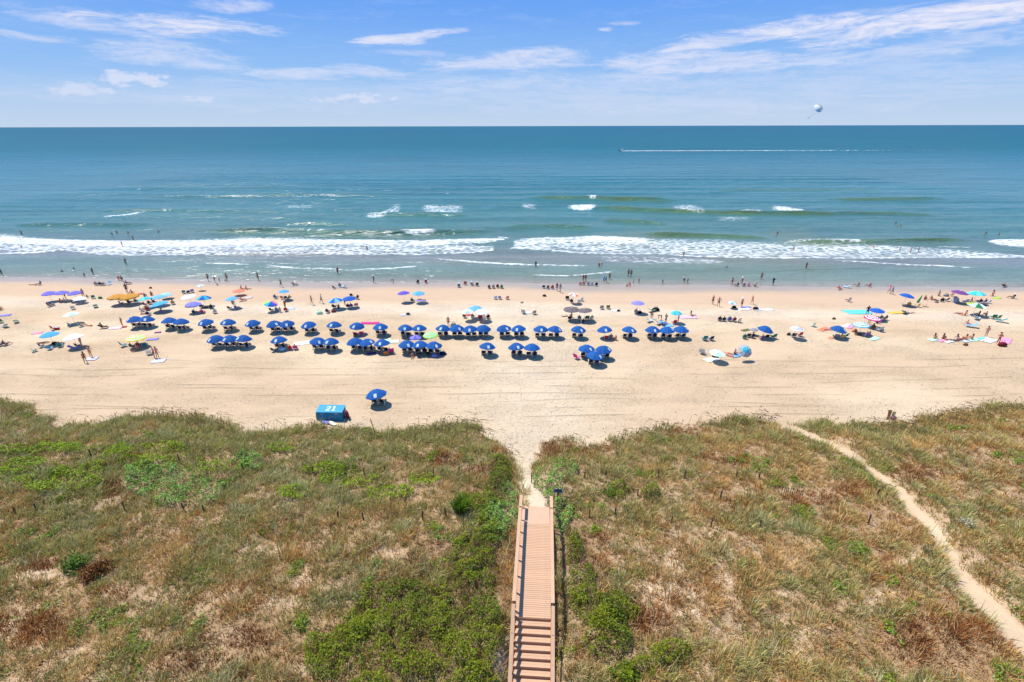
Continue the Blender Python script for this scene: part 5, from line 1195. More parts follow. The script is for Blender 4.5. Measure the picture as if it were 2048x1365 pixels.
def build_parasail():
    sail = []
    for nm, c in (('sailcloth_white', (.88, .88, .86)), ('sailcloth_grey', (.66, .67, .68))):
        m = bpy.data.materials.new(nm); m.use_nodes = True; t = NT(m.node_tree); bs = t.n['Principled BSDF']; bs.inputs['Base Color'].default_value = (*c, 1); bs.inputs['Roughness'].default_value = .6
        tr = t.new('ShaderNodeBsdfTranslucent'); tr.inputs[0].default_value = (*c, 1); mx = t.new('ShaderNodeMixShader'); mx.inputs[0].default_value = .75; t.l.new(bs.outputs[0], mx.inputs[1]); t.l.new(tr.outputs[0], mx.inputs[2]); t.l.new(mx.outputs[0], t.n['Material Output'].inputs['Surface']); sail.append(m)
    zc = 720.0
    def at(px, py): d = fw + rt * (px - 1024) / F - up * (py - 682.5) / F; return Vector(EYE + d * zc)
    c = at(1637, 216.5); hpt = at(1616.5, 237.5)
    root = thing('parasail', 'white parasail canopy high over the sea at far right', 'parasail', hpt)
    ax = (c - hpt).normalized(); q = ax.to_track_quat('Z', 'Y').to_matrix(); rad = 6.6; off = c - hpt
    k = 24; rows = 6
    for gidx in range(12):
        b = MB()
        for j in range(rows):
            for e in range(3):
                a = 6.2832 * (gidx * 2 + e) / k; th = math.radians(12 + j * 14.5); r_ = rad * math.sin(th) * (0.955 if e == 1 else 1.0); z = rad * .78 * math.cos(th)
                b.v.append(tuple(off + q @ Vector((r_ * math.cos(a), r_ * math.sin(a), z - 1.5))))
        for j in range(rows - 1):
            for e in range(2): b.face((j * 3 + e, (j + 1) * 3 + e, (j + 1) * 3 + e + 1, j * 3 + e + 1))
        link('canopy_gore', b.mesh('canopy_gore', 1), root, mats=[sail[0] if gidx % 3 else sail[1]])
    for i in range(12):
        a = 6.2832 * (i * 2) / k; th = math.radians(84.5); e = off + q @ Vector((rad * math.sin(th) * math.cos(a), rad * math.sin(th) * math.sin(a), rad * .78 * math.cos(th) - 1.5))
        link('line', MB().tube(ax * 1.5, e, .03, None, 4).mesh('line', 1), root, mats=[cloth('pale_grey')])
    link('harness_bar', MB().tube((-1.1, 0, 1.2), (1.1, 0, 1.2), .06).mesh('harness_bar', 1), root, mats=[cloth('dark')])
    for sx, w in ((-.45, 'red'), (.45, 'navy')):
        link('strap', MB().tube((sx, 0, 1.2), (sx, .05, .4), .04).mesh('strap', 1), root, mats=[cloth('dark')])
        person(hpt + Vector((sx, 0, -.35)), f'person in {w} hanging in the harness under the white parasail', 'sitc', R(60), 'tan', 'dark', False, 1.15, 'people under the parasail', trunks=w, top=w)
build_parasail()
# ---------------------------------------------------------------- everything on the beach
ORD = 'first second third fourth fifth sixth seventh eighth ninth tenth eleventh twelfth thirteenth fourteenth fifteenth sixteenth seventeenth eighteenth nineteenth twentieth'.split()
ORD += ['twenty-' + o for o in ORD[:9]]
RENT = 'blue rental umbrellas set in two rows'
RCH = 'navy rental chairs in pairs under the blue umbrellas'
def rental(r, x, y, dx, row, chairs=True, tilt=None, diam=2.3, chair_label=None, occ=None, rim=1.3, short=None):
    px, py = zp(r, x, y) if r else (x, y)
    em = None if dx is None else math.asin(max(-.95, min(.95, dx / 70.0)))
    g = random.Random(int(px * 13)); 
    tl = tilt or (g.uniform(-.10, .08) , g.uniform(-.11, .11))
    b = umbrella(px, py, f'blue rental umbrella {"with a white emblem " if dx is not None else "without a visible emblem "}{row}', RENT, ('blue',), 'one', diam, rim, em, tl, name='rental_umbrella', yaw=(g.uniform(0, .7) if em is None else em % (math.pi / 4)))
    if chairs:
        for s, nm in ((-1, 'left'), (1, 'right')):
            p = (b.x + s * .44 + g.uniform(-.05, .05), b.y + .38 + g.uniform(-.1, .1)); p = (p[0], p[1], float(height(*p)))
            rz = g.uniform(-.15, .15)
            chair(p, f'{nm} navy rental chair under the umbrella {row}', 'navy', rz, 'wood', RCH)
            o = (occ or {}).get(nm)
            if o:
                w = dict(o); sk = w.pop('skin', 'tan'); person((p[0], p[1] + .05, p[2]), f'{w.pop("say")} in {nm} chair under umbrella {short or row}', 'sitc', rz, sk, w.pop('hair', 'dark'), w.pop('long', False), .95, PEOPLE, -.02, **w)
    return b
red_t = dict(say='tanned person in red trunks', trunks='red'); nav_t = dict(say='person in navy trunks', trunks='navy'); blk = dict(say='person in a black swimsuit', suit='black', long=True); wh = dict(say='person in a white shirt', shirt='white', trunks='navy'); orn = dict(say='sunburnt person in orange trunks', skin='red', trunks='orange')
back = [(2, 190, 720, -50, dict(right=orn)), (2, 345, 715, 25, None), (2, 640, 735, -60, dict(left=red_t)), (2, 795, 750, None, dict(right=orn)), (2, 1115, 757, -20, dict(right=blk)), (2, 1405, 757, -15, dict(right=red_t)), (3, 165, 768, -40, dict(right=wh)),
        (3, 440, 778, 58, dict(left=nav_t)), (3, 610, 775, 25, dict(right=blk)), (3, 890, 790, -10, dict(right=nav_t)), (3, 1225, 790, -20, None), (3, 1520, 803, -25, None), (4, 265, 815, 10, dict(right=wh)), (4, 590, 830, 5, dict(left=blk)), (4, 770, 832, 0, None),
        (4, 1080, 832, -25, dict(right=nav_t)), (4, 1255, 832, 45, None), (4, 1430, 842, 0, dict(left=blk)), (4, 1605, 835, None, dict(left=wh)), (5, 310, 835, 45, None), (5, 500, 838, -20, dict(left=blk, right=red_t)), (5, 790, 845, 5, None), (5, 975, 848, 55, dict(right=nav_t)), (5, 1280, 850, 30, None),
        (6, 60, 850, 5, None), (6, 380, 855, 25, dict(right=red_t)), (6, 685, 852, 10, dict(right=nav_t)), (6, 870, 858, 64, dict(left=blk)), (6, 1055, 850, 66, None)]
for i, (r, x, y, dx, oc) in enumerate(back): rental(r, x, y, dx, f'{ORD[i]} from the left in the back row', occ=oc, chairs=(i not in (11, 24)), short=f'{ORD[i]} from left, back row')
front = [(2, 1240, 972, -40, None), (2, 1425, 970, -30, dict(right=blk)), (2, 1605, 968, -45, dict(right=red_t)), (3, 505, 985, -5, dict(left=blk, right=nav_t)), (3, 1010, 1000, 40, None), (3, 1180, 1008, -25, dict(left=wh, right=nav_t)), (3, 1490, 1007, None, dict(left=blk)),
         (4, 90, 1018, 64, dict(left=nav_t, right=blk)), (4, 285, 1025, -5, dict(left=wh)), (4, 605, 1040, 35, dict(left=blk)), (4, 780, 1045, -15, dict(left=wh, right=blk)), (4, 960, 1055, 40, dict(left=blk)), (5, 95, 1067, 15, None), (5, 470, 1072, 25, dict(left=wh, right=nav_t)), (5, 675, 1082, None, dict(right=blk))]
for i, (r, x, y, dx, oc) in enumerate(front): rental(r, x, y, dx, f'{ORD[i]} from the left in the front row', occ=oc, short=f'{ORD[i]} from left, front row')
rental(5, 1385, 1097, 40, 'at upper left of the close group of three'); rental(6, 45, 1110, 62, 'at upper right of the close group of three')
rental(5, 1500, 1187, 45, 'in front of the close group of three', diam=2.4)
rental(0, 752.5, 790, 12, 'standing alone beside the blue locker', tilt=(-.05, -.12), diam=2.4, occ=dict(left=dict(say='bronzed person in dark trunks', skin='bronze', trunks='dark')))
rental(7, 590, 848, None, 'leaning right beside the green chairs on the right', tilt=(.05, .18), chairs=False)
rental(7, 1540, 848, 45, 'leaning right beside the orange blanket', tilt=(.05, .16), chairs=False)

def W(r, x, y, w, rim):
    px, py = zp(r, x, y); p = plane(px, py, rim); return w / ZOOM[r][2] / F * float(np.dot(p - EYE, fw))
def U(r, x, y, w, label, cols, slots='one', rim=1.5, tilt=None, rise=.36, skirt=.05, group='umbrellas brought by beachgoers', **k):
    px, py = zp(r, x, y); d = W(r, x, y, w, rim) * .98
    cs = ('c',)
    g = random.Random(int(x * 7 + y))
    return umbrella(px, py, label, group, cols if not isinstance(cols, str) else (cols,), slots, d, rim, None, tilt or (g.uniform(-.07, .07), g.uniform(-.07, .07)), rise=rise, skirt=skirt, yaw=g.uniform(0, .7), **k)
def C_(r, x, y, label, col, rz=0.0, style='low', s=1.0): return chair(ground(r, x, y), label, col, rz, style, scale=s)
def P_(r, x, y, label, pose_, face=0.0, skin='tan', hair='dark', long=False, s=1.0, **w): return person(ground(r, x, y), label, pose_, face, skin, hair, long, s, **w)
def CP(r, x, y, who, chairlab, col, rz=0.0, skin='tan', hair='dark', long=False, style='low', s=1.0, **w):
    p = ground(r, x, y); chair(p, chairlab, col, rz, style)
    person((p[0], p[1], p[2]), who, 'sitc', rz, skin, hair, long, .95 * s, PEOPLE, .03, **w)
def S_(r, x, y, label, pose_, depth, face=0.0, skin='tan', hair='dark', long=False, s=1.0, **w):
    """someone in the water; depth: how far the feet are below the surface"""
    px, py = zp(r, x, y); p = plane(px, py, SEA); d = p[1] - float(shore(p[0]))
    return person((p[0], p[1], SEA - depth), label, pose_, face, skin, hair, long, s, BATHERS, 0, **w)
pi = math.pi
# ---- umbrellas that people brought, left to right
for k, (x, y, w) in enumerate(((640, 375, 172), (800, 366, 165), (970, 372, 168))):
    U(1, x, y, w, f'violet umbrella with pale rings, {("left", "middle", "right")[k]} of the three in a row at far left', ('violet', 'lavender'), 'ring')
U(1, 1035, 440, 150, 'low white umbrella on the sand in front of the three violet umbrellas', 'white', rim=.9)
TH = [mat('thatch_fringe', PAL['thatch'], .9, .1, .35, 14, .6)]
U(1, 1530, 415, 240, 'orange thatched umbrella, left of the pair', 'thatch', rim=1.5, rise=.30, skirt=.16, canopy_mat=TH); U(2, 110, 412, 240, 'orange thatched umbrella, right of the pair', 'thatch', rim=1.5, rise=.30, skirt=.16, canopy_mat=TH)
U(2, 325, 450, 178, 'turquoise umbrella right of the orange thatched pair', ('turquoise', 'aqua'), 'wedge', tilt=(-.1, -.22))
U(2, 500, 425, 190, 'pale blue umbrella behind the bright sky blue one', 'light_blue', tilt=(-.05, -.1)); U(2, 512, 515, 225, 'bright sky blue umbrella tilted low over the sand', 'sky', rim=1.3, tilt=(-.05, -.22))
U(2, 600, 388, 150, 'pale blue low sunshade behind the blue umbrellas', 'pale_blue', rim=.8)
U(1, 925, 650, 190, 'pale mint and white umbrella above the bright chairs at left', ('mint', 'white'), 'wedge', tilt=(-.06, -.12)); U(1, 640, 912, 215, 'plain bright blue umbrella near the left edge', 'sky', rim=1.5); U(1, 950, 942, 230, 'plain white umbrella right of the bright blue one', 'white', rim=1.6, tilt=(-.02, -.08))
U(2, 890, 420, 185, 'white umbrella left of the blue and teal one', 'white'); U(2, 1090, 436, 180, 'blue and turquoise segmented umbrella', ('turquoise', 'royal'), 'wedge', rise=.42); U(2, 950, 515, 195, 'periwinkle umbrella in front of the white one', 'lavender')
U(2, 1040, 272, 95, 'small pale striped sunshade near the water at left', ('pale_blue', 'white'), 'wedge', rim=1.0); U(2, 1540, 338, 160, 'red umbrella with the sunbathers behind it', 'coral', rim=.9, rise=.3)
U(2, 1450, 440, 155, 'light blue umbrella with a slim pole beside the red loungers', 'light_blue', rim=1.8); U(2, 205, 958, 240, 'yellow and green ringed umbrella low over teal chairs', ('yellow', 'mint'), 'ring', rim=1.4)
U(3, 570, 347, 135, 'aqua blue umbrella near the waterline', 'sky', rim=1.7)
RB = [cloth(c) for c in ('magenta', 'orange', 'yellow', 'lime', 'turquoise', 'royal', 'violet', 'pink')]
U(3, 400, 508, 180, 'rainbow umbrella tilted to the right', 'red', 'rainbow', rim=1.4, tilt=(.05, .2), canopy_mat=RB)
U(3, 1240, 468, 200, 'medium blue umbrella, left of a pair with shaded people', ('royal', 'light_blue'), 'wedge', tilt=(-.05, -.1)); U(3, 1420, 440, 172, 'medium blue umbrella, right of a pair with shaded people', 'royal', rim=1.7)
U(4, 565, 370, 162, 'violet blue umbrella with a clear shadow, left of two', 'violet', rim=1.75); U(4, 760, 373, 168, 'light blue umbrella with a clear shadow, right of two', ('light_blue', 'sky'), 'wedge', rim=1.75)
U(4, 1495, 568, 180, 'light blue umbrella behind two white ones', 'light_blue', rim=1.7); U(4, 1395, 608, 165, 'white and pale blue umbrella, left of the white pair', ('white', 'pale_blue'), 'wedge', rim=1.6); U(4, 1585, 612, 180, 'white umbrella, right of the white pair', 'white', rim=1.6)
U(4, 915, 917, 200, 'lime green ringed umbrella between the rows', ('lime', 'mint'), 'ring', rim=1.5, rise=.42); U(4, 722, 945, 162, 'lavender umbrella with a white rim beside the lime one', ('lavender', 'violet'), 'wedge', rim=1.4, skirt=.09)
U(5, 1220, 388, 145, 'white and orange umbrella near the waterline', ('white', 'coral'), 'wedge', rim=1.7)
U(5, 1188, 580, 215, 'taupe umbrella joined to its twin, left half', 'taupe', rim=1.9, rise=.26); U(5, 1362, 592, 200, 'taupe umbrella joined to its twin, right half', 'taupe', rim=1.9, rise=.26)
U(6, 490, 500, 180, 'periwinkle blue umbrella over one seated person', 'lavender', rim=1.8); U(6, 990, 630, 152, 'turquoise segmented umbrella over a red chair', ('turquoise', 'aqua'), 'wedge', rim=1.7, rise=.44)
U(6, 1530, 1150, 212, 'pale mint green umbrella over a white towel', ('mint', 'white'), 'wedge', rim=1.3)
U(7, 165, 497, 122, 'small blue and white umbrella tilted on the sand', ('light_blue', 'white'), 'wedge', rim=1.0, tilt=(.05, .2)); U(7, 1000, 832, 170, 'white umbrella with lavender rings', ('white', 'lavender'), 'ring', rim=1.6)
def patterned():
    px, py = zp(7, 325, 1118); ms = [stripes_mat('pattern_wave', 'pale_grey', 'grey', 9.0), cloth('turquoise')]
    umbrella(px, py, 'grey patterned umbrella with a turquoise top tilted towards the boardwalk', 'umbrellas brought by beachgoers', (), 'cap', 1.9, 1.5, None, (.75, .1), canopy_mat=ms, rise=.42)
_old = canopy_mesh
def canopy_mesh(slots='one', **k):
    if slots != 'cap': return _old(slots=slots, **k)
    me = _old(slots='ring', **k); n = 32
    for p in me.polygons: p.material_index = 1 if p.index < n * 2 else 0
    return me
patterned()
U(7, 440, 845, 110, 'small grey umbrella behind the leaning blue one', 'grey', rim=.9)
U(8, 745, 347, 152, 'bright blue umbrella tilted beside a folded green one', 'royal', rim=1.8, tilt=(.02, .14)); U(8, 1335, 308, 165, 'dark purple flat umbrella beside an aqua one', 'purple', rim=2.0, rise=.28, tilt=(.02, .08)); U(8, 1520, 322, 175, 'aqua umbrella beside a dark purple one', ('aqua', 'turquoise'), 'wedge', rim=1.8)
PW = [cloth(c) for c in ('magenta', 'white', 'lime', 'mint', 'green', 'white', 'magenta', 'pink')]
U(8, 1525, 457, 190, 'pinwheel umbrella in pink, white and green', 'red', 'rainbow', rim=1.7, tilt=(.02, .12), canopy_mat=PW)
U(8, 412, 512, 158, 'royal blue umbrella above a pink striped one', 'royal', rim=1.6); U(8, 362, 597, 180, 'pink and white ringed umbrella at right', ('magenta', 'white'), 'ring', rim=1.5); U(8, 235, 672, 178, 'blue and white ringed umbrella at right', ('sky', 'white'), 'ring', rim=1.4)
def folded_umbrella():
    p = ground(8, 828, 472); root = thing('folded_umbrella', 'folded dark green umbrella leaning on its pole', 'umbrella', p, 0, None, 1, (0, R(18)))
    link('pole', MB().tube((0, 0, -.1), (0, 0, 2.3), .02).mesh('pole', 1), root, mats=[POLE_C['white']])
    link('canopy', MB().lathe([(.05, .85), (.20, .95), (.17, 1.5), (.06, 2.25), (.01, 2.35)], 8).mesh('canopy', 1), root, mats=[cloth('green')])
folded_umbrella()
def tent():
    p = ground(8, 1265, 408); root = thing('beach_tent', 'small grey pop-up tent under the dark purple umbrella', 'tent', p, R(200)); b = MB(); k, rows = 12, 5
    for j in range(rows):
        th = math.radians(90 * j / (rows - 1))
        for i in range(k + 1):
            a = math.pi * i / k; b.v.append((1.0 * math.cos(a) * math.cos(th), .7 * math.sin(a) * math.cos(th), 1.0 * math.sin(th)))
    for j in range(rows - 1):
        for i in range(k): b.face((j * (k + 1) + i, j * (k + 1) + i + 1, (j + 1) * (k + 1) + i + 1, (j + 1) * (k + 1) + i))
    link('tent_cloth', b.mesh('tent_cloth', 1, True), root, mats=[cloth('pale_grey')])
    link('tent_pole', MB().path([(1.0 * math.cos(t), -.0, 1.02 * math.sin(t)) for t in [math.pi * i / 10 for i in range(11)]], .018).mesh('tent_pole', 1), root, mats=[cloth('dark')])
    link('tent_floor', MB().box((0, .3, .02), (1.8, .7, .02)).mesh('tent_floor', 1), root, mats=[cloth('grey')])
tent()
# ---------------------------------------------------------------- region 1, far left
S_(1, 30, 140, 'person in dark clothes wading at the far left edge', 'walk', .15, R(-60), 'dark', shirt='dark', shorts='dark')
S_(1, 808, 88, 'bather in shallow water with only head and shoulders showing, left one of two', 'wade', 1.25, 0, 'bronze'); S_(1, 962, 55, 'bather in shallow water with only head and shoulders showing, right one of two', 'wade', 1.25, 0, 'bronze')
S_(1, 1105, 165, 'child paddling at the water edge left of a taller bather', 'stand', .1, R(40), 'tan', s=.72, trunks='navy'); S_(1, 1210, 118, 'tall bather in dark trunks standing in ankle deep water at left', 'stand', .2, R(170), 'bronze', trunks='dark')
P_(1, 1545, 205, 'sunburnt person bending over at the wet sand edge at left', 'bend', R(-90), 'red', 'brown', trunks='red'); P_(1, 1592, 200, 'dark haired person crouching beside the bending one', 'squat', R(90), 'bronze', 'dark', True, suit='dark')
CP(1, 520, 265, 'person in navy sitting low near the water at far left', 'dark navy chair near the water at far left', 'navy', R(150), suit='navy'); P_(1, 430, 262, 'fair person in pale yellow lying near the water at far left', 'lie', R(-95), 'fair', 'blond', True, suit='cream')
CP(1, 1255, 268, 'person in grey sitting first in the line of chairs by the water', 'grey chair, first of three in line by the water', 'grey', R(20), shirt='grey'); CP(1, 1310, 268, 'person in white sitting second in the line of chairs by the water', 'navy striped chair, second of three in line by the water', 'navy', R(20), shirt='white'); C_(1, 1355, 268, 'grey blue chair, third of three in line by the water', 'grey', R(20)); C_(1, 1422, 262, 'pale blue high chair right of the three chairs by the water', 'pale_blue', R(170), s=1.1)
CP(2, 100, 255, 'person in black lying back in a lounger by the water at left', 'dark lounge chair by the water at left', 'dark', R(-70), style='lounge', suit='black')
P_(2, 95, 362, 'person in dark clothing standing behind the orange thatched umbrellas', 'stand', R(10), 'dark', 'dark', s=1.12, shirt='brown', shorts='dark')
CP(1, 650, 545, 'person in black under the left violet umbrella', 'dark teal chair under the left violet umbrella', 'dark', R(-25), suit='black'); C_(1, 690, 532, 'navy chair under the left violet umbrella', 'navy', R(-25))
P_(1, 785, 495, 'person in a red shirt sitting under the middle violet umbrella', 'knees', R(-60), shirt='red'); P_(1, 858, 445, 'person in a deep red shirt standing under the right violet umbrella', 'stand', R(120), s=.9, shirt='maroon', shorts='maroon')
CP(1, 862, 490, 'person in grey reclining under the right violet umbrella', 'teal chair under the right violet umbrella', 'teal', R(-40), shirt='grey'); C_(1, 915, 482, 'dark chair under the right violet umbrella', 'dark', R(-40)); C_(1, 1020, 468, 'dark low chair under the low white umbrella', 'dark', R(-60))
P_(1, 1092, 428, 'woman in a red swimsuit walking past the right violet umbrella', 'walk', R(-150), 'tan', 'dark', True, suit='red'); P_(1, 1128, 425, 'child in red sitting on the sand near the violet umbrellas', 'knees', R(-90), 'tan', s=.7, suit='red')
C_(1, 1215, 438, 'teal empty chair right of the violet umbrellas, upper one', 'teal', R(40)); bag(1, 1308, 440, 'dark green bag right of the upper teal chair', 'green', 1.2); C_(1, 955, 578, 'pale grey empty chair in front of the violet umbrellas', 'pale_grey', R(30)); C_(1, 1245, 552, 'teal empty lounger right of the violet umbrellas, lower one', 'teal', R(40), 'lounge')
towel(1, 60, 660, 'lilac towel spread at the left edge', 'lavender', R(-70), .9); C_(1, 215, 752, 'pale teal empty chair near the left edge, right of two', 'mint', R(40), 'lounge'); C_(1, 15, 752, 'green chair cut by the left edge', 'green', R(30)); C_(1, 72, 812, 'grey blue lounger near the left edge', 'pale_blue', R(60), 'lounge')
C_(1, 925, 800, 'navy teal chair under the mint and white umbrella', 'teal', R(-20)); CP(1, 1060, 805, 'person in orange sitting right of the mint and white umbrella', 'turquoise chair right of the mint and white umbrella', 'turquoise', R(-30), 'red', trunks='orange'); P_(1, 1150, 790, 'fair person lying on the sand right of the mint umbrella', 'lie', R(70), 'fair', 'blond', True, suit='yellow')
C_(1, 705, 845, 'red chair with a pink back standing alone at left', 'red', R(-20), s=1.1); cooler(1, 745, 842, 'red cooler beside the red chair at left', 'red', 'white'); towel(1, 485, 890, 'pale pink towel left of the bright blue umbrella', 'pink', R(-75), .8, .8)
P_(1, 560, 1020, 'bronzed person lying back in the shade of the bright blue umbrella', 'lie', R(-80), 'bronze', trunks='brown'); C_(1, 452, 1130, 'dark green chair in front of the bright blue umbrella', 'green', R(-35)); C_(1, 548, 1072, 'navy chair in the shade of the bright blue umbrella', 'navy', R(-20)); C_(1, 655, 1100, 'sky blue chair in front of the bright blue umbrella', 'sky', R(10)); CP(1, 788, 1068, 'person in dark trunks sitting right of the bright blue umbrella', 'dark teal chair right of the bright blue umbrella', 'teal', R(25), 'bronze', trunks='dark'); bag(1, 715, 1035, 'black bag in the shade of the bright blue umbrella', 'black', 1.2)
C_(1, 1020, 1070, 'dark blue chair under the white umbrella', 'navy', R(-15)); C_(1, 965, 1100, 'periwinkle lounger in front of the white umbrella', 'lavender', R(-70), 'lounge'); P_(1, 1068, 1065, 'fair woman in pink standing under the white umbrella', 'stand', R(160), 'fair', 'brown', True, suit='pink')
towel(1, 1195, 1225, 'lavender and white blanket under two standing people at left', 'white', R(-80), 1.2, .8, stripes_mat('lav_stripe', 'lavender', 'white', 3)); P_(1, 1190, 1202, 'tanned man in orange trunks standing on the lavender blanket', 'hips', R(175), 'red', 'brown', s=1.03, trunks='gold'); P_(1, 1118, 1275, 'woman in a red suit standing beside the lavender blanket', 'walk', R(-150), 'bronze', 'dark', True, s=.95, suit='red')
CP(1, 15, 1055, 'bronzed person in dark trunks at the left edge, left of two', 'dark chair at the left edge, left of two', 'dark', R(-20), 'bronze', trunks='dark'); CP(1, 82, 1048, 'bronzed person in maroon at the left edge, right of two', 'dark maroon chair at the left edge, right of two', 'maroon', R(-20), 'bronze', suit='maroon')
CP(1, 1345, 828, 'dark haired person in black reclining beside the pink towel', 'black chair beside the pink towel', 'black', R(-75), 'bronze', 'dark', True, 'lounge', suit='black'); towel(1, 1500, 825, 'pink and white towel with a person on it at left', 'pink', R(-75), 1.1, 1.1, stripes_mat('pink_stripe', 'pink', 'white', 4)); P_(1, 1595, 800, 'tanned person in orange kneeling upright on the pink and white towel', 'stand', R(100), 'red', 'brown', False, .92, trunks='orange'); towel(1, 1610, 812, 'small red towel right of the pink and white one', 'red', R(-60), .7, .5)
P_(1, 5, 590, 'person in red at the very left edge of the beach', 'knees', R(-90), 'red', suit='red')
# ---------------------------------------------------------------- region 2
P_(2, 1150, 212, 'bronzed adult striding at the water edge with children at left', 'walk', R(-120), 'bronze', trunks='brown'); P_(2, 1238, 232, 'child walking behind the striding adult', 'walk', R(-120), 'tan', s=.78, trunks='dark'); P_(2, 1295, 222, 'small child standing at the water edge between adults', 'stand', R(150), 'tan', s=.6, trunks='navy'); P_(2, 1275, 270, 'toddler crouching on the wet sand', 'squat', R(90), 'red', s=.62, suit='coral'); P_(2, 1395, 212, 'adult in a dark suit standing at the water edge with a toddler', 'stand', R(-160), 'bronze', 'dark', True, suit='dark'); P_(2, 1375, 216, 'toddler at the feet of the adult in a dark suit', 'squat', R(60), 'tan', s=.55, suit='navy')
C_(2, 20, 515, 'purple grey chair under the left thatched umbrella', 'purple', R(-25)); CP(2, 130, 505, 'person in black under the right thatched umbrella', 'black chair under the right thatched umbrella', 'black', R(-10), 'bronze', suit='black'); CP(2, 215, 495, 'person in dark grey beside the right thatched umbrella', 'grey chair right of the thatched umbrellas', 'grey', R(15), 'bronze', shirt='dark')
P_(2, 155, 375, 'person with a bare back sitting behind the thatched umbrella', 'sitg', R(10), 'red', trunks='dark'); towel(2, 232, 385, 'red towel behind the thatched umbrella', 'red', R(-60), .9, .9); P_(2, 322, 422, 'person in teal sitting behind the turquoise umbrella', 'knees', R(0), 'tan', shirt='teal'); P_(2, 408, 400, 'bare shouldered person sitting behind the pale blue umbrella', 'knees', R(20), 'tan', trunks='navy')
CP(2, 330, 535, 'person in red trunks under the turquoise umbrella', 'maroon chair under the turquoise umbrella', 'maroon', R(-20), 'red', trunks='red'); CP(2, 395, 515, 'person in a red shirt under the turquoise umbrella', 'navy chair under the turquoise umbrella', 'navy', R(-10), shirt='red'); C_(2, 455, 500, 'black chair between the turquoise and sky blue umbrellas', 'black', R(0))
CP(2, 290, 608, 'fair person in white shorts in a striped chair', 'pink and white chair left of the sky blue umbrella', 'pink', R(-35), 'fair', shirt='white'); CP(2, 365, 590, 'person in red in front of the turquoise umbrella', 'red chair in front of the turquoise umbrella', 'red', R(20), 'red', trunks='white'); CP(2, 375, 660, 'person in blue facing the sea in a navy chair', 'navy chair with a maroon mat beside it', 'navy', R(5), 'tan', shirt='royal'); towel(2, 315, 640, 'maroon mat left of the navy chair', 'maroon', R(-75), .6, .6); CP(2, 560, 632, 'person in a green cap sitting in the open beside a long shadow', 'violet chair in the open below the sky blue umbrella', 'violet', R(-10), 'tan', hat='green', shirt='navy'); CP(2, 692, 515, 'bronzed woman sitting upright right of the sky blue umbrella', 'tan chair right of the sky blue umbrella', 'tan', R(30), 'bronze', 'brown', True, suit='brown')
bag(2, 400, 308, 'small dark bag alone near the water at left', 'dark', .9); C_(2, 832, 372, 'teal striped chair, left of two near the white umbrella', 'teal', R(30)); C_(2, 890, 375, 'navy striped chair, right of two near the white umbrella', 'navy', R(40)); C_(2, 940, 358, 'lilac chair beside the two striped chairs', 'lavender', R(40))
CP(2, 975, 640, 'person in navy under the periwinkle umbrella', 'navy chair under the periwinkle umbrella', 'navy', R(-5), shirt='navy'); CP(2, 1078, 632, 'person in pink beside the periwinkle umbrella', 'deep pink chair right of the periwinkle umbrella', 'magenta', R(5), 'red', suit='red'); CP(2, 1062, 558, 'person in black under the blue and turquoise umbrella', 'black chair under the blue and turquoise umbrella', 'black', R(0), 'dark', shirt='black'); P_(2, 1130, 560, 'dark haired person lying in the shade of the blue and turquoise umbrella', 'lie', R(-85), 'bronze', suit='dark'); CP(2, 1188, 568, 'person in dark blue right of the blue and turquoise umbrella', 'dark chair right of the blue and turquoise umbrella', 'dark', R(30), 'bronze', trunks='navy'); CP(2, 1235, 630, 'person in grey in a pale chair below the blue and turquoise umbrella', 'pale grey chair below the blue and turquoise umbrella', 'pale_grey', R(40), shirt='grey')
CP(2, 1590, 472, 'person in red reclining right of the slim poled umbrella', 'red lounger right of the slim poled umbrella', 'red', R(-60), 'red', style='lounge', trunks='red'); towel(2, 1668, 430, 'pale grey towel near the red lounger', 'pale_grey', R(-70), .9, .8); C_(2, 1430, 582, 'dark teal chair under the slim poled umbrella', 'dark', R(-10)); CP(2, 1522, 580, 'person in purple under the slim poled umbrella', 'violet chair under the slim poled umbrella', 'violet', R(-20), 'bronze', suit='purple'); P_(2, 1465, 515, 'person in green standing behind the slim poled umbrella', 'knees', R(0), 'bronze', shirt='green')
P_(2, 1582, 318, 'sunburnt sunbather behind the red umbrella, left of two', 'sitg', R(-80), 'red', 'brown', trunks='orange'); P_(2, 1648, 322, 'sunburnt sunbather behind the red umbrella, right of two', 'sitg', R(-80), 'red', 'brown', trunks='coral')
C_(2, 50, 1065, 'big teal chair left of the yellow ringed umbrella', 'teal', R(-30), s=1.25); CP(2, 165, 1085, 'person in navy under the yellow ringed umbrella', 'navy chair under the yellow ringed umbrella', 'navy', R(-20), shirt='navy'); CP(2, 255, 1065, 'person in red under the yellow ringed umbrella', 'red chair under the yellow ringed umbrella', 'red', R(0), 'red', trunks='red'); C_(2, 332, 1065, 'teal chair right of the yellow ringed umbrella', 'teal', R(25), s=1.1); P_(2, 222, 1110, 'tanned person sitting in front of the yellow ringed umbrella', 'sitg', R(180), 'red', trunks='orange'); C_(2, 385, 1165, 'white metal chair left of the two people on a towel', 'white', R(30), s=1.1)
towel(2, 425, 972, 'pale lilac towel right of the yellow ringed umbrella', 'lavender', R(-75), .8, .9); towel(2, 492, 882, 'small purple towel between the umbrella rows at left', 'purple', R(-70), .6, .5)
P_(2, 452, 1212, 'tanned man in brown trunks on the white towel, left of two', 'stand', R(120), 'red', 'brown', trunks='brown'); P_(2, 495, 1215, 'tanned woman in orange on the white towel, right of two', 'stand', R(-130), 'red', 'brown', True, suit='orange'); towel(2, 500, 1255, 'white and lavender towel in front of two standing people', 'white', R(-78), 1.1, 1.0, stripes_mat('lav_stripe2', 'white', 'lavender', 4))
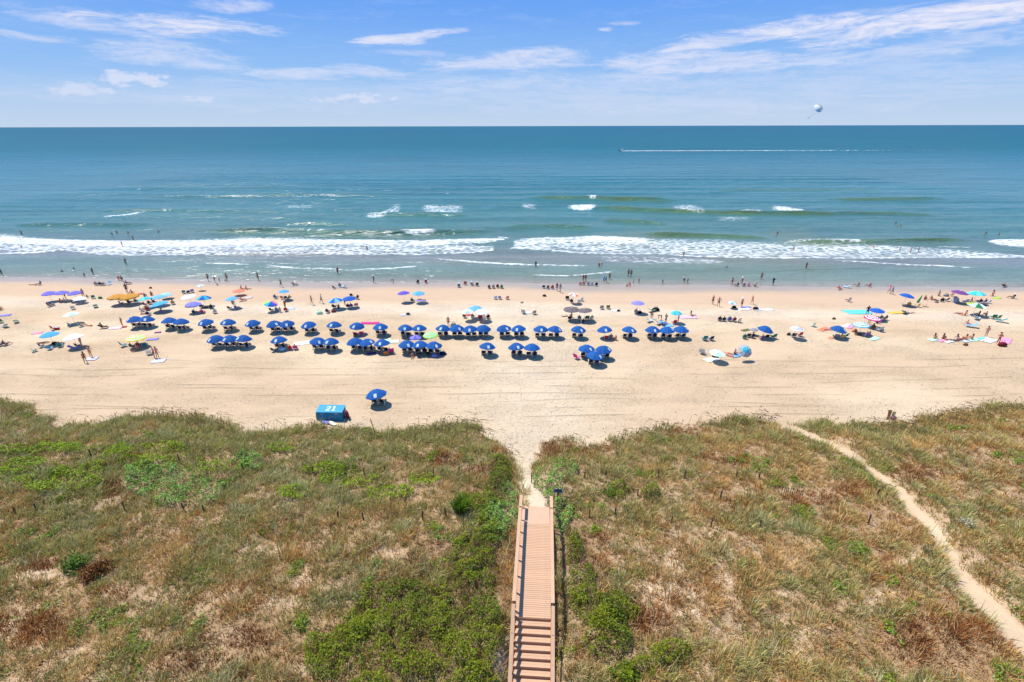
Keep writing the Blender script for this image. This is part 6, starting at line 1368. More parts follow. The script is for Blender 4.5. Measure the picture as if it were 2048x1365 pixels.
# ---------------------------------------------------------------- region 3
P_(3, 240, 208, 'person in a dark suit standing in the wash left of an olive clad man', 'stand', R(-100), 'bronze', 'dark', True, suit='dark'); P_(3, 538, 290, 'man in olive shirt walking on the wet sand', 'walk', R(-30), 'bronze', shirt='olive', shorts='olive'); CP(3, 705, 272, 'person in purple lounging on the wet sand', 'dark purple lounger on the wet sand', 'purple', R(-70), 'bronze', style='lounge', suit='purple'); S_(3, 1275, 120, 'man in a red cap and dark shorts standing in shallow water', 'stand', .15, R(170), 'red', hat='red', shorts='dark', shirt='dark')
C_(3, 1228, 312, 'brown and red chair alone near the water', 'maroon', R(-30)); CP(3, 1302, 285, 'person in grey sitting near the water by a pale lounger', 'grey chair near the water by a pale lounger', 'grey', R(10), shirt='grey'); C_(3, 1352, 298, 'pale blue lounger near the water', 'pale_blue', R(60), 'lounge')
CP(3, 465, 440, 'person in navy left of the aqua blue umbrella', 'navy chair left of the aqua blue umbrella', 'royal', R(-10), shirt='navy'); C_(3, 550, 445, 'tan chair under the aqua blue umbrella', 'tan', R(0)); C_(3, 595, 448, 'navy chair under the aqua blue umbrella', 'navy', R(20)); CP(3, 640, 450, 'person in grey right of the aqua blue umbrella', 'grey blue lounger right of the aqua blue umbrella', 'grey', R(60), style='lounge', trunks='grey')
C_(3, 412, 605, 'black chair under the rainbow umbrella', 'black', R(-20)); CP(3, 485, 605, 'person in pink under the rainbow umbrella', 'blue striped chair under the rainbow umbrella', 'light_blue', R(0), 'red', suit='pink'); P_(3, 528, 620, 'fair person in white sitting right of the rainbow umbrella', 'knees', R(30), 'fair', 'blond', True, suit='white'); P_(3, 592, 572, 'person in a red shirt standing right of the rainbow umbrella', 'stand', R(160), 'tan', s=.88, shirt='red', shorts='red'); CP(3, 600, 605, 'person in maroon right of the rainbow umbrella', 'red chair right of the rainbow umbrella', 'red', R(10), suit='maroon'); towel(3, 652, 575, 'pale blue towel right of the rainbow umbrella', 'pale_blue', R(-75), .8, .9)
P_(3, 938, 522, 'fair skinned person in an orange suit walking alone in mid beach', 'walk', R(-80), 'red', 'blond', True, suit='orange'); P_(3, 1062, 502, 'man in a pale blue shirt and dark shorts walking in mid beach', 'walk', R(-60), 'tan', 'brown', s=1.05, shirt='pale_blue', shorts='dark')
C_(3, 1452, 415, 'dark navy chair behind the right medium blue umbrella', 'navy', R(0)); CP(3, 1522, 445, 'person in dark clothes right of the right medium blue umbrella', 'dark grey chair right of the right medium blue umbrella', 'dark', R(60), 'bronze', shirt='dark')
CP(3, 1225, 565, 'person in grey under the left medium blue umbrella', 'navy chair under the left medium blue umbrella', 'navy', R(-15), shirt='grey'); P_(3, 1285, 570, 'bronzed person sitting in the shade of the left medium blue umbrella', 'knees', R(20), 'bronze', trunks='dark'); P_(3, 1365, 525, 'person standing in the shade between the two medium blue umbrellas', 'stand', R(-20), 'bronze', s=.85, trunks='teal'); CP(3, 1410, 560, 'person in dark clothes under the right medium blue umbrella', 'black chair under the right medium blue umbrella', 'black', R(0), 'bronze', shirt='dark'); CP(3, 1450, 555, 'person in violet under the right medium blue umbrella', 'violet chair under the right medium blue umbrella', 'violet', R(10), suit='violet'); C_(3, 1512, 545, 'coral chair right of the right medium blue umbrella', 'coral', R(25), s=1.1)
bag(3, 1035, 640, 'round mint green beach bag left of the navy chair', 'mint', 1.6); CP(3, 1142, 625, 'person in a navy shirt in a chair beside the mint bag', 'navy chair beside the mint bag', 'navy', R(-10), shirt='navy'); bag(3, 1218, 618, 'dark red bag right of the navy chair', 'maroon', 1.2)
towel(3, 1690, 760, 'bright pink towel behind the twelfth umbrella', 'magenta', R(-88), 1.0, 1.7); towel(3, 810, 1022, 'white towel with pink dots right of the red chairs', 'white', R(-70), 1.3, 1.3, spots_mat('pink_dots', 'white', 'pink', 4))
CP(3, 660, 1105, 'person in red beside the fourth front umbrella', 'red chair beside the fourth front umbrella', 'red', R(0), 'red', trunks='red'); CP(3, 725, 1100, 'person in orange and pink beside the dotted towel', 'deep pink chair beside the dotted towel', 'magenta', R(15), 'red', suit='orange'); bag(3, 550, 1115, 'pale blue beach bag under the fourth front umbrella', 'pale_blue', 1.5); C_(3, 440, 1130, 'dark folding chair left under the fourth front umbrella', 'dark', R(-20)); towel(3, 528, 885, 'light blue towel hanging low beside the eighth umbrella', 'light_blue', R(0), .5, .5)
C_(3, 1510, 928, 'maroon striped chair under the twelfth umbrella, left of two', 'maroon', R(-5), s=1.1); C_(3, 1585, 920, 'deep pink striped chair under the twelfth umbrella, right of two', 'magenta', R(10), s=1.15)
# ---------------------------------------------------------------- region 4
P_(4, 182, 238, 'bronzed person with a white hat and red trunks at the water edge', 'stand', R(-100), 'bronze', hat='white', trunks='red'); P_(4, 435, 235, 'child in a white top bending at the water edge', 'bend', R(90), 'bronze', s=.8, top='white', trunks='dark'); CP(4, 750, 240, 'person in black sitting at the water edge, left of two', 'black chair at the water edge, left of two', 'black', R(30), 'bronze', suit='black'); CP(4, 858, 238, 'person with a white hat sitting at the water edge, right of two', 'red chair at the water edge, right of two', 'red', R(10), 'red', hat='white', trunks='dark')
CP(4, 1285, 292, 'person with a white hat in a teal chair near the water', 'teal chair near the water with a hatted person', 'teal', R(10), hat='white', shirt='teal'); C_(4, 1365, 258, 'red chair near the water', 'red', R(20), s=1.1); CP(4, 1458, 272, 'person with a white hat in a grey chair, left of two', 'grey chair near the water, left of two', 'grey', R(-20), 'red', hat='white', shirt='grey'); CP(4, 1520, 275, 'person with a pale hat in a grey chair, right of two', 'dark grey chair near the water, right of two', 'dark', R(20), hat='cream', shirt='dark')
CP(4, 685, 485, 'person in teal sitting left under the light blue umbrella', 'teal chair under the light blue umbrella', 'teal', R(-15), 'tan', shirt='teal'); P_(4, 800, 460, 'fair person lying on a towel under the light blue umbrella', 'lie', R(80), 'red', 'brown', trunks='navy'); towel(4, 795, 468, 'lavender towel under the light blue umbrella', 'lavender', R(-85), .8, 1.0)
C_(4, 1362, 690, 'brown chair under the white and pale blue umbrella', 'brown', R(-20)); towel(4, 1420, 655, 'red towel hanging over a chair between the white umbrellas', 'red', R(-80), .7, .8); CP(4, 1465, 700, 'person in white between the white umbrellas', 'pale grey chair between the white umbrellas', 'pale_grey', R(10), shirt='white'); C_(4, 1570, 715, 'large red chair under the right white umbrella', 'red', R(0), s=1.4); CP(4, 1662, 700, 'person in black right of the right white umbrella', 'black chair right of the right white umbrella', 'black', R(20), 'bronze', shirt='dark'); P_(4, 1615, 762, 'person in a white shirt standing in front of the red chair', 'stand', R(10), 'red', 'grey', s=.95, shirt='white', shorts='pale_grey')
towel(4, 585, 655, 'pale grey towel alone in mid beach', 'pale_grey', R(-75), .8, .9); bag(4, 625, 650, 'dark bag on the pale grey towel', 'dark', 1.1); P_(4, 1150, 795, 'bronzed person standing behind the sixteenth umbrella', 'stand', R(170), 'bronze', s=.95, trunks='brown'); bag(4, 1212, 790, 'grey bag behind the seventeenth umbrella', 'grey', 1.4)
towel(4, 440, 1000, 'white and green patterned towel right of the ninth front umbrella', 'white', R(-80), 1.2, .9, spots_mat('green_dots', 'white', 'teal', 5)); towel(4, 350, 985, 'pale aqua towel behind the ninth front umbrella', 'mint', R(-70), .9, .8)
cooler(4, 340, 1165, 'bright orange cooler under the ninth front umbrella', 'orange', 'coral', .2, 1.2); C_(4, 405, 1150, 'pink striped chair right of the orange cooler', 'magenta', R(25), s=1.25); P_(4, 682, 1205, 'sunburnt child in orange sitting in front of the tenth front umbrella', 'sitg', R(185), 'red', 'brown', s=.85, suit='orange'); C_(4, 770, 1190, 'black low lounger under the eleventh front umbrella', 'black', R(-10), 'lounge'); C_(4, 880, 1185, 'black lounger with a white pillow under the twelfth front umbrella', 'black', R(15), 'lounge'); bag(4, 970, 1198, 'pale violet bag under the twelfth front umbrella', 'lavender', 1.3); bag(4, 1078, 1170, 'navy bag right of the twelfth front umbrella', 'navy', 1.5); towel(4, 150, 1155, 'small dark purple towel under the eighth front umbrella', 'purple', R(-75), .6, .7)
# ---------------------------------------------------------------- region 5
S_(5, 725, 35, 'person in dark clothes standing in shallow water above the taupe umbrellas', 'stand', .15, 0, 'bronze', shirt='dark', shorts='dark')
P_(5, 1342, 225, 'person in red shorts standing at the water edge, left of a couple', 'stand', R(30), 'red', trunks='red', shirt='maroon'); P_(5, 1372, 218, 'bronzed person in dark trunks at the water edge, right of a couple', 'stand', R(-30), 'bronze', trunks='dark')
C_(5, 1298, 262, 'white and pink chair by the water, first of five', 'pink', R(10)); C_(5, 1342, 262, 'coral chair by the water, second of five', 'coral', R(10)); C_(5, 1403, 268, 'dark grey chair by the water, third of five', 'grey', R(10)); C_(5, 1450, 268, 'pale blue chair by the water, fourth of five', 'pale_blue', R(10)); CP(5, 1508, 275, 'person in dark blue by the water in the fifth chair', 'dark chair by the water, last of five', 'dark', R(10), 'bronze', shirt='dark')
CP(5, 120, 310, 'person in brown near the water, first of four', 'brown chair near the water, first of four', 'brown', R(0), 'bronze', shirt='maroon'); CP(5, 175, 308, 'person in grey near the water, second of four', 'grey chair near the water, second of four', 'grey', R(0), shirt='grey'); CP(5, 230, 300, 'person in maroon near the water, third of four', 'maroon chair near the water, third of four', 'maroon', R(0), 'red', shirt='red'); CP(5, 282, 308, 'person in green near the water, fourth of four', 'green chair near the water, fourth of four', 'green', R(0), shirt='green')
C_(5, 825, 305, 'navy chair with its back to the houses, first of three by the strolling pair', 'navy', R(5)); CP(5, 880, 312, 'person in green in the second chair by the strolling pair', 'dark green chair, second of three by the strolling pair', 'green', R(10), 'red', trunks='green'); CP(5, 938, 312, 'person in red in the third chair by the strolling pair', 'red chair, third of three by the strolling pair', 'red', R(10), 'red', shirt='red')
P_(5, 1000, 342, 'person in dark floral shirt strolling on the wet sand, left of two', 'walk', R(-150), 'bronze', shirt='purple', shorts='dark'); P_(5, 1042, 362, 'taller person in grey strolling on the wet sand, right of two', 'walk', R(-150), 'tan', s=1.08, shirt='grey', shorts='pale_grey')
C_(5, 200, 448, 'pale blue striped chair in mid beach, first of three', 'pale_blue', R(15)); C_(5, 260, 448, 'periwinkle striped chair in mid beach, second of three', 'lavender', R(-10)); C_(5, 352, 448, 'dusty red chair in mid beach, third of three', 'coral', R(25)); bag(5, 838, 412, 'small black bag alone below the strolling pair', 'black', 1.1); bag(5, 543, 498, 'small grey bag in mid beach left of the taupe umbrellas', 'grey', .8)
C_(5, 568, 635, 'pale grey chair beside a white towel', 'pale_grey', R(-20), s=1.2); towel(5, 630, 625, 'white towel between a grey and a tan chair', 'white', R(-60), .9, .9); C_(5, 700, 642, 'tan chair beside a white towel', 'tan', R(25), s=1.1)
C_(5, 1135, 455, 'black chair left of the white and orange umbrella', 'black', R(-10), s=1.2); CP(5, 1190, 495, 'person in navy under the white and orange umbrella', 'navy chair under the white and orange umbrella', 'navy', R(-10), shirt='navy'); C_(5, 1280, 495, 'white chair right of the white and orange umbrella, left of two', 'white', R(20)); C_(5, 1315, 470, 'pale grey chair right of the white and orange umbrella, right of two', 'pale_grey', R(40))
P_(5, 1190, 690, 'bronzed person sitting under the left taupe umbrella', 'knees', R(20), 'bronze', trunks='dark'); C_(5, 1165, 715, 'black chair under the left taupe umbrella', 'black', R(-10)); CP(5, 1292, 715, 'person in pale grey between the taupe umbrellas', 'grey chair between the taupe umbrellas', 'grey', R(-10), shirt='pale_grey'); C_(5, 1385, 715, 'green chair under the right taupe umbrella', 'green', R(10), s=1.2); CP(5, 1445, 715, 'person in grey right of the right taupe umbrella', 'pale grey chair right of the right taupe umbrella', 'pale_grey', R(30), shirt='grey'); CP(5, 1335, 760, 'person in navy in front of the taupe umbrellas', 'navy chair in front of the taupe umbrellas', 'navy', R(10), 'bronze', shirt='navy')
def low_table(r, x, y):
    root = thing('folding_table', 'low wooden folding table left of the taupe umbrellas', 'table', ground(r, x, y), R(10))
    link('table_top', MB().box((0, 0, .40), (1.0, .55, .03)).mesh('table_top', 1), root, mats=[cloth('wood')])
    for sx in (-.45, .45):
        for sy in (-.22, .22): link('leg', MB().tube((sx, sy, 0), (sx, sy, .39), .018).mesh('leg', 1), root, mats=[cloth('brown')])
low_table(5, 1092, 668)
C_(5, 1580, 575, 'grey green chair right of the taupe umbrellas, left of two', 'grey', R(0), s=1.1); C_(5, 1662, 572, 'grey green chair right of the taupe umbrellas, right of two', 'olive', R(0), s=1.1)
C_(5, 1255, 1225, 'bright pink chair left of the close group of three umbrellas', 'magenta', R(-50), s=1.25)
# ---------------------------------------------------------------- region 6
def skimboard(r, x, y, label, col, rot):
    p = ground(r, x, y); b = MB(); k = 14; n = b.add([(.24 * math.cos(6.2832 * i / k), .5 * math.copysign(abs(math.sin(6.2832 * i / k)) ** .8, math.sin(6.2832 * i / k)), z) for z in (-.025, .025) for i in range(k)])
    for i in range(k): b.face((n + i, n + (i + 1) % k, n + k + (i + 1) % k, n + k + i))
    b.face([n + i for i in range(k - 1, -1, -1)]); b.face([n + k + i for i in range(k)])
    tag(link('boogie_board', b.mesh('boogie_board', 1), None, (p[0], p[1], p[2] + .55), rot, [cloth(col)]), label, 'boogie board')
skimboard(6, 50, 212, 'light blue boogie board carried at the water edge', 'light_blue', (R(80), R(20), R(30)))
P_(6, 75, 238, 'child in blue carrying a light blue boogie board', 'walk', R(-60), 'tan', s=.95, shirt='teal', trunks='navy'); P_(6, 122, 200, 'person in dark trunks at the water edge beside the boogie boarder', 'stand', R(-150), 'bronze', trunks='dark')
S_(6, 368, 152, 'person in black standing in shallow water, left of a couple', 'stand', .1, R(10), 'bronze', 'dark', True, suit='black'); S_(6, 403, 152, 'person in dark trunks standing in shallow water, right of a couple', 'stand', .1, R(-10), 'bronze', trunks='dark')
P_(6, 345, 285, 'child in red squatting on wet sand', 'squat', R(-70), 'red', s=.85, suit='red'); P_(6, 392, 275, 'child in red and white bending on wet sand', 'squat', R(60), 'red', s=.95, suit='coral'); P_(6, 432, 265, 'little girl in pink standing on wet sand', 'stand', R(-120), 'red', 'brown', True, s=.68, suit='pink'); P_(6, 503, 245, 'thin child standing on wet sand right of the girl in pink', 'stand', R(150), 'tan', s=.70, trunks='grey'); P_(6, 810, 256, 'boy alone at the water edge in dark trunks', 'stand', R(-170), 'tan', s=.70, trunks='grey'); P_(6, 1090, 240, 'person in a white shirt and black shorts at the water edge', 'hips', R(-30), 'bronze', shirt='white', shorts='black'); P_(6, 1137, 245, 'child in red trunks beside the person in a white shirt', 'hips', R(30), 'bronze', s=.72, trunks='red')
CP(6, 468, 632, 'person in dark clothes under the periwinkle blue umbrella', 'grey chair under the periwinkle blue umbrella', 'grey', R(-20), 'bronze', shirt='dark'); bag(6, 515, 632, 'black bag under the periwinkle blue umbrella', 'black', 1.3); C_(6, 665, 612, 'green lounger beside a black folded sunshade', 'green', R(-70), 'lounge', 1.2); bag(6, 725, 600, 'tall black bag at the end of the green lounger', 'black', 1.9)
P_(6, 668, 705, 'bronzed woman in a dark bikini standing left of blue loungers', 'stand', R(170), 'bronze', 'dark', True, s=.95, top='dark', briefs='dark'); C_(6, 640, 745, 'white and blue lounger left of the bending person', 'pale_blue', R(-60), 'lounge', 1.1); P_(6, 795, 722, 'bronzed person bending over blue loungers', 'bend', R(80), 'bronze', 'dark', s=.9, trunks='dark'); P_(6, 850, 762, 'man in grey standing right of the blue loungers', 'hold', R(-60), 'tan', 'dark', shirt='grey', shorts='grey'); C_(6, 765, 775, 'blue striped lounger below the bending person, left of two', 'light_blue', R(-60), 'lounge', 1.2); C_(6, 828, 785, 'navy striped lounger below the bending person, right of two', 'royal', R(-50), 'lounge', 1.1); towel(6, 885, 795, 'blue towel behind the twenty-eighth umbrella', 'light_blue', R(-80), .9, 1.0)
P_(6, 1015, 748, 'person in a bright blue shirt standing under the turquoise segmented umbrella', 'stand', R(60), 'red', 'brown', shirt='sky', shorts='pale_blue'); C_(6, 962, 770, 'red chair under the turquoise segmented umbrella', 'red', R(10), s=1.15); towel(6, 1145, 682, 'pink and white striped blanket right of the turquoise umbrella', 'pink', R(-85), 1.6, 1.6, stripes_mat('pink_stripe2', 'magenta', 'white', 3.2)); P_(6, 1185, 668, 'person sitting on the pink and white striped blanket', 'sitg', R(-80), 'red', 'dark', True, suit='coral')
P_(6, 1462, 517, 'man in black trunks standing in mid beach, left of a pair', 'stand', R(20), 'red', 'dark', s=1.05, trunks='black'); P_(6, 1537, 545, 'man in dark trunks standing in mid beach, right of a pair', 'hips', R(-10), 'red', 'dark', s=1.08, trunks='dark')
CP(6, 1550, 728, 'person in dark clothes in the first chair of the group of five', 'dark chair, first of the group of five', 'dark', R(-10), 'bronze', shirt='dark'); CP(6, 1605, 732, 'person in a white shirt in the second chair of the group of five', 'navy chair, second of the group of five', 'navy', R(-10), 'bronze', shirt='white'); CP(6, 1672, 730, 'person in navy in the third chair of the group of five', 'navy and white chair, third of the group of five', 'royal', R(5), shirt='navy'); CP(7, 175, 738, 'person in maroon in the fourth chair of the group of five', 'maroon chair, fourth of the group of five', 'maroon', R(10), shirt='maroon'); C_(7, 235, 745, 'pale wooden chair, last of the group of five', 'cream', R(20), s=1.1)
towel(6, 205, 598, 'white towel left of the periwinkle blue umbrella', 'white', R(-70), .9, .8); bag(6, 238, 605, 'small black bag on the white towel', 'black', .9); C_(6, 1355, 980, 'teal chair right of the back row, left of two', 'teal', R(5), s=1.2); C_(6, 1438, 980, 'navy chair right of the back row, right of two', 'navy', R(15), s=1.1)
C_(6, 80, 968, 'red chair under the twenty-fifth umbrella', 'red', R(-5)); CP(6, 135, 962, 'person in white under the twenty-fifth umbrella', 'grey chair under the twenty-fifth umbrella', 'grey', R(5), shirt='white'); P_(6, 205, 985, 'sunburnt person sitting right of the twenty-fifth umbrella', 'knees', R(20), 'red', 'brown', trunks='coral')
C_(6, 1328, 1160, 'grey and white chair left of the mint green umbrella', 'pale_grey', R(-35), s=1.3); towel(6, 1450, 1235, 'white towel in the shadow of the mint green umbrella', 'white', R(-65), 1.2, 1.2); bag(6, 1495, 1205, 'black bag under the mint green umbrella', 'black', 1.3)
P_(6, 1650, 1160, 'sunburnt person lying right of the mint green umbrella', 'lie', R(-120), 'red', 'brown', trunks='red')
# ---------------------------------------------------------------- region 7
S_(7, 95, 38, 'child in blue splashing in shallow water', 'bend', .3, R(80), 'fair', s=.75, shirt='royal')
P_(7, 152, 275, 'person in a black suit standing at the water edge, first of a group', 'hips', R(-20), 'red', 'dark', True, suit='black'); P_(7, 280, 265, 'woman in a red suit and white hat at the water edge', 'stand', R(20), 'red', 'brown', suit='red', hat='white'); CP(7, 218, 280, 'person in navy sitting at the water edge by the woman in red', 'navy chair at the water edge by the woman in red', 'navy', R(30), 'bronze', shirt='navy'); CP(7, 302, 282, 'person with a grey hat sitting at the water edge', 'grey chair at the water edge below the woman in red', 'grey', R(0), hat='pale_grey', shirt='grey'); CP(7, 365, 282, 'person in pink sitting at the water edge', 'pink chair at the water edge', 'pink', R(0), 'red', shirt='pink'); CP(7, 455, 285, 'person in black sitting at the water edge with legs stretched left', 'dark chair at the water edge, last of the group', 'dark', R(60), 'bronze', suit='black')
S_(7, 535, 192, 'bronzed man in brown trunks standing in ankle deep water at right', 'hold', .1, R(160), 'bronze', trunks='brown'); P_(7, 685, 268, 'person all in black standing at the water edge at right', 'hold', R(170), 'dark', shirt='black', shorts='black'); S_(7, 1115, 55, 'person in dark red standing in shallow water at right', 'hold', .12, R(-160), 'bronze', shirt='maroon', shorts='maroon')
CP(7, 1548, 325, 'sunburnt person in red reclining near the water at right', 'red lounger near the water at right', 'coral', R(-70), 'red', style='lounge', trunks='red'); C_(7, 1645, 300, 'grey blue chair near the water right of the red lounger', 'pale_blue', R(50), 'lounge'); CP(8, 95, 412, 'person in dark clothes in a pale chair in mid beach at right', 'white chair in mid beach at right', 'white', R(20), 'bronze', shirt='navy')
P_(7, 278, 555, 'man with a white cap and black trunks in mid beach', 'stand', R(20), 'red', hat='white', trunks='black', s=1.04); P_(7, 412, 515, 'slim boy walking in mid beach right of the man with a cap', 'walk', R(-60), 'red', 'brown', s=.98, trunks='tan')
bag(7, 182, 562, 'black bag in the shadow of the small tilted umbrella', 'black', 1.2); towel(7, 310, 580, 'white towel at the feet of the man with a cap', 'white', R(-75), 1.0, 1.4); towel(7, 335, 555, 'grey towel behind the white towel', 'lavender', R(-80), .8, 1.0); bag(7, 460, 582, 'dark bag between two towels at right', 'dark', 1.5); towel(7, 510, 590, 'pale mint towel right of the dark bag', 'pale_grey', R(-75), .8, 1.0); towel(7, 620, 588, 'white and pink towel lying rightmost of the towels', 'white', R(-85), .8, 1.2)
CP(7, 312, 960, 'person with a grey hat in the green chair', 'dark green chair left of the leaning blue umbrella', 'green', R(-10), hat='pale_grey', shirt='green'); C_(7, 360, 940, 'navy chair between the green chair and its neighbour', 'navy', R(0)); CP(7, 415, 950, 'person in navy left of the leaning blue umbrella', 'navy chair right of the dark green chair', 'navy', R(5), 'bronze', shirt='navy', hat='olive'); CP(7, 535, 975, 'person in purple under the leaning blue umbrella', 'purple chair under the leaning blue umbrella', 'purple', R(10), 'bronze', suit='purple'); C_(7, 600, 955, 'black chair under the leaning blue umbrella', 'black', R(0)); C_(7, 690, 955, 'green chair with white stripes right of the leaning blue umbrella', 'green', R(15), s=1.2); towel(7, 335, 852, 'olive towel left of the leaning blue umbrella', 'olive', R(-70), .7, .9)
bag(7, 895, 915, 'dark bag left of the lavender ringed umbrella', 'dark', 1.1); C_(7, 950, 940, 'black chair under the lavender ringed umbrella', 'black', R(-10), s=1.1); C_(7, 1030, 928, 'red chair under the lavender ringed umbrella', 'red', R(15), s=1.1); C_(7, 1200, 800, 'small pale teal chair right of the lavender ringed umbrella', 'mint', R(30)); bag(7, 1478, 708, 'small brown bag alone above the orange blanket', 'brown', .9)
towel(7, 1350, 840, 'orange red blanket left of the leaning emblem umbrella', 'coral', R(-60), 1.0, 1.4); P_(7, 1385, 848, 'person wrapped in orange lying on the orange red blanket', 'lie', R(-110), 'red', 'brown', suit='orange'); C_(7, 1500, 955, 'grey chair under the right leaning emblem umbrella', 'grey', R(-10), s=1.15); CP(7, 1560, 960, 'sunburnt person in orange under the right leaning emblem umbrella', 'gold chair under the right leaning emblem umbrella', 'gold', R(10), 'red', suit='orange'); C_(7, 1622, 945, 'dark green chair right of the right leaning emblem umbrella', 'green', R(20), s=1.1); towel(7, 1440, 955, 'small coral towel left of the grey chair', 'coral', R(-40), .6, .5)
P_(7, 118, 1185, 'sunburnt person lying left of the grey patterned umbrella', 'lie', R(-150), 'red', 'brown', trunks='tan'); P_(7, 185, 1165, 'person with knees up beside the blue mat', 'knees', R(-150), 'red', 'brown', trunks='navy'); towel(7, 215, 1182, 'bright blue mat under the grey patterned umbrella', 'light_blue', R(-60), .9, .9); towel(7, 1655, 795, 'white towel behind the right leaning emblem umbrella', 'white', R(-60), .9, 1.2)
# ---------------------------------------------------------------- region 8
CP(8, 190, 240, 'tan person sitting near the water at far right, left of two', 'tan chair near the water at far right', 'tan', R(20), 'bronze', trunks='cream'); CP(8, 320, 245, 'person in pink trunks sitting near the water at far right, right of two', 'coral chair near the water at far right', 'coral', R(20), 'bronze', trunks='red')
P_(8, 540, 322, 'child in pink running on the wet sand at right', 'walk', R(90), 'red', 'brown', s=.95, shirt='pink', hat='magenta'); P_(8, 572, 332, 'child in teal running behind the child in pink', 'walk', R(-90), 'tan', s=.95, shirt='teal', trunks='teal')
CP(8, 765, 460, 'tan person in the yellow chair left of the folded green umbrella', 'yellow chair left of the folded green umbrella', 'gold', R(-40), 'red', trunks='dark'); C_(8, 858, 468, 'yellow chair right of the folded green umbrella', 'yellow', R(20)); C_(8, 935, 465, 'pale yellow chair, rightmost of three', 'gold', R(40)); C_(8, 705, 460, 'white lounger left of the yellow chairs', 'white', R(-50), 'lounge')
P_(8, 940, 390, 'person in dark red sitting on the sand right of the folded umbrella', 'knees', R(-60), 'bronze', suit='maroon'); P_(8, 1012, 392, 'person in coral lying on the sand right of the folded umbrella', 'sitg', R(-70), 'bronze', suit='coral'); C_(8, 1065, 415, 'dark grey lounger left of the black chairs', 'dark', R(-60), 'lounge'); CP(8, 1130, 412, 'person in black in the left black chair by the tent', 'black chair by the grey tent, left of two', 'black', R(-30), 'bronze', suit='black'); C_(8, 1178, 405, 'black chair by the grey tent, right of two', 'black', R(20), s=1.1)
P_(8, 1103, 348, 'bronzed person kneeling upright behind the black chairs', 'kneel', R(40), 'bronze', trunks='maroon'); P_(8, 1235, 350, 'tan person crouching left of the dark purple umbrella', 'squat', R(-80), 'red', 'dark', True, suit='tan'); bag(8, 1180, 350, 'grey bag beside the crouching person', 'grey', 1.5)
C_(8, 1390, 428, 'grey blue chair right of the grey tent', 'pale_blue', R(0), s=1.25); P_(8, 1455, 412, 'sunburnt person sitting under the aqua umbrella', 'sitg', R(60), 'red', trunks='coral'); CP(8, 1545, 425, 'person in navy under the aqua umbrella', 'navy chair under the aqua umbrella', 'navy', R(5), shirt='navy'); CP(8, 1600, 425, 'person in violet right of the aqua umbrella', 'violet chair right of the aqua umbrella', 'violet', R(10), suit='violet'); C_(8, 1645, 428, 'pale blue metal chair right of the aqua umbrella', 'pale_blue', R(20))
P_(8, 1690, 350, 'woman in maroon kneeling on the sand at far right', 'kneel', R(-90), 'red', 'dark', True, suit='maroon'); towel(8, 1745, 372, 'lime green towel beside the kneeling woman', 'lime', R(-70), .7, 1.0); CP(8, 1915, 375, 'person with a white hat sitting at far right', 'black chair at far right', 'black', R(60), 'bronze', hat='white', shirt='dark'); CP(8, 1822, 250, 'person in dark clothes stretched on a lounger at the water far right', 'navy lounger at the water far right', 'navy', R(-70), 'red', style='lounge', trunks='navy')
towel(8, 625, 535, 'golden yellow towel in mid beach at right', 'gold', R(-80), 1.1, 1.5); C_(8, 715, 545, 'grey teal lounger right of the golden towel', 'grey', R(-60), 'lounge', 1.1); P_(8, 772, 540, 'person lying right of the grey teal lounger', 'lie', R(-90), 'red', trunks='cream'); P_(8, 1320, 545, 'sunburnt person lying on the sand left of the pinwheel umbrella, left of two', 'lie', R(95), 'red', 'brown', trunks='teal'); P_(8, 1390, 565, 'sunburnt person lying on the sand left of the pinwheel umbrella, right of two', 'sitg', R(90), 'red', 'brown', True, suit='red')
P_(8, 1545, 575, 'bronzed person sitting under the pinwheel umbrella', 'knees', R(40), 'bronze', 'dark', True, suit='dark'); P_(8, 1628, 572, 'sunburnt person sitting right of the pinwheel umbrella', 'knees', R(30), 'red', suit='coral'); C_(8, 1490, 575, 'grey chair under the pinwheel umbrella', 'grey', R(-20)); C_(8, 1515, 610, 'pale blue lounger below the pinwheel umbrella', 'pale_blue', R(-60), 'lounge', 1.15); C_(8, 1695, 600, 'dark green chair right of the pinwheel umbrella, left of two', 'green', R(-10), s=1.2); C_(8, 1745, 605, 'dark green chair right of the pinwheel umbrella, right of two', 'green', R(10), s=1.15); C_(8, 1785, 638, 'teal lounger at far right below the green chairs', 'teal', R(50), 'lounge', 1.1)
towel(8, 190, 528, 'big turquoise blanket spread left of the royal blue umbrella', 'aqua', R(-88), 2.2, 2.4, name='blanket'); P_(8, 298, 560, 'person in black standing beside the turquoise blanket', 'hips', R(-10), 'bronze', 'dark', shirt='black', shorts='dark'); P_(8, 318, 660, 'person standing under the pink ringed umbrella', 'stand', R(-20), 'red', 'brown', trunks='tan'); CP(8, 438, 610, 'person in grey right of the pink ringed umbrella', 'grey chair right of the pink ringed umbrella', 'grey', R(20), shirt='grey'); CP(8, 495, 612, 'person in black beside a black chair right of the pink ringed umbrella', 'black chair rightmost beside the pink ringed umbrella', 'black', R(25), 'bronze', shirt='black')
CP(8, 360, 715, 'bronzed person sitting right of the blue ringed umbrella', 'brown chair right of the blue ringed umbrella', 'brown', R(-20), 'bronze', 'dark', True, trunks='brown'); C_(8, 435, 738, 'black and white chair right of the blue ringed umbrella', 'pale_grey', R(15), s=1.25); P_(8, 412, 655, 'dark haired person sitting behind the brown chair', 'knees', R(-30), 'bronze', 'dark', True, suit='black')
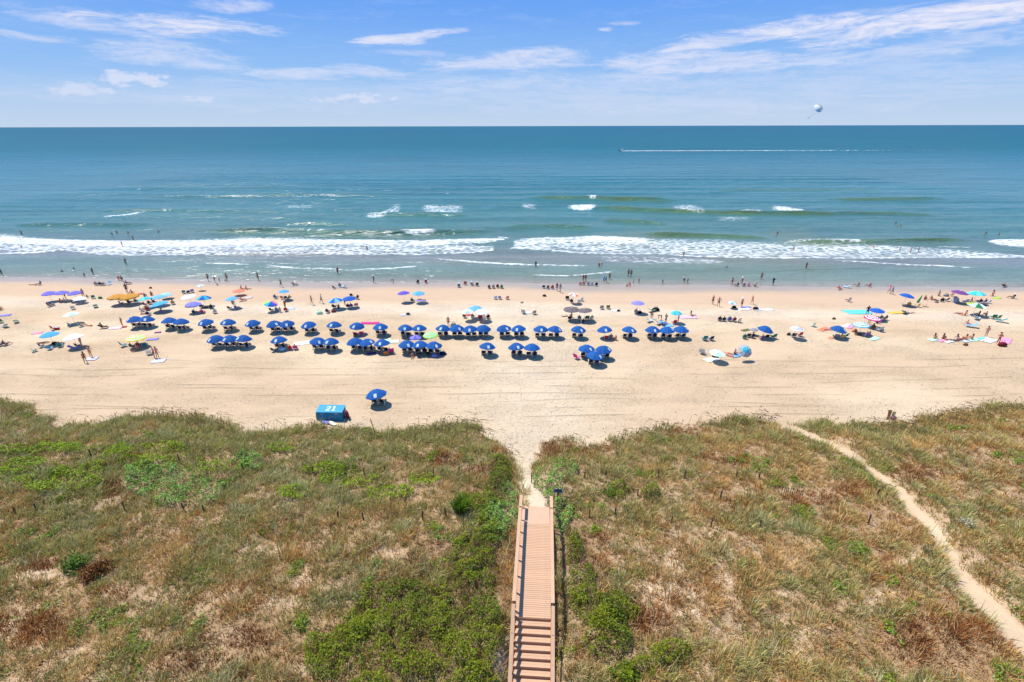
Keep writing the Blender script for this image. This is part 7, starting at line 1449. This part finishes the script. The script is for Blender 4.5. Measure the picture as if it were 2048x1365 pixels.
P_(8, 212, 780, 'person in dark clothes lying under the blue ringed umbrella', 'lie', R(-80), 'bronze', shirt='dark', trunks='dark'); CP(8, 280, 800, 'person in purple under the blue ringed umbrella', 'violet chair under the blue ringed umbrella', 'violet', R(10), 'bronze', shirt='purple'); P_(8, 328, 790, 'child in yellow sitting right under the blue ringed umbrella', 'knees', R(20), 'bronze', s=.85, shirt='gold'); towel(8, 385, 825, 'pale teal towel right of the blue ringed umbrella', 'mint', R(-60), .8, 1.1); bag(8, 158, 745, 'coral bag left under the blue ringed umbrella', 'coral', 1.3); towel(8, 118, 690, 'pink and white towel left of the blue ringed umbrella', 'pink', R(-50), .8, 1.4)
C_(8, 1455, 695, 'blue chair alone below the pinwheel umbrella', 'light_blue', R(60), 'lounge', 1.15); P_(8, 1412, 672, 'sunburnt person sitting left of the lone blue chair', 'sitg', R(-80), 'red', 'brown', trunks='pink')
for (x, y, lab, col, sx, sy) in ((1040, 835, 'pale mint towel, first in the row of sunbathers', 'mint', .9, 1.0), (1135, 845, 'pink towel, second in the row of sunbathers', 'pink', .8, .9), (1215, 855, 'white towel, third in the row of sunbathers', 'white', .8, 1.0), (1410, 850, 'pale grey towel, fourth in the row of sunbathers', 'pale_grey', .8, 1.0), (1500, 838, 'mint green towel, fifth in the row of sunbathers', 'mint', .8, 1.0), (1580, 822, 'pale aqua towel left of the white patterned one', 'aqua', .6, .9)): towel(8, x, y, lab, col, R(-70), sx, sy)
towel(8, 1650, 842, 'white patterned blanket between two standing women', 'white', R(-60), 1.5, 1.4, spots_mat('grey_dots', 'white', 'grey', 5)); towel(8, 1840, 848, 'big pink blanket right of the standing women', 'pink', R(-50), 1.3, 1.6)
for (x, y, po, f, lab, sk, w) in ((1045, 828, 'knees', -60, 'tanned person in orange hugging knees, first in the row of sunbathers', 'red', dict(trunks='orange')), (1142, 830, 'knees', -70, 'bronzed person in maroon, second in the row of sunbathers', 'bronze', dict(suit='maroon')), (1240, 845, 'prone', 70, 'person in navy lying face down in the row of sunbathers', 'bronze', dict(shirt='navy', trunks='navy')), (1298, 835, 'sitg', -60, 'person in white beside the face down sunbather', 'red', dict(suit='white')), (1345, 838, 'lie', -70, 'dark clad person lying in the middle of the row of sunbathers', 'bronze', dict(suit='purple')), (1402, 838, 'knees', 60, 'sunburnt person in coral near the end of the row of sunbathers', 'red', dict(trunks='coral')), (1470, 835, 'knees', 40, 'sunburnt person in brown, last in the row of sunbathers', 'red', dict(suit='brown'))):
    P_(8, x, y, lab, po, R(f), sk, 'brown', po != 'lie', **w)
P_(8, 1618, 803, 'woman in a pink bikini standing left on the white patterned blanket', 'hold', R(150), 'red', 'brown', True, top='pink', briefs='pink'); P_(8, 1752, 885, 'woman in a coral bikini standing right on the white patterned blanket', 'hold', R(160), 'red', 'brown', True, s=1.08, top='coral', briefs='coral'); bag(8, 1800, 905, 'dark red bag at the feet of the right standing woman', 'maroon', 1.8); bag(8, 1395, 898, 'small brown and tan bag below the row of sunbathers', 'brown', 1.0)
# ---------------------------------------------------------------- bathers further out
S_(11, 175, 358, 'person standing waist deep at far left in front of the surf', 'wade', .45, R(20), 'bronze', trunks='dark'); S_(11, 175, 466, 'person crouching in the foam at far left', 'wade', .95, R(60), 'red')
for i, (x, y) in enumerate(((895, 356), (933, 342), (1025, 345), (1268, 338))): S_(11, x, y, f'distant bather behind the left surf, {ORD[i]} from the left', 'wade', 1.15, R(30 * i), 'bronze')
S_(11, 980, 455, 'fair person in red trunks running in the left surf', 'walk', .15, R(-120), 'red', trunks='coral'); S_(11, 1066, 402, 'adult lifting a child in the left surf', 'hold', .3, R(-80), 'bronze', trunks='dark'); S_(11, 1084, 408, 'child held up by an adult in the left surf', 'squat', -.2, R(80), 'fair', s=.75, suit='white'); S_(11, 1010, 597, 'slim person standing in shallow water in the middle of the left wash', 'stand', .2, R(10), 'bronze', trunks='dark'); S_(11, 2012, 332, 'bather splashing on the wave crest left of centre', 'wade', .95, 0, 'tan')
for i, (x, y) in enumerate(((320, 333), (405, 336), (990, 318), (1115, 316), (1240, 316), (1298, 313), (1382, 310), (1400, 312))): S_(12, x, y, f'distant bather behind the breaking wave at centre left, {ORD[i]} from the left', 'wade', 1.2 if i % 2 else 1.1, R(40 * i), 'bronze')
S_(12, 890, 488, 'person in dark trunks standing in the foam at centre left', 'stand', .3, R(20), 'bronze', trunks='navy')
S_(13, 1228, 346, 'distant bather behind the right surf, left of two heads', 'wade', 1.25, 0, 'bronze'); S_(13, 1248, 348, 'distant bather behind the right surf, right of two heads', 'wade', 1.25, 0, 'bronze'); S_(13, 1370, 542, 'tan man walking along the edge of the right foam', 'walk', .1, R(150), 'red', trunks='brown'); S_(13, 694, 624, 'child in black in shallow water beside an adult bending', 'stand', .15, R(-60), 'bronze', s=.85, suit='black'); S_(13, 718, 612, 'adult with a white hat bending in shallow water', 'bend', .2, R(90), 'red', hat='white', trunks='dark')
S_(14, 75, 350, 'distant lone bather with raised arm at right', 'wade', 1.0, 0, 'bronze')
for i, (x, y) in enumerate(((1022, 270), (1033, 300), (1062, 290), (1742, 352), (1845, 360))): S_(14, x, y, f'distant bather in the green water at far right, {ORD[i]} from the left', 'wade', 1.05, R(50 * i), 'bronze')
S_(14, 202, 482, 'person in orange trunks kneeling in the right foam', 'kneel', .15, R(-60), 'red', trunks='orange'); S_(14, 845, 472, 'sunburnt person bending in the right foam', 'bend', .2, R(80), 'red', trunks='coral'); S_(14, 1050, 495, 'pale person walking in the right foam, left of three', 'walk', .25, R(-150), 'fair', trunks='grey'); S_(14, 1138, 505, 'person in black trunks in the right foam, middle of three', 'hold', .2, R(40), 'red', trunks='black'); S_(14, 1200, 500, 'person in a blue shirt in the right foam, right of three', 'hold', .25, R(60), 'red', shirt='royal', trunks='dark')
